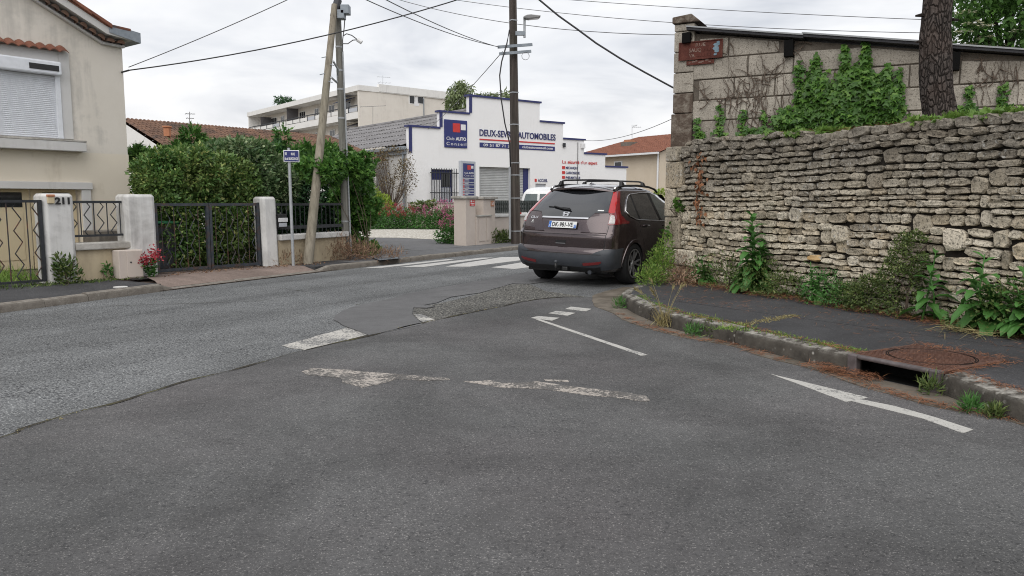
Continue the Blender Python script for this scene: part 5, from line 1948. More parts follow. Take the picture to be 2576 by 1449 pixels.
SW = thing('dry_stone_wall', 'long pale rubble stone wall with dark weathered top', 'wall', tuple(WALL_A))
CORE_D = -.055
npt = 30
poly = [(0.04, 0.0)] + [(FW.len * i / npt if i else .04, 0) for i in range(1, npt + 1)]
top_ = [(FW.len * i / npt if i else .04, wall_top(FW.len * i / npt) - .12) for i in range(npt, -1, -1)]
mb = MB()
ring_f, ring_b = [], []
for i in range(npt + 1):
    u = .04 + (FW.len - .04) * i / npt
    zt2 = wall_top(u) - .1
    ring_f.append([FW.p(u, CORE_D, -.05), FW.p(u, CORE_D, zt2), FW.p(u, CORE_D - .45, zt2 - .02), FW.p(u, CORE_D - .45, -.05)])
mb.add([q for r_ in ring_f for q in r_], [(i * 4 + j, i * 4 + j + 1, i * 4 + 5 + j, i * 4 + 4 + j) for i in range(npt) for j in range(3)] + [(0, 1, 2, 3)])
obj('core', mb, m_core, SW)


def stone_variant(seed, bev=.2):
    """a rubble stone: irregular eight-sided face with chamfered rim (unit size, face towards -y)"""
    rr = random.Random(seed)
    o8 = [(-.5, -.26), (-.33, -.5), (.28, -.49), (.5, -.28), (.5, .26), (.30, .5), (-.28, .48), (-.49, .28)]
    j = lambda q: rr.uniform(-q, q)
    o8 = [(x + j(.06), z * rr.uniform(.78, 1.04) + j(.05)) for x, z in o8]
    k = rr.uniform(.88, .95)
    cx, cz = j(.04), j(.06)
    rim = [(x, -.38 + j(.05), z) for x, z in o8]
    face = [(x * (k + j(.05)) + cx * .3, -.5 + j(.06), z * (k - .05 + j(.07)) + cz * .3) for x, z in o8]
    back = [(x * .92, .5, z * .9) for x, z in o8]
    vs_ = back + rim + face
    fs = [(i, (i + 1) % 8, (i + 1) % 8 + 8, i + 8) for i in range(8)] + [(i + 8, (i + 1) % 8 + 8, (i + 1) % 8 + 16, i + 16) for i in range(8)]
    fs += [(16, 17, 18, 19), (16, 19, 20, 23), (20, 21, 22, 23)]
    return mesh_of('stone', MB().add(vs_, fs))


VAR = [stone_variant(100 + i) for i in range(20)]
quoin_w = [(0, .37, .42), (.37, .63, .80), (.63, 1.13, .42), (1.13, 1.58, .28), (1.58, 2.0, .44), (2.0, 2.24, .3)]


def q_width(z):
    for a, b, w in quoin_w:
        if a <= z < b:
            return w
    return .4


stones = []          # (u, z, len, h, d, tilt, variant)
zc = 0.0
rs = random.Random(5)
courses = []
while zc < 2.5:
    h = rs.choice([.055, .065, .075, .08, .085, .09, .10, .11, .125])
    courses.append((zc, h))
    zc += h
blocked = {i: [] for i in range(len(courses) + 3)}
special = [(2112, 588, .24, .25, 'sq'), (2400, 602, .25, .27, 'sq'), (2052, 649, .19, .085, 'or')]
spec_uz = []
for x, y, l, h, k in special:
    u, z = FW.at(x, y)
    spec_uz.append((u, z, l, h, k))


def und(u, z):
    return .05 * noise.noise(Vector((u * .55, z * .9, 3))) + .016 * noise.noise(Vector((u * 2.1, z * 2, 8)))


for ci, (zb, h) in enumerate(courses):
    u = q_width(zb + h / 2) + .01
    while u < FW.len:
        l = rs.uniform(.10, .27) * (1.15 if h > .09 else 1.0)
        if rs.random() < .12:
            l *= .55
        um_, zm_ = u + l / 2, zb + h / 2
        zt_local = wall_top(um_)
        cap = zm_ > zt_local - .26
        if zm_ > zt_local + .02:
            u += l
            continue
        hit = False
        walls_ = [(su - sl_ / 2, su + sl_ / 2) for su, sz_, sl_, sh_, _ in spec_uz if abs(zm_ - sz_) < (h + sh_) / 2 - .03] + blocked[ci]
        for a_, b_ in sorted(walls_):
            if u < b_ - .005 and u + l > a_ + .005:
                if u < a_ - .07:
                    l = a_ - u
                else:
                    u, hit = b_ + .004, True
                break
        if hit:
            continue
        um_ = u + l / 2
        hh = h
        if not cap and rs.random() < .07 and ci + 1 < len(courses):
            hh = h + courses[ci + 1][1]
            l *= .8
            blocked[ci + 1].append((u, u + l))
        tilt = (und(um_ + .1, zm_) - und(um_ - .1, zm_)) / .2 + rs.uniform(-.045, .045)
        if cap:
            tilt += rs.uniform(-.22, .22)
            l *= 1.12
            hh *= 1.1
        zz = zb + hh / 2 + und(um_, zm_)
        if cap:
            l *= .8
        stones.append((um_, zz, l - .004, hh * 1.0 - .002, rs.uniform(-.022, .022) + (rs.uniform(-.03, .05) if cap else 0), tilt, rs.randrange(20)))
        u += l + rs.uniform(.0, .006)
for su, sz_, l, h, k in spec_uz:
    stones.append((su, sz_, l, h, .025, 0, 3 if k == 'sq' else 5))


def px_of(p):
    d = Vector(p) - CAMP
    zc_ = d.y * math.cos(PITCH) - d.z * math.sin(PITCH)
    yc = d.z * math.cos(PITCH) + d.y * math.sin(PITCH)
    return 1288 + FOC * d.x / zc_, 724.5 - FOC * yc / zc_, zc_


def area_of(s):
    p = FW.p(s[0], 0, s[1])
    x, y, dd = px_of(p)
    if dd < 1 or x > 2570:
        return 0
    return s[2] * s[3] / dd ** 2.6


stones.sort(key=area_of, reverse=True)
ang = math.atan2(FW.e.y, FW.e.x)
RZ = Matrix.Rotation(ang, 4, 'Z')
flip = FW.e.cross(Vector((0, 0, 1))).dot(FW.n) < 0
for me in VAR:
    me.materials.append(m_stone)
m_stone_or = mottled('ochre_limestone', (.42, .27, .12), (.52, .37, .2), 8, .95, .7, 30, .01)
rest = []
DEPTH = .2
for i, s in enumerate(stones):
    u, z, l, h, d, tilt, va = s
    M = Matrix.Translation(FW.p(u, d - DEPTH / 2, z)) @ RZ @ Matrix.Rotation(-tilt if flip else tilt, 4, 'Y' if True else 'X')
    M = Matrix.Translation(FW.p(u, d - DEPTH / 2, z)) @ RZ @ Matrix.Rotation(-tilt, 4, 'Y')
    S = Matrix.Diagonal((l * 1.01, DEPTH, h * 1.0, 1))
    if i < 299:
        o = bpy.data.objects.new('stone', VAR[va])
        COL.objects.link(o)
        o.parent = SW
        o.matrix_parent_inverse = Matrix.Identity(4)
        loc, rot_, _ = M.decompose()
        o.location = loc - WALL_A
        o.rotation_euler = rot_.to_euler()
        o.scale = (l * 1.01, DEPTH, h * 1.0)
    else:
        rest.append((M @ S, va))
mb = MB()
for M, va in rest:
    me = VAR[va]
    mb.add([M @ v.co for v in me.vertices], [tuple(p.vertices) for p in me.polygons])
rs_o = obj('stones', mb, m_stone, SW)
rs_o['kind'] = 'stuff'
# the one ochre stone sits proud in the face
su, sz_, l, h, k = spec_uz[2]
o = put('ochre_stone', stone_variant(77), m_stone_or, SW, loc=tuple(FW.p(su, -.06, sz_)), rot=(0, 0, ang), scl=(l * 1.0, .22, h * 1.0))
o['label'] = 'ochre yellow stone in the grey wall'
# dressed corner stones
m_quoin = stone_mat('dressed_limestone', 1.5, 3.0)
for k, (a, b, w) in enumerate(quoin_w):
    mb = MB().box(-.5, .5, -.5, .5, -.5, .5)
    o = put('quoin', mesh_of('quoin', mb), m_quoin, SW, loc=tuple(FW.p(w / 2 - .02, -.235 + (k % 2) * .008, (a + b) / 2)), rot=(0, 0, ang))
    for v in o.data.vertices:
        v.co = Vector((v.co.x * (w - .008), v.co.y * .53, v.co.z * (b - a - .012)))
    mo = o.modifiers.new('bevel', 'BEVEL')
    mo.width = .02
    mo.segments = 2
# return of the wall along the main road
FW2 = Frame(FW.p(.0, -.5, 0), FW.p(.0, -.5, 0) + Vector((.52, .855, 0)) * 5)
obj('return_wall', MB().fbox(FW2, .05, 6, -.25, .25, -.05, 2.3), m_quoin, SW)

# raised garden soil behind the wall
FKA = D(1694, 300, 12.95)
FKB = D(2576, 300, 10.65)
FK = Frame((FKA.x, FKA.y), (FKB.x, FKB.y))
bank = [FW.p(.2, -.4, 0), FW.p(FW.len + 2, -.4, 0), Vector((14, 4, 0)), Vector((14, 9.5, 0)), FK.p(.0, .1, 0)]
mbk = MB()
mbk.add([(p.x, p.y, z) for p, z in zip(bank, (2.05, 1.85, 1.8, 1.95, 2.08))], [(0, 1, 2, 3, 4)])
struct('garden_bank', mbk, m_earth)

# ================================================================== block-built outbuilding behind the wall


def block_mat():
    t = NT('pumice_block')
    oi = t.n.new('ShaderNodeObjectInfo')
    c = t.ramp(oi.outputs['Random'], [(0, (.38, .345, .295)), (.5, (.46, .42, .36)), (1, (.53, .49, .42))])
    c = t.mix(t.ramp(t.noise(1.6, 7, .72), [(.40, 0.0), (.68, .75)]), c, (.22, .195, .165))
    c = t.mix(t.ramp(t.noise(38, 5, .75), [(.36, .85), (.47, 0.0)]), c, (.10, .085, .07))
    c = t.mix(t.ramp(t.noise(55, 4, .7), [(.58, 0.0), (.68, .5)]), c, (.52, .49, .44))
    t.bump(t.noise(42, 6, .75), .9, .014)
    return t.done(c, .96, 0, .1)


m_block = block_mat()
m_mortar = mottled('old_mortar', (.11, .095, .078), (.17, .145, .12), 8, .97, .5, 50, .01)
m_brown = mottled('brown_stained_block', (.075, .055, .042), (.13, .10, .08), 6, .96, .8, 30, .02, grime=(.27, .24, .2), gscale=6)
OB = thing('outbuilding', 'shed of large pitted blocks with dark sloping roof', 'building', (FKA.x, FKA.y, 0))
ra_, rb_ = FK.at(1722, 68), FK.at(2576, 128)
rsl = (rb_[1] - ra_[1]) / (rb_[0] - ra_[0])


def roof_z(u):
    return ra_[1] + rsl * (u - ra_[0])


KL = 8.6
zj = FK.at(1694, 206)[1]
CH = .327
core_poly = [(.06, -.05), (KL, -.05), (KL, roof_z(KL) - .05), (.06, roof_z(.3) - .05)]
obj('mortar_core', MB().fprism(FK, core_poly, -.025, -.3), m_mortar, OB)
beams = [FK.ux(1731, 80), FK.ux(1987, 110), FK.ux(2402, 143)]
ci = 0
zb = zj - CH * 6
rb2 = random.Random(12)
while zb < 5:
    u = .40 if ci % 2 else .30
    first = True
    while u < KL:
        l = rb2.uniform(.62, 1.0) if not first else rb2.uniform(.4, .9)
        first = False
        u1_b = min(u + l, KL)
        t0, t1 = min(zb + CH, roof_z(u) - .10), min(zb + CH, roof_z(u1_b) - .10)
        if zb + CH > 1.75 and min(t0, t1) > zb + .06:
            j = .009
            dd = rb2.uniform(-.006, .006)
            mb = MB().fprism(FK, [(u + j, zb + j), (u1_b - j, zb + j), (u1_b - j, t1 - j), (u + j, t0 - j)], dd, -.12)
            obj('block', mb, m_block, OB, bevel=.012)
        u += l
    zb += CH
    ci += 1
# corner pier with cap stone
zcap = FK.at(1700, 61)[1]
for k in range(7):
    z0 = zj + CH * (k - 2.6) if k else 0
    z1 = zj + CH * (k - 1.6)
    if k == 0:
        z1 = zj + CH * (-1.6)
    if z0 > zcap - .1:
        break
    z1 = min(z1, zcap - .01)
    obj('corner_block', MB().fbox(FK, -.01 if k else -.03, .32, -.32, .02 if k else .035, max(z0, -.05) + .01, z1 - .004), m_block if z0 > zj - CH * 1.2 else m_brown, OB, bevel=.012)
CP = obj('cap_stone', MB().hexa([FK.p(-.04, .06, zcap), FK.p(.42, .06, zcap), FK.p(.42, -.42, zcap), FK.p(-.04, -.42, zcap), FK.p(-.04, .06, zcap + .1), FK.p(.27, .06, zcap + .13), FK.p(.27, -.42, zcap + .13), FK.p(-.04, -.42, zcap + .1)]), m_brown, OB, bevel=.012)
# roof: corrugated sheets with a thin pale edge
m_roofdark = mottled('dark_roof_sheet', (.022, .022, .026), (.05, .05, .056), 4, .6, .2, 30, .005)
m_roofedge = mottled('pale_roof_edge', (.28, .29, .30), (.38, .39, .40), 6, .6, .1, 30, .004)
for k in range(5):
    u0, u1 = .22 + k * (KL + .2) / 5, .22 + (k + 1) * (KL + .2) / 5 + .02
    z0, z1 = roof_z(u0) + k * .0, roof_z(u1)
    jj = rb2.uniform(-.02, .025)
    mb = MB().hexa([FK.p(u0, -7, z0 - .04 + jj), FK.p(u1, -7, z1 - .04 + jj), FK.p(u1, .14, z1 - .05 + jj), FK.p(u0, .14, z0 - .05 + jj), FK.p(u0, -7, z0 + jj), FK.p(u1, -7, z1 + jj), FK.p(u1, .14, z1 - .01 + jj), FK.p(u0, .14, z0 - .01 + jj)])
    rf = obj('roof_sheet', mb, m_roofdark, OB)
    mb = MB().hexa([FK.p(u0, .06, z0 - .005 + jj), FK.p(u1, .06, z1 - .005 + jj), FK.p(u1, .16, z1 - .01 + jj), FK.p(u0, .16, z0 - .01 + jj), FK.p(u0, .06, z0 + .018 + jj), FK.p(u1, .06, z1 + .018 + jj), FK.p(u1, .16, z1 + .012 + jj), FK.p(u0, .16, z0 + .012 + jj)])
    obj('sheet_edge', mb, m_roofedge, rf)
for u in beams:
    z = roof_z(u) - .1
    obj('rafter_end', MB().fbox(FK, u - .065, u + .065, -.1, .12, z - (.16 if u < 1 else .24), z), m_void, OB)
obj('side_wall', MB().fprism(Frame(FK.p(.0, -.3, 0), FK.p(0, -7, 0)), [(0, -.05), (6.6, -.05), (6.6, zcap - .4), (0, zcap - .4)], .0, .3), m_block, OB)

# rusted street name plate
m_rust = NT('rusted_enamel')
_c = m_rust.ramp(m_rust.noise(7, 7, .7), [(.3, (.065, .020, .015)), (.55, (.115, .036, .026)), (.8, (.16, .07, .045))])
m_rust.bump(m_rust.noise(40, 5, .7), .5, .006)
m_rust = m_rust.done(_c, .8, .1, .3)
m_enamel = mottled('chipped_blue_enamel', (.12, .20, .26), (.20, .28, .33), 14, .6, .3, 40, .004)
m_chip = mottled('chipped_white_enamel', (.15, .07, .05), (.36, .30, .26), 16, .7, .3, 60, .003)
sA, sB = FK.at(1709, 156), FK.at(1819, 144)
su0, su1 = sA[0], sB[0]
sz0, sz1 = (sA[1] + sB[1]) / 2, (FK.at(1709, 108)[1] + FK.at(1819, 100)[1]) / 2
RS = thing('rusted_sign', 'rusted old street name plate on the outbuilding corner', 'sign', tuple(FK.p(su0, 0, sz0)))
PL = obj('plate', MB().fbox(FK, su0, su1, .03, .045, sz0, sz1), m_rust, RS, bevel=.006)
w_, h_ = su1 - su0, sz1 - sz0
for (a, b, c, d_) in ((0, 1, 0, .05), (0, 1, .95, 1), (0, .025, .05, .95), (.975, 1, .05, .95)):
    obj('rim', MB().fbox(FK, su0 + w_ * a, su0 + w_ * b, .0455, .058, sz0 + h_ * c, sz0 + h_ * d_), m_rust, PL)
ftext('lettering', FK, 'RUE', su0 + w_ * .5, sz0 + h_ * .70, .047, h_ * .18, m_chip, PL, w=w_ * .22, bold=.01, align='CENTER', thick=.004)
ftext('lettering', FK, 'SAUQ', su0 + w_ * .24, sz0 + h_ * .42, .047, h_ * .2, m_chip, PL, w=w_ * .28, bold=.01, thick=.004)
for k in range(3):
    obj('worn_letter', MB().fbox(FK, su0 + w_ * (.55 + k * .065), su0 + w_ * (.595 + k * .065), .0455, .05, sz0 + h_ * .43, sz0 + h_ * .6), m_rust, PL)
ftext('lettering', FK, 'VA', su0 + w_ * .24, sz0 + h_ * .14, .047, h_ * .18, m_chip, PL, w=w_ * .13, bold=.01, thick=.004)
for k in range(5):
    obj('worn_letter', MB().fbox(FK, su0 + w_ * (.42 + k * .065), su0 + w_ * (.465 + k * .065), .0455, .05, sz0 + h_ * .15, sz0 + h_ * .31), m_rust, PL)
for k, (a, b, r_) in enumerate(((.86, .72, .085), (.85, .52, .10), (.87, .36, .07), (.84, .2, .05), (.90, .84, .05))):
    ring = [(su0 + w_ * a + math.cos(t * .6283) * w_ * r_ * random.uniform(.6, 1.0), sz0 + h_ * b + math.sin(t * .6283) * h_ * r_ * 1.3 * random.uniform(.7, 1.1)) for t in range(10)]
    obj('enamel_flake', MB().fprism(FK, ring, .0455 + k * .0006, .048 + k * .0006), m_enamel, PL)
p0_, p1_ = FK.at(1728, 169), FK.at(1798, 157)
LP_ = obj('lower_plate', MB().fbox(FK, p0_[0], p1_[0], .03, .04, (p0_[1] + p1_[1]) / 2, sz0 - .012), m_rust, RS, bevel=.004)
for k in range(7):
    ua = p0_[0] + (p1_[0] - p0_[0]) * (.08 + k * .12)
    zc_ = (p0_[1] + p1_[1]) / 2 + .03 + .012 * (k % 3)
    obj('worn_letter', MB().fbox(FK, ua, ua + .035 + .02 * (k % 2), .0405, .043, zc_, zc_ + .012), m_chip, LP_)

# ---- ivy on the blocks and dead stems
m_ivy = foliage('ivy_leaf', [(0, (.018, .052, .010)), (.45, (.036, .095, .016)), (.8, (.058, .13, .022)), (1, (.10, .18, .035))], .42, .18)
m_ivy_light = foliage('young_leaf', [(0, (.06, .12, .022)), (.6, (.10, .18, .035)), (1, (.16, .24, .06))], .45, .3)
m_stem = mottled('dead_stem', (.085, .062, .048), (.15, .115, .09), 10, .95, .3, 60, .004)


def ivy_on(name, label, fr, ells, n, size, mat, dmax=.14, seed=3, stems=()):
    t = thing(name, label, 'ivy', tuple(fr.p(*(lambda q: (q[0], .05, q[1]))(fr.at(ells[0][0], ells[0][1] + ells[0][3])))))
    r = np.random.default_rng(seed)
    areas = np.array([e_[2] * e_[3] for e_ in ells], float)
    k = r.choice(len(ells), size=n, p=areas / areas.sum())
    rr = np.sqrt(r.random(n)) * (1 + .10 * r.normal(size=n))
    th = r.random(n) * 2 * np.pi
    pos, nor, ax = [], [], []
    for i in range(n):
        ex, ey, rx, ry = ells[k[i]]
        u, z = fr.at(ex + rx * rr[i] * math.cos(th[i]), ey + ry * rr[i] * math.sin(th[i]))
        d = .03 + dmax * (1 - rr[i] ** 2 * .8) * r.random() * (1.0 if rx > 25 else .5)
        pos.append(fr.p(u, max(d, .02), z))
        nv = fr.n * r.uniform(.5, 1.1) + Vector((r.normal() * .35, r.normal() * .35, r.uniform(.1, .8)))
        av = Vector((0, 0, -1)) * r.uniform(.4, 1.0) + fr.e * r.normal() * .6 + fr.n * r.uniform(.2, .7)
        nor.append(nv)
        ax.append(av)
    lv = leaves('leaves', np.array(pos), np.array(ax), np.array(nor), size * r.uniform(.6, 1.25, n), size * r.uniform(.65, 1.25, n), mat, t, 'ivy')
    lv['kind'] = 'stuff'
    mb = MB()
    for i in range(0, len(ells)):
        ex, ey, rx, ry = ells[i]
        for j in range(4):
            x0 = ex + r.uniform(-.4, .4) * rx
            pts = []
            for q in range(5):
                u, z = fr.at(x0 + r.normal() * 2, ey + ry * (1 - q * .45))
                pts.append(fr.p(u, .02, z))
            mb.tube(pts, .008, 5, .003)
    obj('stems', mb, m_stem, t)['kind'] = 'stuff'
    return t


ivy_on('ivy', 'dense dark green ivy climbing the middle of the block wall', FK,
       [(2110, 292, 150, 40), (2058, 238, 34, 62), (2140, 232, 46, 62), (2200, 238, 34, 60), (2246, 255, 30, 52), (1995, 305, 50, 26), (2053, 168, 10, 34), (2127, 150, 10, 36), (2178, 150, 11, 46), (2233, 190, 8, 30), (2011, 190, 10, 36), (2262, 204, 8, 32), (2100, 262, 80, 44), (2170, 200, 26, 36), (2022, 250, 20, 40)], 3900, .085, m_ivy, .20, 3)
for k, (ells, lab) in enumerate((([(1812, 300, 9, 45), (1812, 335, 16, 22)], 'thin ivy sprig with large leaves under the rusted sign'),
                                 ([(1868, 305, 10, 30), (1880, 335, 26, 20)], 'bushy small ivy sprig between two thin ones'),
                                 ([(1920, 300, 8, 26), (1925, 330, 30, 16)], 'short ivy sprig touching the wall top beside main ivy'),
                                 ([(1756, 325, 8, 28), (1765, 345, 12, 10)], 'tiny ivy sprig beside the brown corner pier'))):
    ivy_on('ivy', lab, FK, ells, 52, .08, m_ivy, .06, 30 + k)
for k, (ells, lab) in enumerate((([(2438, 245, 9, 34), (2445, 275, 14, 16)], 'small ivy sprig just behind the pine trunk'), ([(2522, 240, 12, 36), (2530, 270, 16, 16)], 'larger ivy sprig on the blocks beyond the pine'), ([(2415, 282, 14, 18)], 'low ivy tuft at the foot of the pine'))):
    ivy_on('ivy', lab, FK, ells, 52, .08, m_ivy, .06, 50 + k)
DV = thing('dead_vine', 'bare brown dead vine stems spread over the block wall', 'vine', tuple(FK.p(FK.ux(1910, 330), .03, FK.at(1910, 330)[1])))
rv = random.Random(4)
mb = MB()
for k in range(110):
    x0, y0 = rv.choice([(1925, 320), (1935, 300), (1900, 240), (1930, 190), (1950, 120), (1850, 110), (2020, 110), (1760, 110), (1790, 250), (1830, 260), (2480, 200), (2540, 190), (2450, 150), (1880, 250)])
    x0 += rv.uniform(-30, 30)
    y0 += rv.uniform(-30, 30)
    a = rv.uniform(-math.pi, 0) if rv.random() < .8 else rv.uniform(0, math.pi)
    pts = []
    L = rv.uniform(5, 14)
    for q in range(rv.randrange(4, 9)):
        if y0 < 85 + (x0 - 1722) * .07 or y0 > 350:
            break
        u, z = FK.at(x0, y0)
        pts.append(FK.p(u, rv.uniform(.012, .035), z))
        x0 += math.cos(a) * L
        y0 += math.sin(a) * L
        a += rv.uniform(-.5, .5)
    if len(pts) > 2:
        mb.tube(pts, rv.uniform(.006, .011), 5, .003)
for k in range(34):
    x0 = rv.gauss(1930, 48) if k < 24 else rv.uniform(2440, 2570)
    y0 = rv.uniform(300, 345) if k < 24 else rv.uniform(200, 290)
    pts = []
    while y0 > 92 + (x0 - 1722) * .07 and len(pts) < rv.randrange(8, 22):
        u, z = FK.at(x0, y0)
        pts.append(FK.p(u, .014, z))
        y0 -= rv.uniform(9, 16)
        x0 += rv.gauss(0, 3.5)
    if len(pts) > 2:
        mb.tube(pts, rv.uniform(.004, .008), 4, .002)
obj('stems', mb, m_stem, DV)['kind'] = 'stuff'

# ---- pine trunk behind the wall


def bark_mat():
    t = NT('pine_bark')
    v = t.mapped((1, 1, .45))
    d = t.voro(26, 'Distance', 'DISTANCE_TO_EDGE', t.mix(.12, v, t.n.new('ShaderNodeTexNoise').outputs['Color']))
    c = t.ramp(t.noise(9, 6, .7), [(.3, (.05, .042, .038)), (.7, (.125, .105, .095))])
    c = t.mix(t.ramp(d, [(.0, .9), (.11, 0.0)]), c, (.018, .015, .014))
    c = t.mix(t.ramp(t.noise(3, 5, .6), [(.5, 0.0), (.7, .4)]), c, (.11, .075, .06))
    t.bump(t.math('ADD', t.ramp(d, [(0, 0.0), (.2, 1.0)]), t.math('MULTIPLY', t.noise(30, 5, .7), .5)), 1.0, .03)
    return t.done(c, .95, 0, .15)


m_bark = bark_mat()
PY = 9.2
path = [D(2374, 330, PY), D(2366, 285, PY), D(2358, 235, PY), D(2353, 180, PY), D(2352, 110, PY), D(2355, 50, PY), D(2359, 0, PY), D(2362, -60, PY)]
PINE = thing('pine_tree', 'pine tree with thick furrowed bark trunk behind stone wall', 'tree', tuple(path[0]))
path += [path[-1] + Vector((.05, .1, 2.0)), path[-1] + Vector((-.1, .2, 4.2))]
mb = MB()
NS, sub = 26, 12
rings = []
fine = []
for i in range(len(path) - 1):
    for k in range(sub):
        fine.append((path[i].lerp(path[i + 1], k / sub), i + k / sub))
for p, s in fine:
    r0_ = .188 - .006 * s + (.05 * max(0, 1 - s) ** 2)
    for k in range(NS):
        t = 2 * math.pi * k / NS
        q = Vector((math.cos(t), math.sin(t), 0))
        nn = noise.noise(Vector((q.x * 2.6, q.y * 2.6, p.z * 2.4))) * .018 + noise.noise(Vector((q.x * 6, q.y * 6, p.z * 5))) * .014
        rings.append(p + q * (r0_ + nn))
m = len(fine)
mb.add(rings, [(i * NS + k, i * NS + (k + 1) % NS, (i + 1) * NS + (k + 1) % NS, (i + 1) * NS + k) for i in range(m - 1) for k in range(NS)])
obj('trunk', mb, m_bark, PINE, smooth=True)
for y, s in ((38, -1), (104, -1), (48, 1)):
    a = D(2353, y, PY)
    obj('branch_stub', MB().tube([a + Vector((.15 * s, 0, 0)), a + Vector((.25 * s, -.05, -.02))], .025, 7, .012), m_bark, PINE)
tip = path[-1]
pos_, out_ = blob_points(2600, [tip + Vector((0, 0, .8)), tip + Vector((1.2, .4, .2)), tip + Vector((-1.0, .8, .1)), tip + Vector((.2, -1.0, .3))], [(1.5, 1.5, .9), (1.2, 1.2, .7), (1.2, 1.2, .7), (1.1, 1.1, .7)], .2, 5)
m_pine = foliage('pine_needles', [(0, (.025, .06, .022)), (1, (.06, .11, .035))], .6, .1)
leaves('crown', pos_, out_ + rng.normal(size=out_.shape) * .5, rng.normal(size=out_.shape), .22, .12, m_pine, PINE, 'frond')['kind'] = 'stuff'
for a in range(5):
    ag = a * 1.3
    obj('branch', MB().tube([tip - Vector((0, 0, 1.2 - a * .15)), tip + Vector((math.cos(ag) * .8, math.sin(ag) * .8, -.3)), tip + Vector((math.cos(ag) * 1.5, math.sin(ag) * 1.5, .2))], .05, 7, .015), m_bark, PINE)

# ---- flowering elder behind the outbuilding


def leafy_tree(name, label, base, trunk_r, blobs, nleaf, lsize, mat, seed, group=None, wid=.45, shape='oval', shell=.35, droop=.2, trunk_mat=None):
    t = thing(name, label, 'tree', tuple(base), group)
    r = np.random.default_rng(seed)
    c = [b[0] for b in blobs]
    top_c = Vector((sum(q[0] for q in c) / len(c), sum(q[1] for q in c) / len(c), sum(q[2] for q in c) / len(c)))
    mb = MB().tube([Vector(base), Vector(base).lerp(top_c, .5) + Vector((.1, .05, 0)), top_c], trunk_r, 9, trunk_r * .4)
    obj('trunk', mb, trunk_mat or m_bark, t, smooth=True)
    for q in c:
        a = Vector(base).lerp(top_c, .55)
        obj('limb', MB().tube([a, a.lerp(Vector(q), .5) + Vector((0, 0, .1)), Vector(q)], trunk_r * .45, 6, trunk_r * .12), trunk_mat or m_bark, t, smooth=True)
    p, o_ = blob_points(nleaf, c, [b[1] for b in blobs], shell, seed)
    # leaves gather in clumps so that gaps stay between them
    keep = np.array([noise.noise(Vector(q) * (1.1 / max(lsize * 6, .3))) > -.18 for q in p])
    p, o_ = p[keep], o_[keep]
    ax = o_ + r.normal(size=o_.shape) * .6 - np.array([0, 0, droop])
    nn = r.normal(size=o_.shape) * .6 + np.array([0, 0, 1.0])
    cr = leaves('crown', p, ax, nn, lsize * r.uniform(.6, 1.3, len(p)), lsize * wid * r.uniform(.7, 1.3, len(p)), mat, t, shape)
    cr['kind'] = 'stuff'
    return t


m_elder = foliage('elder_leaf', [(0, (.026, .065, .016)), (.5, (.055, .125, .026)), (1, (.10, .20, .045))], .45, .3)
ey = 16.5
ELD = leafy_tree('elder_tree', 'dark green elder tree with cream flower heads beyond outbuilding', tuple(D(2520, 300, ey)), .14,
                 [(D(2500, 60, ey), (1.0, 1.0, .62)), (D(2450, 85, ey), (.55, .6, .32)), (D(2575, 40, ey), (1.1, 1.2, .9)), (D(2480, -10, ey), (.85, .9, .6)), (D(2660, 70, ey), (1.2, 1.2, 1.0)), (D(2560, -80, ey), (1.3, 1.2, .9)), (D(2540, 100, ey), (.9, .9, .45))], 6500, .16, m_elder, 9)
m_cream = foliage('cream_blossom', [(0, (.50, .49, .28)), (1, (.66, .64, .44))], .7, .2)
fp, fd = blob_points(90, [D(2500, 50, ey), D(2575, 40, ey), D(2455, 75, ey), D(2480, -5, ey)], [(1.0, 1.0, .62), (1.1, 1.2, .9), (.55, .6, .32), (.85, .9, .6)], .95, 3)
P_, A_, N_ = [], [], []
for q, dv in zip(fp, fd):
    if dv[1] > .2:
        continue
    for k in range(34):
        a, rr = rng.random() * 6.283, .17 * math.sqrt(rng.random())
        P_.append(q + np.array([math.cos(a) * rr, math.sin(a) * rr * .8, rng.normal() * .012]))
        A_.append([math.cos(a), math.sin(a), .1])
        N_.append([rng.normal() * .2, rng.normal() * .2 - .3, 1])
leaves('blossom', P_, A_, N_, .06, .06, m_cream, ELD)['kind'] = 'stuff'

# ================================================================== cars
def paint_mat(name, c, rough=.32, metal=.45):
    t = NT(name)
    v = t.ramp(t.noise(1.5, 4), [(.3, tuple(q * .93 for q in c)), (.7, tuple(q * 1.05 for q in c))])
    dust = t.rng(t.sepz(), .25, .6, .35, 0.0)
    v = t.mix(t.math('MULTIPLY', dust, t.noise(6, 5, .6)), v, (.13, .12, .11))
    return t.done(v, rough, metal, .5, 1.0)


m_carpaint = paint_mat('brown_metallic_paint', (.075, .055, .057), .22, .72)
m_vanpaint = paint_mat('white_van_paint', (.70, .71, .71), .35, 0.0)
m_bumper = mottled('grey_bumper_plastic', (.040, .045, .054), (.055, .060, .070), 5, .45, .05, 200, .0005, spec=.4)
m_carglass = NT('tinted_car_glass').done((.010, .011, .013), .02, 0, .9, 1.0)
m_carglass2 = NT('teal_reflection_glass').done((.06, .085, .082), .02, 0, .9, 1.0)  # opaque; the pale teal base colour stands in for a light reflection
m_lampred = NT('red_lamp_lens').done((.42, .012, .012), .12, 0, .6, 1.0)
m_lampred_d = NT('dark_red_lens').done((.16, .010, .012), .12, 0, .6, 1.0)
m_lampclear = mottled('clear_lamp_lens', (.40, .37, .36), (.62, .60, .60), 45, .15, .5, 50, .006, spec=.6)
m_chrome = NT('chrome').done((.72, .72, .73), .12, 1.0)
m_tyre = mottled('tyre_rubber', (.010, .010, .011), (.020, .020, .021), 12, .85, .2, 60, .003)
m_rim = NT('alloy_rim').done((.34, .34, .345), .3, .7)
m_rubber = plain('car_black_trim', (.012, .012, .013), .5)
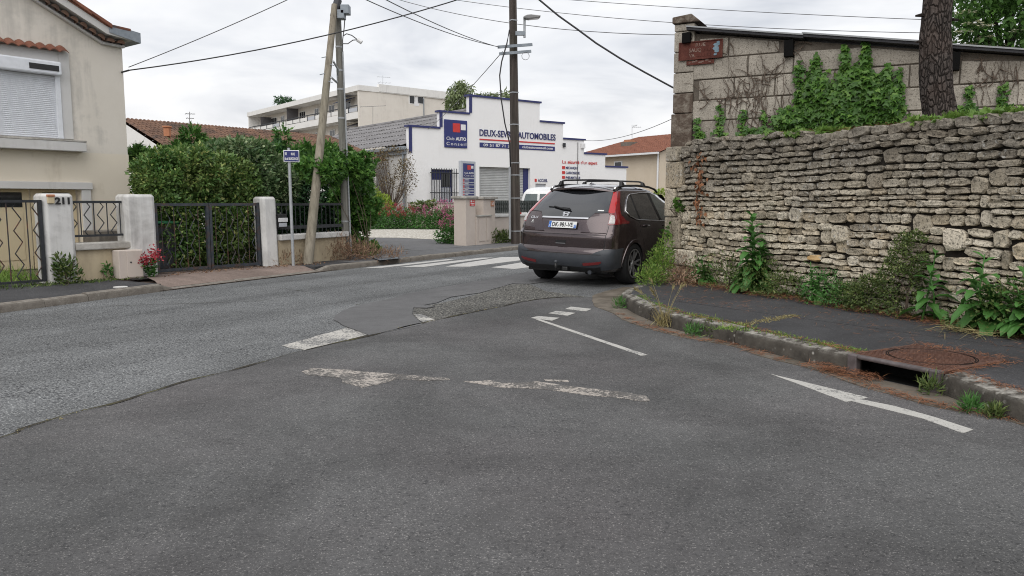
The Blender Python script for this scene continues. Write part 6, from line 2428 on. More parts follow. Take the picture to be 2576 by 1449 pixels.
m_plateblue = plain('plate_blue', (.02, .12, .42), .4)
m_platewhite = plain('plate_white', (.70, .71, .70), .4)


def lerp_tab(tab, z):
    for (z0, v0), (z1, v1) in zip(tab[:-1], tab[1:]):
        if z <= z1:
            t = max(0, (z - z0) / (z1 - z0))
            return v0 + (v1 - v0) * t
    return tab[-1][1]


class Shell:
    """car body described by horizontal slices; s runs 0..1 round the rear end, then metres along the side"""

    def __init__(s, rear, half, front, b=.40, n=2.9, bf=.7, nf=2.6, roll=0.0):
        s.rear, s.half, s.front, s.b, s.n, s.bf, s.nf, s.roll = rear, half, front, b, n, bf, nf, roll

    def T(s, p):
        c, k = math.cos(s.roll), math.sin(s.roll)
        x, y, z = p
        return Vector((x * c + (z - .4) * k, y, .4 + (z - .4) * c - x * k))

    def raw(s, t, z, side=1):
        w, y0, yf = lerp_tab(s.half, z), lerp_tab(s.rear, z), lerp_tab(s.front, z)
        if t <= 1:
            a = max(0, t) * math.pi / 2
            x, y = w * math.sin(a) ** (2 / s.n), y0 + s.b * (1 - math.cos(a) ** (2 / s.n) if t < 1 else 1)
        else:
            y = y0 + s.b + (t - 1)
            x = w
            ys = yf - s.bf
            if y > ys:
                q = min(1, (y - ys) / s.bf)
                x = w * (1 - q ** s.nf) ** (1 / s.nf)
            # sides are gently bowed in plan
            x *= 1 - .035 * max(0, (y - 2.0) / 2.4) ** 2
        return Vector((x * side, y, z))

    def P(s, t, z, side=1, off=0.0):
        p = s.raw(t, z, side)
        if off:
            e = .01
            du = s.raw(t + e, z, side) - s.raw(max(0, t - e), z, side)
            dv = s.raw(t, z + e, side) - s.raw(t, z - e, side)
            nn = du.cross(dv)
            if nn.length < 1e-9:
                nn = Vector((0, -1, 0))
            nn.normalize()
            c = Vector((0, 2.2, .8))
            if nn.dot(p - c) < 0:
                nn = -nn
            p = p + nn * off
        return s.T(p)

    def sx(s, x, z):
        w = lerp_tab(s.half, z)
        return math.asin(min(1, (abs(x) / w) ** (s.n / 2))) / (math.pi / 2)

    def sy(s, y, z):
        return 1 + y - lerp_tab(s.rear, z) - s.b

    def key(s, q, z):
        if isinstance(q, tuple):
            return s.sy(q[1], z)
        return math.copysign(s.sx(q, z), q) if q else 0.0

    def patch(s, name, poly, off, mat, parent, side=1, step=(.08, .05), both=False, thick=.006, smooth=True):
        """panel laid on the shell; poly = [(x or ('y', y), z)], signed x allowed when it crosses the middle"""
        pts = [(s.key(a, z), z) for a, z in poly]
        bm = bmesh.new()
        f = bm.faces.new([bm.verts.new((a, 0, z)) for a, z in pts])
        lo, hi = min(p[0] for p in pts), max(p[0] for p in pts)
        zl, zh = min(p[1] for p in pts), max(p[1] for p in pts)
        k = math.floor(lo / step[0]) + 1
        while k * step[0] < hi:
            bmesh.ops.bisect_plane(bm, geom=bm.verts[:] + bm.edges[:] + bm.faces[:], plane_co=(k * step[0], 0, 0), plane_no=(1, 0, 0))
            k += 1
        k = math.floor(zl / step[1]) + 1
        while k * step[1] < zh:
            bmesh.ops.bisect_plane(bm, geom=bm.verts[:] + bm.edges[:] + bm.faces[:], plane_co=(0, 0, k * step[1]), plane_no=(0, 0, 1))
            k += 1
        bmesh.ops.remove_doubles(bm, verts=bm.verts, dist=1e-5)
        if thick:
            ext = bmesh.ops.extrude_face_region(bm, geom=bm.faces[:])
            back = [v for v in ext['geom'] if isinstance(v, bmesh.types.BMVert)]
            for v in back:
                v.co.y = 1
        for v in bm.verts:
            t, z = v.co.x, v.co.z
            o_ = off if v.co.y < .5 else off - thick
            sg = side * (1 if t >= 0 else -1)
            v.co = s.P(abs(t), z, sg, o_)
        bmesh.ops.recalc_face_normals(bm, faces=bm.faces)
        me = bpy.data.meshes.new(name)
        bm.to_mesh(me)
        bm.free()
        return put(name, me, mat, parent, local=True, smooth='auto' if smooth else False)

    def line(s, pts, off, side=1):
        return [s.P(s.key(a, z), z, side, off) for a, z in pts]

    def body(s, zs, arches, zarch=.34, rarch=.385, ny=56, floor_z=None):
        mb = MB()
        nr = 14
        rows = []
        for z in zs:
            y0, yf = lerp_tab(s.rear, z), lerp_tab(s.front, z)
            L = yf - y0 - s.b
            ts = [i / nr for i in range(nr + 1)] + [1 + L * (1 - (1 - k / ny) ** 1.25) for k in range(1, ny + 1)]
            right = [s.P(t, z, 1) for t in ts]
            left = [s.P(t, z, -1) for t in ts]
            ring = right + list(reversed(left[1:-1] if True else left))
            rows.append(ring)
        n = len(rows[0])
        vs_ = [p for r_ in rows for p in r_]
        fs = []
        for i in range(len(zs) - 1):
            for k in range(n):
                q = [i * n + k, i * n + (k + 1) % n, (i + 1) * n + (k + 1) % n, (i + 1) * n + k]
                c = sum((vs_[j] for j in q), Vector()) / 4
                if any((c.y - ya) ** 2 + (c.z - zarch) ** 2 < rarch ** 2 for ya in arches) and abs(c.x) > .6:
                    continue
                fs.append(tuple(q))
        fs.append(tuple(range((len(zs) - 1) * n, len(zs) * n)))
        mb.add(vs_, fs)
        return mb


def lathe_x(prof, x0, n=28, sgn=1):
    """profile [(r, x)] turned about the x axis"""
    mb = MB()
    vs_ = []
    for r_, x in prof:
        for k in range(n):
            a = 2 * math.pi * k / n
            vs_.append((x0 + x * sgn, r_ * math.cos(a), r_ * math.sin(a)))
    m = len(prof)
    mb.add(vs_, [(i * n + k, i * n + (k + 1) % n, (i + 1) * n + (k + 1) % n, (i + 1) * n + k) for i in range(m - 1) for k in range(n)])
    return mb


def wheel(parent, x, y, r, w, sgn, spokes=5, mat=None):
    cz = r
    rr = r * .71
    prof = [(rr, -w / 2), (r * .93, -w / 2), (r * .99, -w / 2 + .03), (r, -w * .2), (r, w * .2), (r * .99, w / 2 - .03), (r * .93, w / 2), (rr + .01, w / 2 + .004), (rr, w / 2 - .03)]
    wh = put('wheel', mesh_of('wheel', lathe_x(prof, 0, 36, sgn)), m_tyre, parent, loc=(x, y, cz), local=True, smooth='auto')
    rim = lathe_x([(rr, w / 2 - .03), (rr - .012, w / 2 + .0), (rr - .03, w / 2 - .012), (rr - .035, -w * .2), (.0, -w * .2)], 0, 36, sgn)
    ro = put('rim', mesh_of('rim', rim), m_rubber, wh, local=True, smooth='auto')
    mb = MB()
    for k in range(spokes):
        for dv in (-.17, .17):
            a0 = 2 * math.pi * k / spokes + dv * .5
            a1 = 2 * math.pi * k / spokes + dv * 1.35
            for (a, b) in ((a0, a1),):
                p = Vector((sgn * (w / 2 - .035), math.cos(a) * .05, math.sin(a) * .05))
                q = Vector((sgn * (w / 2 - .012), math.cos(b) * (rr - .012), math.sin(b) * (rr - .012)))
                mb.bar(p, q, .028, .022)
    N = 36
    vs_ = [(sgn * (w / 2 + .003), math.cos(2 * math.pi * k / N) * q, math.sin(2 * math.pi * k / N) * q) for q in (rr - .022, rr) for k in range(N)]
    mb.add(vs_, [(k, (k + 1) % N, (k + 1) % N + N, k + N) for k in range(N)])
    put('spokes', mesh_of('spokes', mb), mat or m_rim, ro, local=True)
    hub = lathe_x([(.0, w / 2 - .015), (.045, w / 2 - .018), (.06, w / 2 - .04)], 0, 16, sgn)
    put('hub_cap', mesh_of('hub_cap', hub), mat or m_rim, ro, local=True)
    return wh


def lobj(name, mb, mat, parent, **k):
    return put(name, mesh_of(name, mb), mat, parent, local=True, **k)


# ---- the parked estate car (rear and right side towards us)
CAR = thing('parked_car', 'dark brown off-road estate car parked beside the stone wall', 'car', (.76, 12.5, .005), None, -R(34))
SH = Shell(rear=[(.24, .17), (.30, .08), (.36, .03), (.44, .0), (.56, .0), (.60, .015), (.64, .055), (.80, .045), (.85, .050), (.88, .085), (.95, .11), (1.10, .17), (1.20, .25), (1.35, .41), (1.50, .60), (1.57, .69), (1.62, .82), (1.65, .98), (1.664, 1.15), (1.672, 1.45)],
           half=[(.24, .82), (.30, .855), (.40, .885), (.55, .905), (.75, .912), (.95, .905), (1.08, .888), (1.20, .845), (1.35, .772), (1.50, .692), (1.57, .65), (1.62, .575), (1.65, .45), (1.664, .30), (1.672, .12)],
           front=[(.24, 4.40), (.35, 4.50), (.55, 4.55), (.75, 4.52), (.86, 4.40), (.95, 4.05), (1.02, 3.72), (1.06, 3.50), (1.20, 3.25), (1.35, 2.98), (1.50, 2.66), (1.57, 2.46), (1.62, 2.25), (1.65, 2.05), (1.664, 1.9), (1.672, 1.75)],
           b=.30, n=3.6, roll=R(1.3))
zs = [.26, .30, .34, .38, .42, .46, .50, .54, .58, .61, .64, .68, .72, .76, .80, .845, .86, .88, .92, .96, 1.0, 1.04, 1.08, 1.12, 1.16, 1.2, 1.25, 1.3, 1.35, 1.4, 1.45, 1.5, 1.54, 1.57, 1.595, 1.62, 1.637, 1.65, 1.658, 1.664, 1.669, 1.672]
AX = (.93, 3.55)
lobj('body', SH.body(zs, AX), m_carpaint, CAR, smooth='auto')
lobj('underbody', MB().box(-.74, .74, .25, 4.3, .22, .34), m_rubber, CAR)
for ya in AX:
    for sg in (-1, 1):
        mb = MB()
        n = 18
        vs_ = []
        for x in (.60, .90):
            for k in range(n + 1):
                a = math.pi * k / n
                vs_.append(SH.T((x * sg, ya + math.cos(a) * .40, .33 + math.sin(a) * .40)))
        mb.add(vs_, [(k, k + 1, k + n + 2, k + n + 1) for k in range(n)] + [tuple(range(n + 1))])
        lobj('wheel_arch', mb, m_rubber, CAR)
        # flared arch edge
        ring = []
        for r_, o_ in ((.372, .004), (.378, .012), (.425, .012), (.43, .0)):
            for k in range(n + 1):
                a = math.pi * k / n
                y, z = ya + math.cos(a) * r_, max(.30, .34 + math.sin(a) * r_)
                ring.append(SH.P(SH.sy(y, z), z, sg, o_))
        mb = MB().add(ring, [(j * (n + 1) + k, j * (n + 1) + k + 1, (j + 1) * (n + 1) + k + 1, (j + 1) * (n + 1) + k) for j in range(3) for k in range(n)])
        lobj('arch_trim', mb, m_carpaint, CAR, smooth='auto')
        wheel(CAR, sg * .795, ya, .345, .235, sg)
Y = lambda v: ('y', v)
# rear bumper
BM = SH.patch('rear_bumper', [(-.56, .535), (.56, .535), (.68, .60), (.80, .635), (Y(.53), .645), (Y(.53), .30), (.70, .285), (-.70, .285), ] , .012, m_bumper, CAR, thick=.012) if False else None
for sg in (1, -1):
    SH.patch('rear_bumper', [(0, .535), (.56, .535), (.66, .585), (.78, .625), (Y(.50), .64), (Y(.50), .33), (.72, .30), (0, .29)], .014, m_bumper, CAR, side=sg, thick=.016)
    SH.patch('valance', [(0, .345), (.60, .335), (.72, .36), (.70, .285), (0, .27)], .018, m_rubber, CAR, side=sg, thick=.02)
    SH.patch('reflector', [(.44, .365), (.70, .40), (.745, .43), (.74, .445), (.50, .415), (.44, .41)], .024, m_lampred_d, CAR, side=sg)
    # raised tailgate wings beside the plate recess
    SH.patch('tailgate_wing', [(.44, 1.105), (.50, 1.182), (.735, 1.19), (.765, .885), (.34, .885)], .010, m_carpaint, CAR, side=sg, thick=.012)
    SH.patch('panel_gap', [(.742, .545), (.750, .545), (.785, .90), (.790, 1.0), (.782, 1.0), (.777, .90)], .003, m_rubber, CAR, side=sg, thick=.002)
    SH.patch('panel_gap', [(0, .540), (.73, .540), (.744, .548), (.73, .549), (0, .549)], .0155, m_rubber, CAR, side=sg, thick=.002)
    SH.patch('panel_gap', [(0, .846), (.775, .846), (.775, .852), (0, .852)], .003, m_rubber, CAR, side=sg, thick=.002)
    # tail lamp: tall red blade, clear block and side tongue
    TL = SH.patch('tail_lamp', [(.585, 1.54), (.705, 1.21), (.752, 1.17), (.765, 1.02), (.79, 1.015), (Y(.69), 1.035), (Y(.72), 1.06), (Y(.60), 1.085), (Y(.50), 1.16), (Y(.52), 1.25), (Y(.65), 1.40), (Y(.80), 1.545)], .010, m_lampred_d, CAR, side=sg, thick=.016, step=(.05, .04))
    SH.patch('lamp_lens', [(.592, 1.525), (.715, 1.21), (.758, 1.19), (.800, 1.20), (.715, 1.40), (.625, 1.535)], .0115, m_lampred, TL, side=sg, step=(.05, .04))
    SH.patch('reverse_lens', [(.766, 1.160), (.808, 1.160), (.832, 1.12), (.850, 1.035), (.772, 1.035)], .0135, m_lampclear, TL, side=sg, step=(.05, .04))
RW = SH.patch('rear_window', [(-.70, 1.205), (-.505, 1.195), (-.44, 1.115), (.44, 1.115), (.505, 1.195), (.70, 1.205), (.58, 1.54), (-.58, 1.54)], .008, m_carglass, CAR, step=(.06, .05))
SH.patch('chrome_strip', [(-.435, 1.092), (.435, 1.092), (.43, 1.114), (-.43, 1.114)], .016, m_chrome, CAR, step=(.06, .05), thick=.014)
# spoiler
rows_ = []
for i in range(17):
    x = -.61 + 1.22 * i / 16
    c = (x / .61) ** 2
    rows_.append([SH.T(v) for v in ((x, 1.06 + .05 * c, 1.658 - .05 * c), (x, .80 + .1 * c, 1.640 - .055 * c), (x, .595 + .12 * c, 1.602 - .045 * c), (x, .59 + .12 * c, 1.577 - .045 * c), (x, .68 + .1 * c, 1.55 - .04 * c))])
mb = MB().add([p for r_ in rows_ for p in r_], [(i * 5 + j, i * 5 + j + 1, i * 5 + j + 6, i * 5 + j + 5) for i in range(16) for j in range(3)])
SPO = lobj('spoiler', mb, m_carpaint, CAR, smooth='auto')
mb = MB().add([p for r_ in rows_ for p in r_[3:]], [(i * 2, i * 2 + 1, i * 2 + 3, i * 2 + 2) for i in range(16)])
lobj('spoiler_underside', mb, m_rubber, SPO)
# number plate
pc = SH.P(0, .985, 1, .028)
pt_ = SH.P(0, 1.04, 1, .028) - SH.P(0, .93, 1, .028)
tilt = math.atan2(pt_.y, pt_.z)
PM = Matrix.Translation(pc) @ Matrix.Rotation(SH.roll, 4, 'Y') @ Matrix.Rotation(-tilt, 4, 'X')


def on_plate(name, x0, x1, z0, z1, d, mat, parent):
    mb = MB().box(x0, x1, -d, 0, z0, z1)
    mb.v = [tuple(PM @ Vector(v)) for v in mb.v]
    return lobj(name, mb, mat, parent)


def plate_text(txt, x, z, h, mat, parent, w=None, d=.010, bold=0.0, align='LEFT'):
    vs_, fs = text_mesh(txt, h / .69, bold, 1.0, 'LEFT', 1.0, .003)
    x0, x1 = min(v[0] for v in vs_), max(v[0] for v in vs_)
    k = w / (x1 - x0) if w else 1
    mb = MB().add([PM @ Vector((x + (v[0] - x0) * k, -d - v[2], z + v[1])) for v in vs_], fs)
    return lobj('lettering', mb, mat, parent)


NP = on_plate('number_plate', -.26, .26, -.056, .056, .008, m_platewhite, CAR)
on_plate('plate_band', -.258, -.212, -.053, .053, .0095, m_plateblue, NP)
on_plate('plate_band', .212, .258, -.053, .004, .0095, m_plateblue, NP)
plate_text('F', -.243, -.04, .028, m_platewhite, NP, w=.014, d=.011)
plate_text('17', .217, -.038, .028, m_platewhite, NP, w=.034, d=.011, bold=.02)
plate_text('DK-981-VE', -.195, -.036, .072, m_black, NP, w=.39, d=.0105, bold=.018)
# emblem: letter H in a rounded frame
pc2 = SH.P(0, 1.155, 1, .014)
PM2 = Matrix.Translation(pc2) @ Matrix.Rotation(SH.roll, 4, 'Y') @ Matrix.Rotation(-math.atan2(.25, .4), 4, 'X')
mb = MB()
fr_ = [(-.052, -.028), (-.046, -.040), (.046, -.040), (.052, -.028), (.062, .030), (.052, .042), (-.052, .042), (-.062, .030)]
fr2 = [(a * .82, b * .82) for a, b in fr_]
n = 8
mb.add([PM2 @ Vector((a, -.008, b)) for a, b in fr_] + [PM2 @ Vector((a, -.008, b)) for a, b in fr2], [(k, (k + 1) % n, (k + 1) % n + n, k + n) for k in range(n)])
for sg in (-1, 1):
    mb.add([PM2 @ Vector((sg * a, -.0085, b)) for a, b in ((.022, -.032), (.036, -.032), (.044, .034), (.028, .034))], [(0, 1, 2, 3)])
mb.add([PM2 @ Vector((a, -.0087, b)) for a, b in ((-.026, -.004), (.026, -.004), (.028, .012), (-.028, .012))], [(0, 1, 2, 3)])
lobj('emblem', mb, m_chrome, CAR)


def shell_text(txt, x, z, h, w, mat, off=.014, bold=.0, side=-1):
    vs_, fs = text_mesh(txt, h / .69, bold, 1.0, 'LEFT', 1.0, .003)
    x0, x1 = min(v[0] for v in vs_), max(v[0] for v in vs_)
    k = w / (x1 - x0)
    out_ = []
    for v in vs_:
        xx, zz = x + (v[0] - x0) * k, z + v[1]
        out_.append(SH.P(SH.sx(xx, zz), zz, -1 if xx < 0 else 1, off + v[2]))
    return lobj('lettering', MB().add(out_, fs), mat, CAR)


shell_text('CR-V', -.665, 1.075, .034, .15, m_chrome, .013, .02)
shell_text('niort auto', -.645, 1.005, .014, .065, m_platewhite, .013)
SH.patch('sticker', [(-.632, 1.03), (-.60, 1.03), (-.605, 1.055), (-.62, 1.05)], .0125, m_platewhite, CAR, thick=.002)
SH.patch('sticker', [(.53, 1.222), (.63, 1.222), (.63, 1.240), (.53, 1.240)], .0100, m_platewhite, CAR, thick=.001)
# handle, wiper, tow bar, exhaust
SH.patch('handle_recess', [(-.09, .705), (.09, .705), (.10, .745), (-.10, .745)], .004, m_rubber, CAR, thick=.003)
SH.patch('tailgate_handle', [(-.09, .692), (.09, .692), (.092, .703), (-.092, .703)], .012, m_chrome, CAR, thick=.01)
WP = lobj('wiper', MB().tube([SH.P(SH.sx(.06, 1.215), 1.215, 1, .03), SH.P(SH.sx(.1, 1.23), 1.23, -1, .03), SH.P(SH.sx(.28, 1.265), 1.265, -1, .028)], .014, 7), m_rubber, CAR)
lobj('wiper_blade', MB().tube([SH.P(SH.sx(.02, 1.248), 1.248, 1, .018), SH.P(SH.sx(.40, 1.268), 1.268, -1, .018)], .008, 6), m_rubber, WP)
mb = MB().tube([(.0, .30, .27), (.0, .05, .27), (-.0, -.06, .27), (0, -.09, .30), (0, -.09, .385)], .022, 10)
TB = lobj('tow_bar', mb, m_rubber, CAR, smooth=True)
bm = bmesh.new()
bmesh.ops.create_uvsphere(bm, u_segments=14, v_segments=8, radius=.030)
bmesh.ops.translate(bm, vec=(0, -.09, .40), verts=bm.verts)
me = bpy.data.meshes.new('tow_ball')
bm.to_mesh(me)
bm.free()
put('tow_ball', me, m_bumper, TB, local=True, smooth=True)
lobj('tow_socket', MB().box(.05, .16, .0, .1, .25, .32), m_rubber, TB, bevel=.015)
lobj('exhaust', MB().tube([(.52, .5, .25), (.52, .16, .25), (.525, .08, .24)], .034, 14), m_bumper, CAR, smooth='auto')
lobj('silencer', MB().tube([(.30, .42, .27), (.75, .42, .27)], .10, 12), m_rubber, CAR)
for x in (-.42, .42):
    SH.patch('parking_sensor', [(x - .012, .375), (x + .012, .375), (x + .012, .399), (x - .012, .399)], .0215, m_bumper, CAR, thick=.003)
# side glass, trim, doors
for sg in (1, -1):
    SH.patch('side_window', [(Y(.70), 1.225), (Y(.80), 1.155), (Y(1.00), 1.10), (Y(1.12), 1.09), (Y(1.10), 1.485), (Y(1.0), 1.455), (Y(.85), 1.365)], .006, m_carglass, CAR, side=sg)
    SH.patch('side_window', [(Y(1.165), 1.085), (Y(1.95), 1.06), (Y(1.82), 1.515), (Y(1.15), 1.497)], .006, m_carglass, CAR, side=sg)
    SH.patch('side_window', [(Y(2.03), 1.06), (Y(3.02), 1.04), (Y(2.72), 1.28), (Y(2.36), 1.50), (Y(1.92), 1.515)], .006, m_carglass2, CAR, side=sg)
    SH.patch('window_pillar', [(Y(1.12), 1.09), (Y(1.165), 1.085), (Y(1.15), 1.497), (Y(1.10), 1.485)], .009, m_rubber, CAR, side=sg)
    SH.patch('window_pillar', [(Y(1.95), 1.06), (Y(2.03), 1.06), (Y(1.92), 1.515), (Y(1.82), 1.515)], .009, m_rubber, CAR, side=sg)
    loop = SH.line([(Y(3.02), 1.035), (Y(2.03), 1.05), (Y(1.15), 1.078), (Y(.97), 1.092), (Y(.78), 1.15), (Y(.685), 1.23), (Y(.84), 1.378), (Y(1.0), 1.47), (Y(1.10), 1.50), (Y(1.5), 1.525), (Y(1.95), 1.53), (Y(2.38), 1.515), (Y(2.75), 1.29)], .010, sg)
    lobj('window_trim', MB().tube(loop, .009, 6), m_chrome, CAR, smooth=True)
    for pts in ([(Y(1.12), 1.07), (Y(1.13), .90), (Y(1.30), .70), (Y(1.42), .45), (Y(1.42), .36)], [(Y(1.99), 1.05), (Y(2.02), .8), (Y(2.03), .40)], [(Y(3.05), 1.02), (Y(3.1), .8), (Y(3.05), .40)], [(Y(1.42), .365), (Y(3.05), .365)]):
        lobj('panel_gap', MB().tube(SH.line(pts, -.003, sg), .006, 5), m_rubber, CAR)
    SH.patch('sill_cladding', [(Y(1.36), .29), (Y(3.12), .29), (Y(3.12), .38), (Y(1.36), .38)], .012, m_rubber, CAR, side=sg, thick=.014)
    for y, z in ((1.22, .985), (2.14, .965)):
        h0, h1_ = SH.P(SH.sy(y, z), z, sg, .035), SH.P(SH.sy(y + .21, z), z - .006, sg, .035)
        mb = MB().tube([SH.P(SH.sy(y - .01, z), z, sg, .0), h0, h1_, SH.P(SH.sy(y + .22, z), z, sg, .0)], .014, 8)
        lobj('door_handle', mb, m_carpaint, CAR, smooth=True)
        SH.patch('handle_recess', [(Y(y + .02), z - .03), (Y(y + .18), z - .03), (Y(y + .18), z + .03), (Y(y + .02), z + .03)], .002, m_rubber, CAR, side=sg, thick=.001)
    q = SH.P(SH.sy(2.95, 1.07), 1.07, sg, .0)
    mb = MB().box(q.x + (.02 if sg > 0 else -.22), q.x + (.22 if sg > 0 else -.02), q.y - .05, q.y + .08, q.z - .02, q.z + .15)
    lobj('door_mirror', mb, m_carpaint, CAR, bevel=.03)
    # roof rail and feet of the cross bars
    rl = [SH.T((sg * x, y, z)) for x, y, z in ((.60, .70, 1.56), (.605, .80, 1.612), (.60, 1.1, 1.645), (.595, 1.6, 1.655), (.585, 2.1, 1.640), (.575, 2.4, 1.60), (.565, 2.52, 1.55))]
    lobj('roof_rail', MB().tube(rl, .019, 8), m_rubber, CAR, smooth=True)
    lobj('rail_cap', MB().tube([SH.T((sg * .60, .72, 1.585)), SH.T((sg * .603, .82, 1.622))], .022, 8), m_chrome, CAR, smooth=True)
for yb in (1.02, 1.86):
    mb = MB()
    pts = [SH.T((x, yb, z)) for x, z in ((-.60, 1.65), (-.57, 1.712), (-.50, 1.728), (0, 1.738), (.50, 1.728), (.57, 1.712), (.60, 1.65))]
    CB = lobj('cross_bar', MB().tube(pts, .015, 8), m_rubber, CAR, smooth=True)
    for sg in (-1, 1):
        a = SH.T((sg * .595, yb, 1.635))
        mb = MB().hexa([a + Vector((-.035, -.06, 0)), a + Vector((.035, -.06, 0)), a + Vector((.035, .06, 0)), a + Vector((-.035, .06, 0)),
                        a + Vector((-.025 - .02 * sg, -.03, .08)), a + Vector((.025 - .02 * sg, -.03, .08)), a + Vector((.025 - .02 * sg, .03, .08)), a + Vector((-.025 - .02 * sg, .03, .08))])
        lobj('bar_foot', mb, m_rubber, CB, bevel=.012)
mb = MB().add([SH.T(v) for v in ((0, .99, 1.675), (-.03, 1.0, 1.66), (.03, 1.0, 1.66), (-.035, 1.16, 1.665), (.035, 1.16, 1.665), (0, 1.16, 1.675), (0, 1.04, 1.70))], [(1, 2, 6), (0, 1, 6), (0, 6, 2), (1, 3, 5, 6), (2, 6, 5, 4), (3, 4, 5)])
lobj('antenna_fin', mb, m_carpaint, CAR)
SH.patch('windscreen', [(-.55, 1.10), (.55, 1.10), (.50, 1.45), (-.50, 1.45)], .0, m_carglass, CAR) if False else None
fw = [SH.T(v) for v in ((-.74, 3.30, 1.10), (.74, 3.30, 1.10), (.62, 2.62, 1.51), (-.62, 2.62, 1.51))]
lobj('windscreen', MB().add(fw, [(0, 1, 2, 3)]), m_carglass, CAR)

# ---- white van behind the slatted fence
vp0 = FF.p(uB1 + 3.5, -2.0, PAVE_Z)
vx = D(1352, 500, 30.2)
VAN = thing('parked_van', 'small white van parked behind the dark slatted fence', 'van', (vx.x, vx.y, PAVE_Z), None, -R(24))
SV = Shell(rear=[(.25, .06), (.4, 0), (.7, .0), (1.0, .03), (1.3, .08), (1.6, .14), (1.75, .25), (1.82, .45), (1.85, .8)],
           half=[(.25, .76), (.5, .82), (.9, .83), (1.1, .81), (1.4, .76), (1.6, .70), (1.75, .60), (1.82, .44), (1.85, .2)],
           front=[(.25, 3.95), (.6, 4.0), (.8, 3.9), (.95, 3.6), (1.05, 3.3), (1.3, 2.95), (1.6, 2.5), (1.75, 2.2), (1.82, 2.0), (1.85, 1.8)], b=.22, n=3.6)
lobj('body', SV.body([.25, .35, .5, .6, .7, .8, .9, 1.0, 1.1, 1.2, 1.3, 1.4, 1.5, 1.6, 1.66, 1.72, 1.76, 1.79, 1.82, 1.84, 1.85], (.75, 3.2), .3, .33, 40), m_vanpaint, VAN, smooth='auto')
for ya in (.75, 3.2):
    for sg in (-1, 1):
        wheel(VAN, sg * .70, ya, .30, .19, sg)
for sg in (1, -1):
    SV.patch('rear_window', [(.05, 1.12), (.64, 1.12), (.56, 1.56), (.05, 1.56)], .006, m_carglass2, VAN, side=sg)
    SV.patch('tail_lamp', [(.70, .75), (Y(.24), .75), (Y(.26), 1.05), (.70, 1.05)], .008, m_lampred, VAN, side=sg)
    SV.patch('side_window', [(Y(.45), 1.12), (Y(1.25), 1.12), (Y(1.25), 1.55), (Y(.5), 1.55)], .006, m_vanpaint, VAN, side=sg)
    SV.patch('side_window', [(Y(2.0), 1.08), (Y(2.95), 1.08), (Y(2.5), 1.55), (Y(2.0), 1.55)], .006, m_carglass2, VAN, side=sg)
    SV.patch('rear_bumper', [(0, .3), (.76, .3), (Y(.5), .3), (Y(.5), .48), (0, .5)], .012, m_bumper, VAN, side=sg)
lobj('windscreen', MB().add([(-.62, 3.22, 1.08), (.62, 3.22, 1.08), (.54, 2.52, 1.6), (-.54, 2.52, 1.6)], [(0, 1, 2, 3)]), m_carglass, VAN)

# ================================================================== plants
def bush(name, label, cat, blobs, n, size, mat, shape='oval', wid=.5, seed=1, shell=.45, group=None, outward=.9, up=.15, jit=.5, stems=6, clump=0.0, stem_mat=None, base=None):
    """blobs: [(centre, radii)]; leaves sit in the outer layer and point outwards"""
    c0 = Vector(blobs[0][0])
    b = Vector(base) if base is not None else Vector((c0.x, c0.y, c0.z - blobs[0][1][2]))
    t = thing(name, label, cat, tuple(b), group)
    r = np.random.default_rng(seed)
    p, o_ = blob_points(n, [q[0] for q in blobs], [q[1] for q in blobs], shell, seed)
    if clump:
        keep = np.array([noise.noise(Vector(q) * clump) > -.22 for q in p])
        p, o_ = p[keep], o_[keep]
    keep = p[:, 2] > b.z + .01
    p, o_ = p[keep], o_[keep]
    ax = o_ * outward + r.normal(size=o_.shape) * jit + np.array([0, 0, up])
    nn = r.normal(size=o_.shape) * .5 + o_ * .5 + np.array([0, 0, .8])
    f = leaves('foliage', p, ax, nn, size * r.uniform(.6, 1.35, len(p)), size * wid * r.uniform(.7, 1.3, len(p)), mat, t, shape)
    f['kind'] = 'stuff'
    mb = MB()
    for k in range(stems):
        q = Vector(blobs[k % len(blobs)][0]) + Vector(r.normal(size=3) * .12)
        a = b + Vector((r.normal() * .06, r.normal() * .06, 0))
        mb.tube([a, a.lerp(q, .5) + Vector(r.normal(size=3) * .06), q], max(.008, size * .1), 5, .004)
    if stems:
        s_ = obj('stems', mb, stem_mat or m_stem, t)
        s_['kind'] = 'stuff'
    return t


def ragged(blobs, n, seed, lo=.12, hi=.3, up=.3):
    """add small knobs on the outside of the blobs so that the outline is uneven"""
    r = np.random.default_rng(seed)
    p, d = blob_points(n, [b[0] for b in blobs], [b[1] for b in blobs], .92, seed)
    out_ = list(blobs)
    for q, v in zip(p, d):
        rr = r.uniform(lo, hi)
        out_.append((Vector(q), (rr * r.uniform(.7, 1.2), rr * r.uniform(.7, 1.2), rr * r.uniform(.6, 1.1 + up))))
    return out_


def B(x, y, Y, rx, ry, rd):
    """blob given by its outline in the picture and its depth radius in metres"""
    return (D(x, y, Y), (px2m(rx, Y), rd, px2m(ry, Y)))


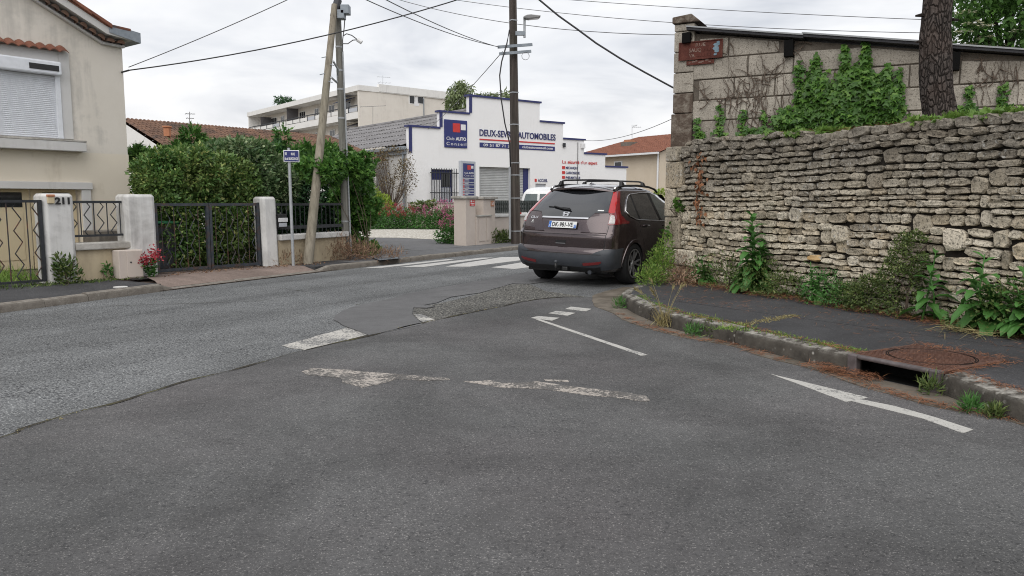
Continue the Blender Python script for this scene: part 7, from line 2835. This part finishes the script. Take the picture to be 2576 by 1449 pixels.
m_varieg = foliage('variegated_leaf', [(0, (.020, .062, .016)), (.5, (.046, .115, .026)), (.82, (.085, .165, .040)), (.92, (.17, .22, .06)), (1, (.32, .33, .12))], .4, .2)
m_laurel = foliage('laurel_leaf', [(0, (.020, .058, .020)), (.5, (.045, .105, .032)), (.8, (.12, .18, .075)), (1, (.27, .31, .18))], .35, .2)
m_conifer = foliage('conifer_spray', [(0, (.022, .068, .016)), (.5, (.048, .12, .024)), (1, (.09, .18, .036))], .6, .15)
m_conifer_d = foliage('dark_conifer_spray', [(0, (.010, .032, .014)), (.6, (.022, .062, .022)), (1, (.045, .10, .034))], .6, .12)
m_ivy2 = foliage('hedge_ivy_leaf', [(0, (.024, .075, .016)), (.5, (.052, .135, .026)), (1, (.12, .22, .048))], .42, .2)
m_yellowgreen = foliage('yellow_green_leaf', [(0, (.09, .16, .02)), (.6, (.17, .25, .03)), (1, (.28, .34, .06))], .5, .25)
m_brownleaf = foliage('withered_leaf', [(0, (.05, .035, .022)), (.6, (.10, .075, .045)), (1, (.15, .12, .06))], .7, .1)
m_dry = foliage('dry_weed', [(0, (.09, .055, .038)), (.6, (.17, .105, .07)), (1, (.25, .17, .11))], .85, .15)
m_straw = foliage('straw', [(0, (.12, .095, .04)), (.5, (.20, .16, .075)), (1, (.26, .24, .12))], .8, .15)
m_needle = foliage('fallen_needles', [(0, (.085, .032, .016)), (.5, (.15, .058, .028)), (1, (.22, .105, .052))], .8, .05)
m_weed = foliage('weed_leaf', [(0, (.025, .075, .018)), (.5, (.045, .125, .028)), (1, (.075, .175, .04))], .45, .22)
m_weed_d = foliage('dark_weed_leaf', [(0, (.022, .042, .012)), (.5, (.045, .078, .02)), (.85, (.085, .12, .03)), (1, (.13, .15, .05))], .55, .15)
m_grass = foliage('grass_blade', [(0, (.05, .11, .015)), (.6, (.10, .19, .03)), (1, (.22, .28, .07))], .55, .25)
m_red_fl = foliage('red_blossom', [(0, (.19, .014, .026)), (.6, (.26, .028, .040)), (1, (.30, .07, .075))], .7, .2)
m_pink_fl = foliage('pink_blossom', [(0, (.20, .022, .085)), (.6, (.28, .05, .135)), (1, (.34, .12, .2))], .7, .2)
m_dullred_fl = foliage('dull_red_blossom', [(0, (.10, .02, .02)), (.6, (.17, .038, .036)), (1, (.24, .075, .068))], .75, .2)

# ---- hedge behind the double gate and low wall
bush('variegated_shrub', 'tall variegated shrub filling the space behind double gate', 'shrub',
     ragged([B(440, 575, 14.2, 55, 105, .5), B(510, 572, 14.8, 60, 105, .55), B(590, 568, 15.5, 60, 102, .55), B(640, 565, 16.0, 34, 100, .45), B(475, 448, 15.0, 92, 70, .9), B(400, 440, 14.6, 56, 52, .7), B(562, 455, 15.7, 80, 66, .8), B(420, 500, 14.4, 60, 60, .6)], 46, 61, .1, .24),
     46000, .085, m_varieg, 'oval', .55, 3, .35, clump=0, base=FA.p(u2b + 1.2, -1.2, PAVE_Z))
bush('laurel_shrub', 'pale leaved glossy shrub rising over the double gate top', 'shrub',
     ragged([B(560, 405, 16.6, 55, 45, .7), B(615, 428, 16.5, 65, 75, .7), B(650, 480, 16.7, 55, 60, .55), B(690, 455, 17.1, 45, 60, .5), B(590, 380, 18.2, 36, 18, .6)], 34, 62, .1, .22),
     15000, .11, m_laurel, 'oval', .5, 5, .6, clump=0, base=FA.p(u3a - .4, -1.3, PAVE_Z))
bush('conifer_hedge', 'feathery green conifer leaning against the house corner side', 'conifer',
     ragged([B(400, 412, 17.6, 62, 20, .7), B(355, 392, 17.4, 25, 8, .4), B(470, 398, 18.0, 55, 18, .7), B(500, 362, 18.2, 16, 14, .5), B(430, 432, 17.6, 60, 36, .6)], 26, 63, .08, .18),
     7000, .22, m_conifer, 'frond', .26, 7, .5, outward=.6, up=.25, jit=.45, clump=2.5)
bush('conifer_hedge', 'bright green conifer with pointed top beside street name sign', 'conifer',
     ragged([B(680, 412, 19.2, 70, 34, .9), B(714, 350, 19.2, 11, 26, .25), B(630, 392, 19.2, 55, 18, .8), B(760, 414, 19.4, 55, 30, .8), B(800, 405, 19.6, 45, 24, .7)], 34, 64, .08, .2),
     10000, .24, m_conifer, 'frond', .26, 9, .5, outward=.6, up=.2, jit=.45, clump=2.3)
bush('conifer_hedge', 'large dark drooping conifer behind the black metal fence', 'conifer',
     [B(720, 500, 18.9, 60, 95, .8), B(790, 500, 19.4, 65, 105, .9), B(850, 500, 20.0, 55, 110, .9), B(700, 420, 19.0, 50, 50, .7), B(740, 570, 18.6, 60, 40, .5), B(810, 580, 19.2, 60, 45, .6)],
     14000, .26, m_conifer_d, 'frond', .26, 11, .66, outward=.8, up=-.25, jit=.35, clump=1.8)
bush('ivy_mass', 'bright ivy mass wrapped round the pair of wooden poles', 'ivy',
     ragged([B(800, 428, 16.5, 42, 34, .4), B(852, 418, 17.4, 46, 34, .5), B(895, 432, 17.9, 42, 42, .5), B(912, 500, 18.8, 28, 75, .45), B(885, 470, 18.9, 40, 70, .45), B(900, 590, 19.0, 24, 65, .4), B(915, 640, 18.9, 26, 25, .35), B(885, 560, 18.9, 18, 60, .3)], 40, 65, .1, .24),
     13500, .095, m_ivy2, 'ivy', .95, 13, .6, clump=0, base=Vector((vb.x + .4, vb.y + .3, PAVE_Z)))
# weeds at the foot of that wall
for k, (x, y, lab, nn, hh) in enumerate(((835, 655, 'dry brown weeds heaped between the two wooden poles', 1500, .5), (905, 655, 'dry reddish weeds beside the drain grate', 900, .35), (712, 668, 'sparse dry grass tuft at foot of street sign pole', 260, .3))):
    g = G(x, y, PAVE_Z)
    wv = .75 if k < 2 else .3
    bush('dry_weeds', lab, 'weeds', [((g.x, g.y + .1, PAVE_Z + hh * .4), (wv, .3, hh * .75)), ((g.x + wv * .7, g.y + .5, PAVE_Z + hh * .3), (wv * .6, .3, hh * .5))], nn, .10, m_dry, 'blade', .12, 40 + k, .1, up=.9, jit=.7, stems=0)
bush('ground_ivy', 'small bright green ivy clump beside the drain grate', 'ivy', [B(925, 650, 18.3, 22, 14, .3)], 420, .07, m_ivy2, 'ivy', .9, 47, .3, stems=0)


def valerian(label, base, h, w, mat_fl, n_heads, seed, group='flowering valerian plants', leaf_mat=None, name='valerian'):
    t = thing(name, label, 'flower', tuple(base), group)
    r = np.random.default_rng(seed)
    b = Vector(base)
    P_, A_, N_ = [], [], []
    FP, FA_, FN = [], [], []
    mb = MB()
    for k in range(n_heads):
        a, rr = r.random() * 6.283, w * math.sqrt(r.random())
        top_ = b + Vector((math.cos(a) * rr, math.sin(a) * rr * .7, h * r.uniform(.6, 1.05)))
        root = b + Vector((math.cos(a) * rr * .35, math.sin(a) * rr * .3, 0))
        mb.tube([root, root.lerp(top_, .5) + Vector((r.normal() * .02, r.normal() * .02, 0)), top_], .006, 4, .003)
        for j in range(14):
            s = .1 + .72 * r.random()
            q = root.lerp(top_, s)
            an = r.random() * 6.283
            P_.append(q)
            A_.append((math.cos(an), math.sin(an), r.uniform(-.1, .6)))
            N_.append((r.normal() * .3, r.normal() * .3, 1))
        for j in range(22):
            FP.append(top_ + Vector((r.normal() * .045, r.normal() * .045, r.normal() * .055)))
            FA_.append(r.normal(size=3))
            FN.append(r.normal(size=3))
    obj('stems', mb, m_weed, t)['kind'] = 'stuff'
    leaves('leaves', P_, A_, N_, .085, .036, leaf_mat or m_weed, t)['kind'] = 'stuff'
    leaves('blossom', FP, FA_, FN, .042, .04, mat_fl, t)['kind'] = 'stuff'
    return t


p = FA.p(mu1 + .12, .35, PAVE_Z)
valerian('valerian with crimson flowers beside the cream meter box', p, .42, .17, m_red_fl, 11, 3)
bed = [(925, 578, 1.15, .9, m_dullred_fl, 34, 'dull red valerian next to the bright ivy and gravel'), (965, 577, 1.1, .9, m_red_fl, 30, 'red valerian under the withered shrub'), (1005, 577, 1.0, .9, m_red_fl, 30, 'deep red valerian clump midway along the gravel bed'),
       (1045, 577, .95, .8, m_dullred_fl, 22, 'rusty red valerian before the tile topped wall'), (1078, 578, 1.05, .7, m_pink_fl, 22, 'rose valerian with tall heads before tile topped wall'), (1110, 577, 1.25, .75, m_pink_fl, 30, 'tall pink valerian in front of tile topped wall'), (1142, 580, 1.1, .6, m_pink_fl, 22, 'pink valerian close to the beige pillar side')]
for k, (x, y, h, w, mt, nh, lab) in enumerate(bed):
    g = G(x, y, PAVE_Z)
    valerian(lab, (g.x, g.y + .5, PAVE_Z), h, w, mt, nh, 60 + k)
    bush('bed_foliage', lab.split(' valerian')[0].replace('tall ', '') + ' flowered plants, low green leaves at their foot', 'plant', [((g.x, g.y + .5, PAVE_Z + .3), (w * 1.1, .5, .42)), ((g.x + .6, g.y + .9, PAVE_Z + .4), (w, .5, .6))], 1500, .10, m_weed, 'oval', .45, 80 + k, .5, group='low leaves along the gravel bed', stems=0)
g = G(1140, 612, PAVE_Z)
valerian('bright pink valerian growing in front of the beige pillar', (g.x - .1, g.y - .2, PAVE_Z), .82, .42, m_pink_fl, 17, 91)
bush('bed_foliage', 'leafy green base of the pink plant at pillar foot', 'plant', [((g.x - .1, g.y - .2, PAVE_Z + .22), (.42, .3, .28))], 700, .10, m_weed, 'oval', .4, 92, .3, stems=0)
gy = 37.2
bush('yellow_green_shrub', 'yellow green shrub behind the red flowers', 'shrub', [B(925, 505, gy, 35, 38, .6), B(955, 515, gy, 30, 26, .6), B(905, 495, gy, 25, 35, .6)], 2600, .13, m_yellowgreen, 'oval', .5, 95, .6)
WB_ = bush('withered_shrub', 'half withered brown shrub with bare branches by garage side', 'shrub', [B(985, 425, 38.4, 55, 48, .9), B(1015, 450, 38.4, 32, 45, .7), B(945, 410, 38.4, 40, 34, .7), B(990, 395, 38.4, 45, 25, .7)], 2300, .12, m_brownleaf, 'oval', .4, 97, .45, stems=0, clump=1.6, base=D(985, 530, 38.4))
mb = MB()
r = random.Random(8)
bs = D(985, 528, 38.4)
for k in range(46):
    tp = D(985 + r.uniform(-68, 62), r.uniform(385, 470), 38.4 + r.uniform(-.6, .6))
    mb.tube([bs + Vector((r.uniform(-.1, .1), 0, 0)), bs.lerp(tp, .45) + Vector((r.uniform(-.1, .1), r.uniform(-.1, .1), -.1)), tp], .03, 5, .008)
obj('branches', mb, m_stem, WB_)['kind'] = 'stuff'
for k, (x, y, lab) in enumerate(((1232, 612, 'low green weeds at the foot of the meter doors'), (1258, 610, 'small weeds between the beige wall and dark pole'))):
    g = G(x, y, PAVE_Z)
    bush('wall_weeds', lab, 'weeds', [((g.x, g.y, PAVE_Z + .18), (.35, .2, .26)), ((g.x + .3, g.y + .2, PAVE_Z + .14), (.25, .2, .2))], 520, .10, m_weed_d, 'oval', .35, 110 + k, .15, up=.8, stems=0)
g = G(1205, 614, PAVE_Z)
bush('dry_weeds', 'thin dry brown weed at the beige pillar foot', 'weeds', [((g.x, g.y, PAVE_Z + .2), (.22, .15, .28))], 120, .09, m_dry, 'blade', .2, 115, .1, up=1.0, stems=4)
bush('wall_weeds', 'ivy tuft hanging over the tile coping', 'ivy', [B(1060, 518, 36, 28, 12, .3), B(1085, 510, 34, 14, 8, .2)], 420, .1, m_weed_d, 'ivy', .8, 117, .3, stems=0)

# yard grass behind the first gate, weeds along the fence foot


def tufts(name, label, spots, mat, h, n_each, seed, cat='grass', spread=.12, lean=.5, wid=.008):
    """upright blades; spots = base points"""
    r = np.random.default_rng(seed)
    P_, A_, N_, L_ = [], [], [], []
    for s in spots:
        for k in range(n_each):
            P_.append((s[0] + r.normal() * spread, s[1] + r.normal() * spread, s[2]))
            A_.append((r.normal() * lean, r.normal() * lean, 1))
            N_.append((r.normal(), r.normal(), .2))
            L_.append(h * r.uniform(.4, 1.2))
    o = leaves(name, P_, A_, N_, np.array(L_), wid, mat, None, 'blade')
    tag(o, label, cat, kind='stuff')
    return o


r = random.Random(3)
tufts('lawn_grass', 'tall green grass behind the zigzag gate', [FA.p(u0_ - r.uniform(-.1, 2.6), -r.uniform(.1, 2.4), PAVE_Z) for k in range(260)], m_grass, .26, 12, 5, wid=.012)
tufts('verge_weeds', 'small weeds and moss along the fence foot', [FA.p(r.uniform(u0_ - 2.5, u2a), .18 + r.uniform(0, .22), PAVE_Z) for k in range(70)], m_weed_d, .07, 12, 6, wid=.014, lean=1.2)
tufts('verge_weeds', 'brown dead leaf bits along the double gate foot', [FA.p(r.uniform(u2b, u3b + 1.0), .05 + r.uniform(0, .35), PAVE_Z + .006) for k in range(60)], m_dry, .05, 5, 7, wid=.02, lean=3)
g = FA.p(u0_ + .22, .3, PAVE_Z)
bush('fence_weed', 'dark scrubby weed in front of the numbered post', 'weeds', [(g + Vector((0, 0, .16)), (.22, .14, .22)), (g + Vector((-.12, 0, .3)), (.1, .1, .2))], 330, .085, m_weed_d, 'oval', .4, 120, .1, up=.8, stems=5)
g = FA.p(FA.ux(272, 690, .12), .12, PAVE_Z)
bush('fence_weed', 'tiny green weed against the low cream wall', 'weeds', [(g + Vector((0, 0, .12)), (.07, .06, .14))], 60, .08, m_weed, 'oval', .4, 121, .1, up=.6, stems=2)

# ---- trees on the skyline
m_willow = foliage('willow_leaf', [(0, (.085, .115, .045)), (.5, (.13, .17, .075)), (1, (.2, .24, .12))], .55, .25)
ty = 72
leafy_tree('birch_tree', 'drooping pale green tree between apartments and garage gable', tuple(D(1160, 560, ty)), .22,
           [B(1150, 235, ty, 24, 22, 1.2), B(1135, 262, ty, 14, 25, .9), B(1175, 225, ty, 22, 15, 1.0), B(1165, 262, ty, 25, 22, 1.0), B(1160, 215, ty, 10, 12, .6)], 1700, .42, m_willow, 21, wid=.28, droop=1.1, shell=.25)
leafy_tree('birch_tree', 'second drooping tree peeping over the garage gable top', tuple(D(1245, 560, ty)), .2,
           [B(1225, 248, ty, 25, 16, 1.1), B(1262, 245, ty, 22, 20, 1.1), B(1212, 255, ty, 16, 16, .9), B(1285, 262, ty, 14, 14, .8)], 1400, .42, m_willow, 22, wid=.28, droop=.8, shell=.25)
leafy_tree('cedar_tree', 'dark conifer tip showing above the apartment roof', tuple(D(712, 560, 118)), .3, [B(712, 252, 118, 18, 4, 1.0), B(718, 258, 118, 24, 5, 1.2), B(705, 249, 118, 8, 3, .8)], 420, .7, m_conifer_d, 23, wid=.35, droop=.0, shell=.2, shape='frond')
bush('garden_shrub', 'round bright green shrub in front of the cream house', 'shrub', [B(1662, 492, 52, 18, 16, .5), B(1650, 500, 52, 14, 14, .5)], 800, .15, m_yellowgreen, 'oval', .5, 130, .5)

# ================================================================== right-hand wall foot


def wfoot(x, y, d=.12):
    """point on the pavement at the wall foot under picture point x"""
    u = FW.ux(x, y, d)
    return FW.p(u, d, RP_Z)


def thistle(label, base, h, n_stem, n_leaf, ll, mat, seed, lean=(0, 0)):
    t = thing('tall_weed', label, 'weed', tuple(base), 'tall leafy weeds at the wall foot')
    r = np.random.default_rng(seed)
    b = Vector(base)
    for s in range(n_stem):
        hh = h * (1 if s == 0 else r.uniform(.45, .8))
        tip = b + Vector((r.normal() * .10 + lean[0], r.normal() * .08 + lean[1], hh))
        rt = b + Vector((r.normal() * .03, r.normal() * .03, 0))
        mid = rt.lerp(tip, .5) + Vector((r.normal() * .03, r.normal() * .03, 0))
        obj('stem', MB().tube([rt, mid, tip], .012, 6, .005), m_weed, t, smooth=True)
        for k in range(n_leaf):
            f = .04 + .96 * (k + r.random() * .5) / n_leaf
            q = rt.lerp(mid, f * 2) if f < .5 else mid.lerp(tip, f * 2 - 1)
            a = k * 2.4 + r.normal() * .3
            L = ll * (1.15 - .75 * f) * r.uniform(.75, 1.15)
            up_ = .25 + .9 * f
            out_ = Vector((math.cos(a), math.sin(a), 0))
            # arched toothed leaf: a strip of five sections, folded along the midrib
            mb = MB()
            sec = 6
            vs_ = []
            sd_ = Vector((-out_.y, out_.x, 0))
            for j in range(sec + 1):
                tt = j / sec
                c = q + out_ * (L * tt * (1 - .12 * tt)) + Vector((0, 0, L * (up_ * tt * .7 - 1.05 * tt * tt * (1 - f * .7))))
                w = L * .25 * (math.sin(math.pi * min(1, tt * .93 + .07)) ** .7) * (1.0 if j % 2 else .72)
                vs_ += [c - sd_ * w + Vector((0, 0, w * .35)), c, c + sd_ * w + Vector((0, 0, w * .35))]
            mb.add(vs_, [(3 * j + i, 3 * j + i + 1, 3 * j + i + 4, 3 * j + i + 3) for j in range(sec) for i in range(2)])
            obj('leaf', mb, mat, t)
    return t


thistle('tallest jagged leafed weed standing against the stone wall', wfoot(1893, 742, .16), 1.05, 4, 26, .38, m_weed, 5)
thistle('broad leafed weed with long drooping leaves beside the dense bush', wfoot(2335, 845, .18), .72, 2, 12, .32, m_weed, 6)
thistle('branching broad leafed weed opposite the street drain', wfoot(2490, 875, .22), .74, 5, 15, .34, m_weed, 8)
thistle('small broad leafed weed near the dressed corner stones', wfoot(1775, 715, .12), .42, 4, 9, .26, m_weed, 9)
thistle('small broad leafed weed between tall weed and dense bush', wfoot(2052, 783, .14), .50, 3, 10, .26, m_weed, 10)
thistle('broad leafed weed at the far side of the street drain', wfoot(2570, 900, .25), .62, 5, 12, .30, m_weed, 12)


def wbush(name, label, x, y, parts, n, size, mat, seed, shape='oval', wid=.45, d=.12, **k):
    g = wfoot(x, y, d)
    blobs = [(g + FW.e * a + FW.n * dd + Vector((0, 0, z)), (ra_, rd, rz_)) for a, dd, z, ra_, rd, rz_ in parts]
    return bush(name, label, 'weeds', blobs, n, size, mat, shape, wid, seed, base=g, group='bushy weeds at the wall foot', **k)


wbush('wall_weeds', 'dense dark small leafed bush climbing halfway up the wall', 2275, 830, [(-.05, .05, .32, .24, .22, .36), (0, .0, .62, .20, .17, .30), (.1, .02, .74, .12, .12, .16), (-.35, .05, .2, .3, .2, .22)], 5200, .035, m_weed_d, 140, wid=.5, shell=.55, clump=5)
wbush('wall_weeds', 'low dark scrub beside the dense bush', 2180, 815, [(0, .05, .16, .28, .16, .2), (-.25, .02, .14, .2, .15, .18)], 1500, .035, m_weed_d, 141, shell=.3)
wbush('wall_weeds', 'dark weeds tangled under the tallest jagged weed', 1925, 755, [(0, .05, .2, .35, .18, .26), (.4, .05, .15, .3, .16, .2), (-.35, .03, .16, .3, .15, .2)], 2200, .045, m_weed_d, 142, shell=.3)
wbush('wall_weeds', 'wispy weeds with thin stems near the corner stones', 1830, 730, [(0, .03, .22, .35, .14, .3), (-.5, .02, .18, .3, .12, .26)], 900, .05, m_weed_d, 143, wid=.3, shell=.1, up=.7, stems=8)
wbush('wall_weeds', 'mixed green and dry weeds in the middle of the wall foot', 2075, 790, [(0, .04, .18, .3, .16, .24), (.35, .05, .12, .3, .15, .16)], 1500, .04, m_weed, 144, shell=.25)
wbush('wall_weeds', 'bushy green weeds around the branching weed by drain', 2550, 890, [(0, .06, .22, .35, .25, .3), (.5, .05, .25, .35, .25, .34), (-.3, .1, .1, .3, .2, .14)], 2600, .045, m_weed_d, 145, shell=.35)
g = G(1652, 728, RP_Z)
cw = Vector((2.25, 11.55, RP_Z))
bush('corner_weeds', 'feathery yellow green weeds at the wall corner beside car', 'weeds', [(cw + Vector((-.03, 0, .22)), (.22, .25, .3)), (cw + Vector((.1, .3, .38)), (.15, .2, .34)), (cw + Vector((-.22, -.3, .12)), (.2, .25, .18))], 2100, .055, m_grass, 'oval', .25, 150, .2, up=.7, stems=10)
cw2 = FW.p(.55, .15, RP_Z)
bush('dry_weeds', 'reddish dry weeds at the foot of the corner stones', 'weeds', [(cw2 + Vector((0, 0, .18)), (.3, .35, .26)), (cw2 + Vector((-.1, -.6, .1)), (.3, .4, .14))], 900, .09, m_dry, 'blade', .1, 151, .1, up=.6, jit=.9, stems=0)
# grass tufts on the kerb
kb = G(1672, 812, .05)
BG = thing('barley_grass', 'dry wild barley tuft growing from the kerb joint', 'grass', tuple(kb), 'grass tufts along the kerb')
P_, A_, N_, L_ = [], [], [], []
rr = np.random.default_rng(12)
for k in range(130):
    P_.append((kb.x + rr.normal() * .06, kb.y + rr.normal() * .06, .02))
    A_.append((rr.normal() * .45, rr.normal() * .45, 1))
    N_.append(rr.normal(size=3))
    L_.append(rr.uniform(.08, .26))
leaves('blades', P_, A_, N_, np.array(L_), .007, m_straw, BG, 'blade')['kind'] = 'stuff'
for k in range(9):
    a = rr.normal() * .22
    tip = kb + Vector((a + rr.normal() * .05, rr.normal() * .08, rr.uniform(.28, .42)))
    st = obj('stalk', MB().tube([kb, kb.lerp(tip, .6) + Vector((0, 0, .03)), tip], .003, 4, .002), m_straw, BG)
    Q, A2, N2 = [], [], []
    dv = (tip - kb).normalized() + Vector((a * .8, 0, -.2))
    for j in range(26):
        Q.append(tip + dv * (.07 * j / 26))
        A2.append(np.array(dv) + rr.normal(size=3) * .35)
        N2.append(rr.normal(size=3))
    leaves('ear', Q, A2, N2, .05, .006, m_straw, st, 'blade')['kind'] = 'stuff'
for k, (x, y, h, lab) in enumerate(((1745, 845, .12, 'small green weed in the gutter beside barley tuft'), (1800, 848, .17, 'bushy green weed in the gutter, larger of two'), (1560, 775, .12, 'weed tuft at the kerb nose'), (2340, 990, .12, 'weed at the street drain end'), (2440, 1035, .09, 'weed in the gutter past the street drain'), (2500, 1048, .07, 'tiny weed at the kerb foot past the drain'))):
    g = G(x, y, .012)
    bush('gutter_weed', lab, 'weed', [(g + Vector((0, 0, h * .4)), (h * .8, h * .7, h * .75))], 170, .055, m_weed_d if k % 2 else m_weed, 'blade', .16, 160 + k, .05, group='weeds in the gutter', up=.9, stems=0)
tufts('moss_strip', 'moss and tiny grass along the back of the kerb', [on(pr, s_n + (s_dl - s_n) * k / 120) + Vector((.05 + rng.normal() * .03, rng.normal() * .03, RP_Z + .0)) for k in range(120) if noise.noise(Vector((k * .13, 1, 0))) > -.1], m_grass, .035, 14, 9, wid=.006, lean=1.0, spread=.04)
tufts('moss_strip', 'yellowish moss in the joint across the pavement', [G(1835, 822, RP_Z).lerp(G(2010, 792, RP_Z), k / 40) + Vector((rng.normal() * .03, rng.normal() * .03, 0)) for k in range(40)], m_straw, .03, 14, 10, wid=.006, lean=1.5, spread=.03)
tufts('moss_strip', 'grass sprouting on the kerb top', [G(1850, 828, RP_Z + .01) + Vector((rng.normal() * .10, rng.normal() * .05, 0)) for k in range(12)], m_grass, .05, 16, 11, wid=.006, lean=.9, spread=.04)
tufts('moss_strip', 'moss bits in the road joint', [seam_line[k] + Vector((0, .01, .008)) for k in range(0, len(seam_line), 3) if noise.noise(Vector((k * .05, 3, 0))) > .05 and seam_line[k].y > 3], m_straw, .018, 5, 12, wid=.006, lean=2.0, spread=.02)


def needles(name, label, pts, n, spread, z, seed, L=.09, mat=None, w=.0035, lift=.02):
    r = np.random.default_rng(seed)
    k = r.integers(0, len(pts), n)
    P_ = np.array([[pts[i][0], pts[i][1], z if len(pts[i]) < 3 or pts[i][2] == 0 else pts[i][2]] for i in k], float)
    P_[:, :2] += r.normal(size=(n, 2)) * spread
    P_[:, 2] += r.random(n) * lift
    a = r.random(n) * 2 * np.pi
    A_ = np.stack([np.cos(a), np.sin(a), r.normal(size=n) * .12], 1)
    N_ = np.stack([r.normal(size=n) * .3, r.normal(size=n) * .3, np.ones(n)], 1)
    o = leaves(name, P_, A_, N_, L * r.uniform(.5, 1.4, n), w, mat or m_needle, None, 'blade')
    return tag(o, label, 'litter', kind='stuff')


foot = [FW.p(u, .12 + random.uniform(0, .22), 0) for u in np.linspace(.4, 9, 200)]
needles('pine_needles', 'drift of red brown pine needles along the wall foot', [(p.x, p.y, RP_Z + .003) for p in foot], 6500, .10, RP_Z, 1, lift=.05)
near = [FW.p(u, .3 + random.random() * 1.2, 0) for u in np.linspace(1, 9.5, 300)]
needles('pine_needles', 'scattered pine needles and twigs on the pavement', [(p.x, p.y, RP_Z + .003) for p in near], 900, .1, RP_Z, 2, L=.10, lift=.006)
gl = [p for p in smooth_line(gg, 3) if p.y < 9.5]
needles('pine_needles', 'pine needles lying in the gutter beside kerb', [(p.x + .06, p.y, .0135) for p in gl], 1600, .035, .014, 3, L=.08, lift=.012)
kt = [p for p in offset_line(RK, .17) if 3.5 < p.y < 9]
needles('pine_needles', 'pine needles along the back of the kerb', [(p.x, p.y, RP_Z + .004) for p in kt], 1300, .035, RP_Z, 4, L=.07, lift=.012)
dl = FD.p(-.12, .06, 0)
needles('pine_needles', 'clump of pine needles beside the drain slot', [(FD.p(u, .07, 0).x, FD.p(u, .07, 0).y, .016) for u in np.linspace(-.25, .3, 20)], 520, .03, .016, 5, L=.09, lift=.05)
needles('pine_needles', 'pine needles strewn round the iron cover edges', [tuple(FD.p(u, -DEP - .02, top + .002)) for u in np.linspace(.0, Ld, 30)] + [tuple(FD.p(Ld + .03, -v, RP_Z + .006)) for v in np.linspace(0, DEP, 20)], 380, .03, RP_Z, 6, L=.08, lift=.012)
needles('pine_needles', 'few loose needles lying on the drain cover', [tuple(FD.p(random.random() * Ld, -random.random() * DEP, top + .005)) for k in range(40)], 60, .03, top, 7, L=.09, lift=.004)
straw_pts = [wfoot(2430 + random.uniform(-50, 60), 890, .4 + random.random() * .25) for k in range(30)] + [wfoot(1800 + random.uniform(-60, 160), 760, .25 + random.random() * .15) for k in range(30)]
needles('dry_straw', 'pale dry straw stalks at the weeds foot', [(p.x, p.y, RP_Z + .01) for p in straw_pts], 150, .06, RP_Z, 8, L=.30, mat=m_straw, w=.006, lift=.05)

# wall top: needles, creeper and a few orange dead leaves
topl = [FW.p(u, -.12 - random.random() * .25, wall_top(u) - .0) for u in np.linspace(1.5, 7.5, 120)]
needles('pine_needles', 'mat of pine needles on the stone wall top', [tuple(p) for p in topl], 4200, .06, 2.2, 9, L=.10, lift=.05)
cr_px = [(2250, 312), (2300, 310), (2350, 305), (2400, 300), (2450, 295), (2500, 290), (2550, 280), (2590, 275)]
bush('creeper', 'pale green creeper trailing along the stone wall top', 'creeper', [B(2010, 338, 10.0, 35, 9, .15), B(1950, 345, 10.4, 30, 8, .15), B(2090, 330, 9.6, 40, 6, .12), B(2320, 306, 8.4, 45, 9, .2), B(2420, 300, 8.0, 60, 10, .2), B(2500, 292, 7.7, 60, 11, .25), B(2570, 284, 7.45, 50, 11, .25)], 1300, .06, m_ivy_light, 'ivy', .95, 170, .3, stems=0, base=FW.p(4, -.4, 2.05))
dd_ = [FW.p(FW.ux(1765 + random.gauss(0, 9), y), .03, FW.at(1765, y)[1]) for y in np.linspace(385, 562, 70)]
rr = np.random.default_rng(3)
m_orange = foliage('dead_orange_leaf', [(0, (.11, .045, .022)), (1, (.2, .09, .042))], .7, .1)
DO = thing('dead_ivy', 'orange dead ivy strand hanging near the corner stones', 'ivy', tuple(dd_[0]))
leaves('leaves', np.array([tuple(p) for p in dd_]), np.array([[rr.normal() * .4, rr.normal() * .4, -1] for p in dd_]), np.array([tuple(FW.n + Vector(rr.normal(size=3) * .5)) for p in dd_]), .075, .05, m_orange, DO, 'ivy')['kind'] = 'stuff'
obj('stem', MB().tube(dd_[::6], .005, 4), m_stem, DO)
for k, (x, y, lab) in enumerate(((1712, 520, 'small ivy sprout on the corner stones, upper one'), (1690, 578, 'small ivy sprout on the corner stones, lower one'))):
    u, z = FW.at(x, y)
    bush('ivy_sprout', lab, 'ivy', [(FW.p(u, .04, z), (.1, .06, .12))], 26, .085, m_ivy, 'ivy', .9, 180 + k, .1, stems=2)
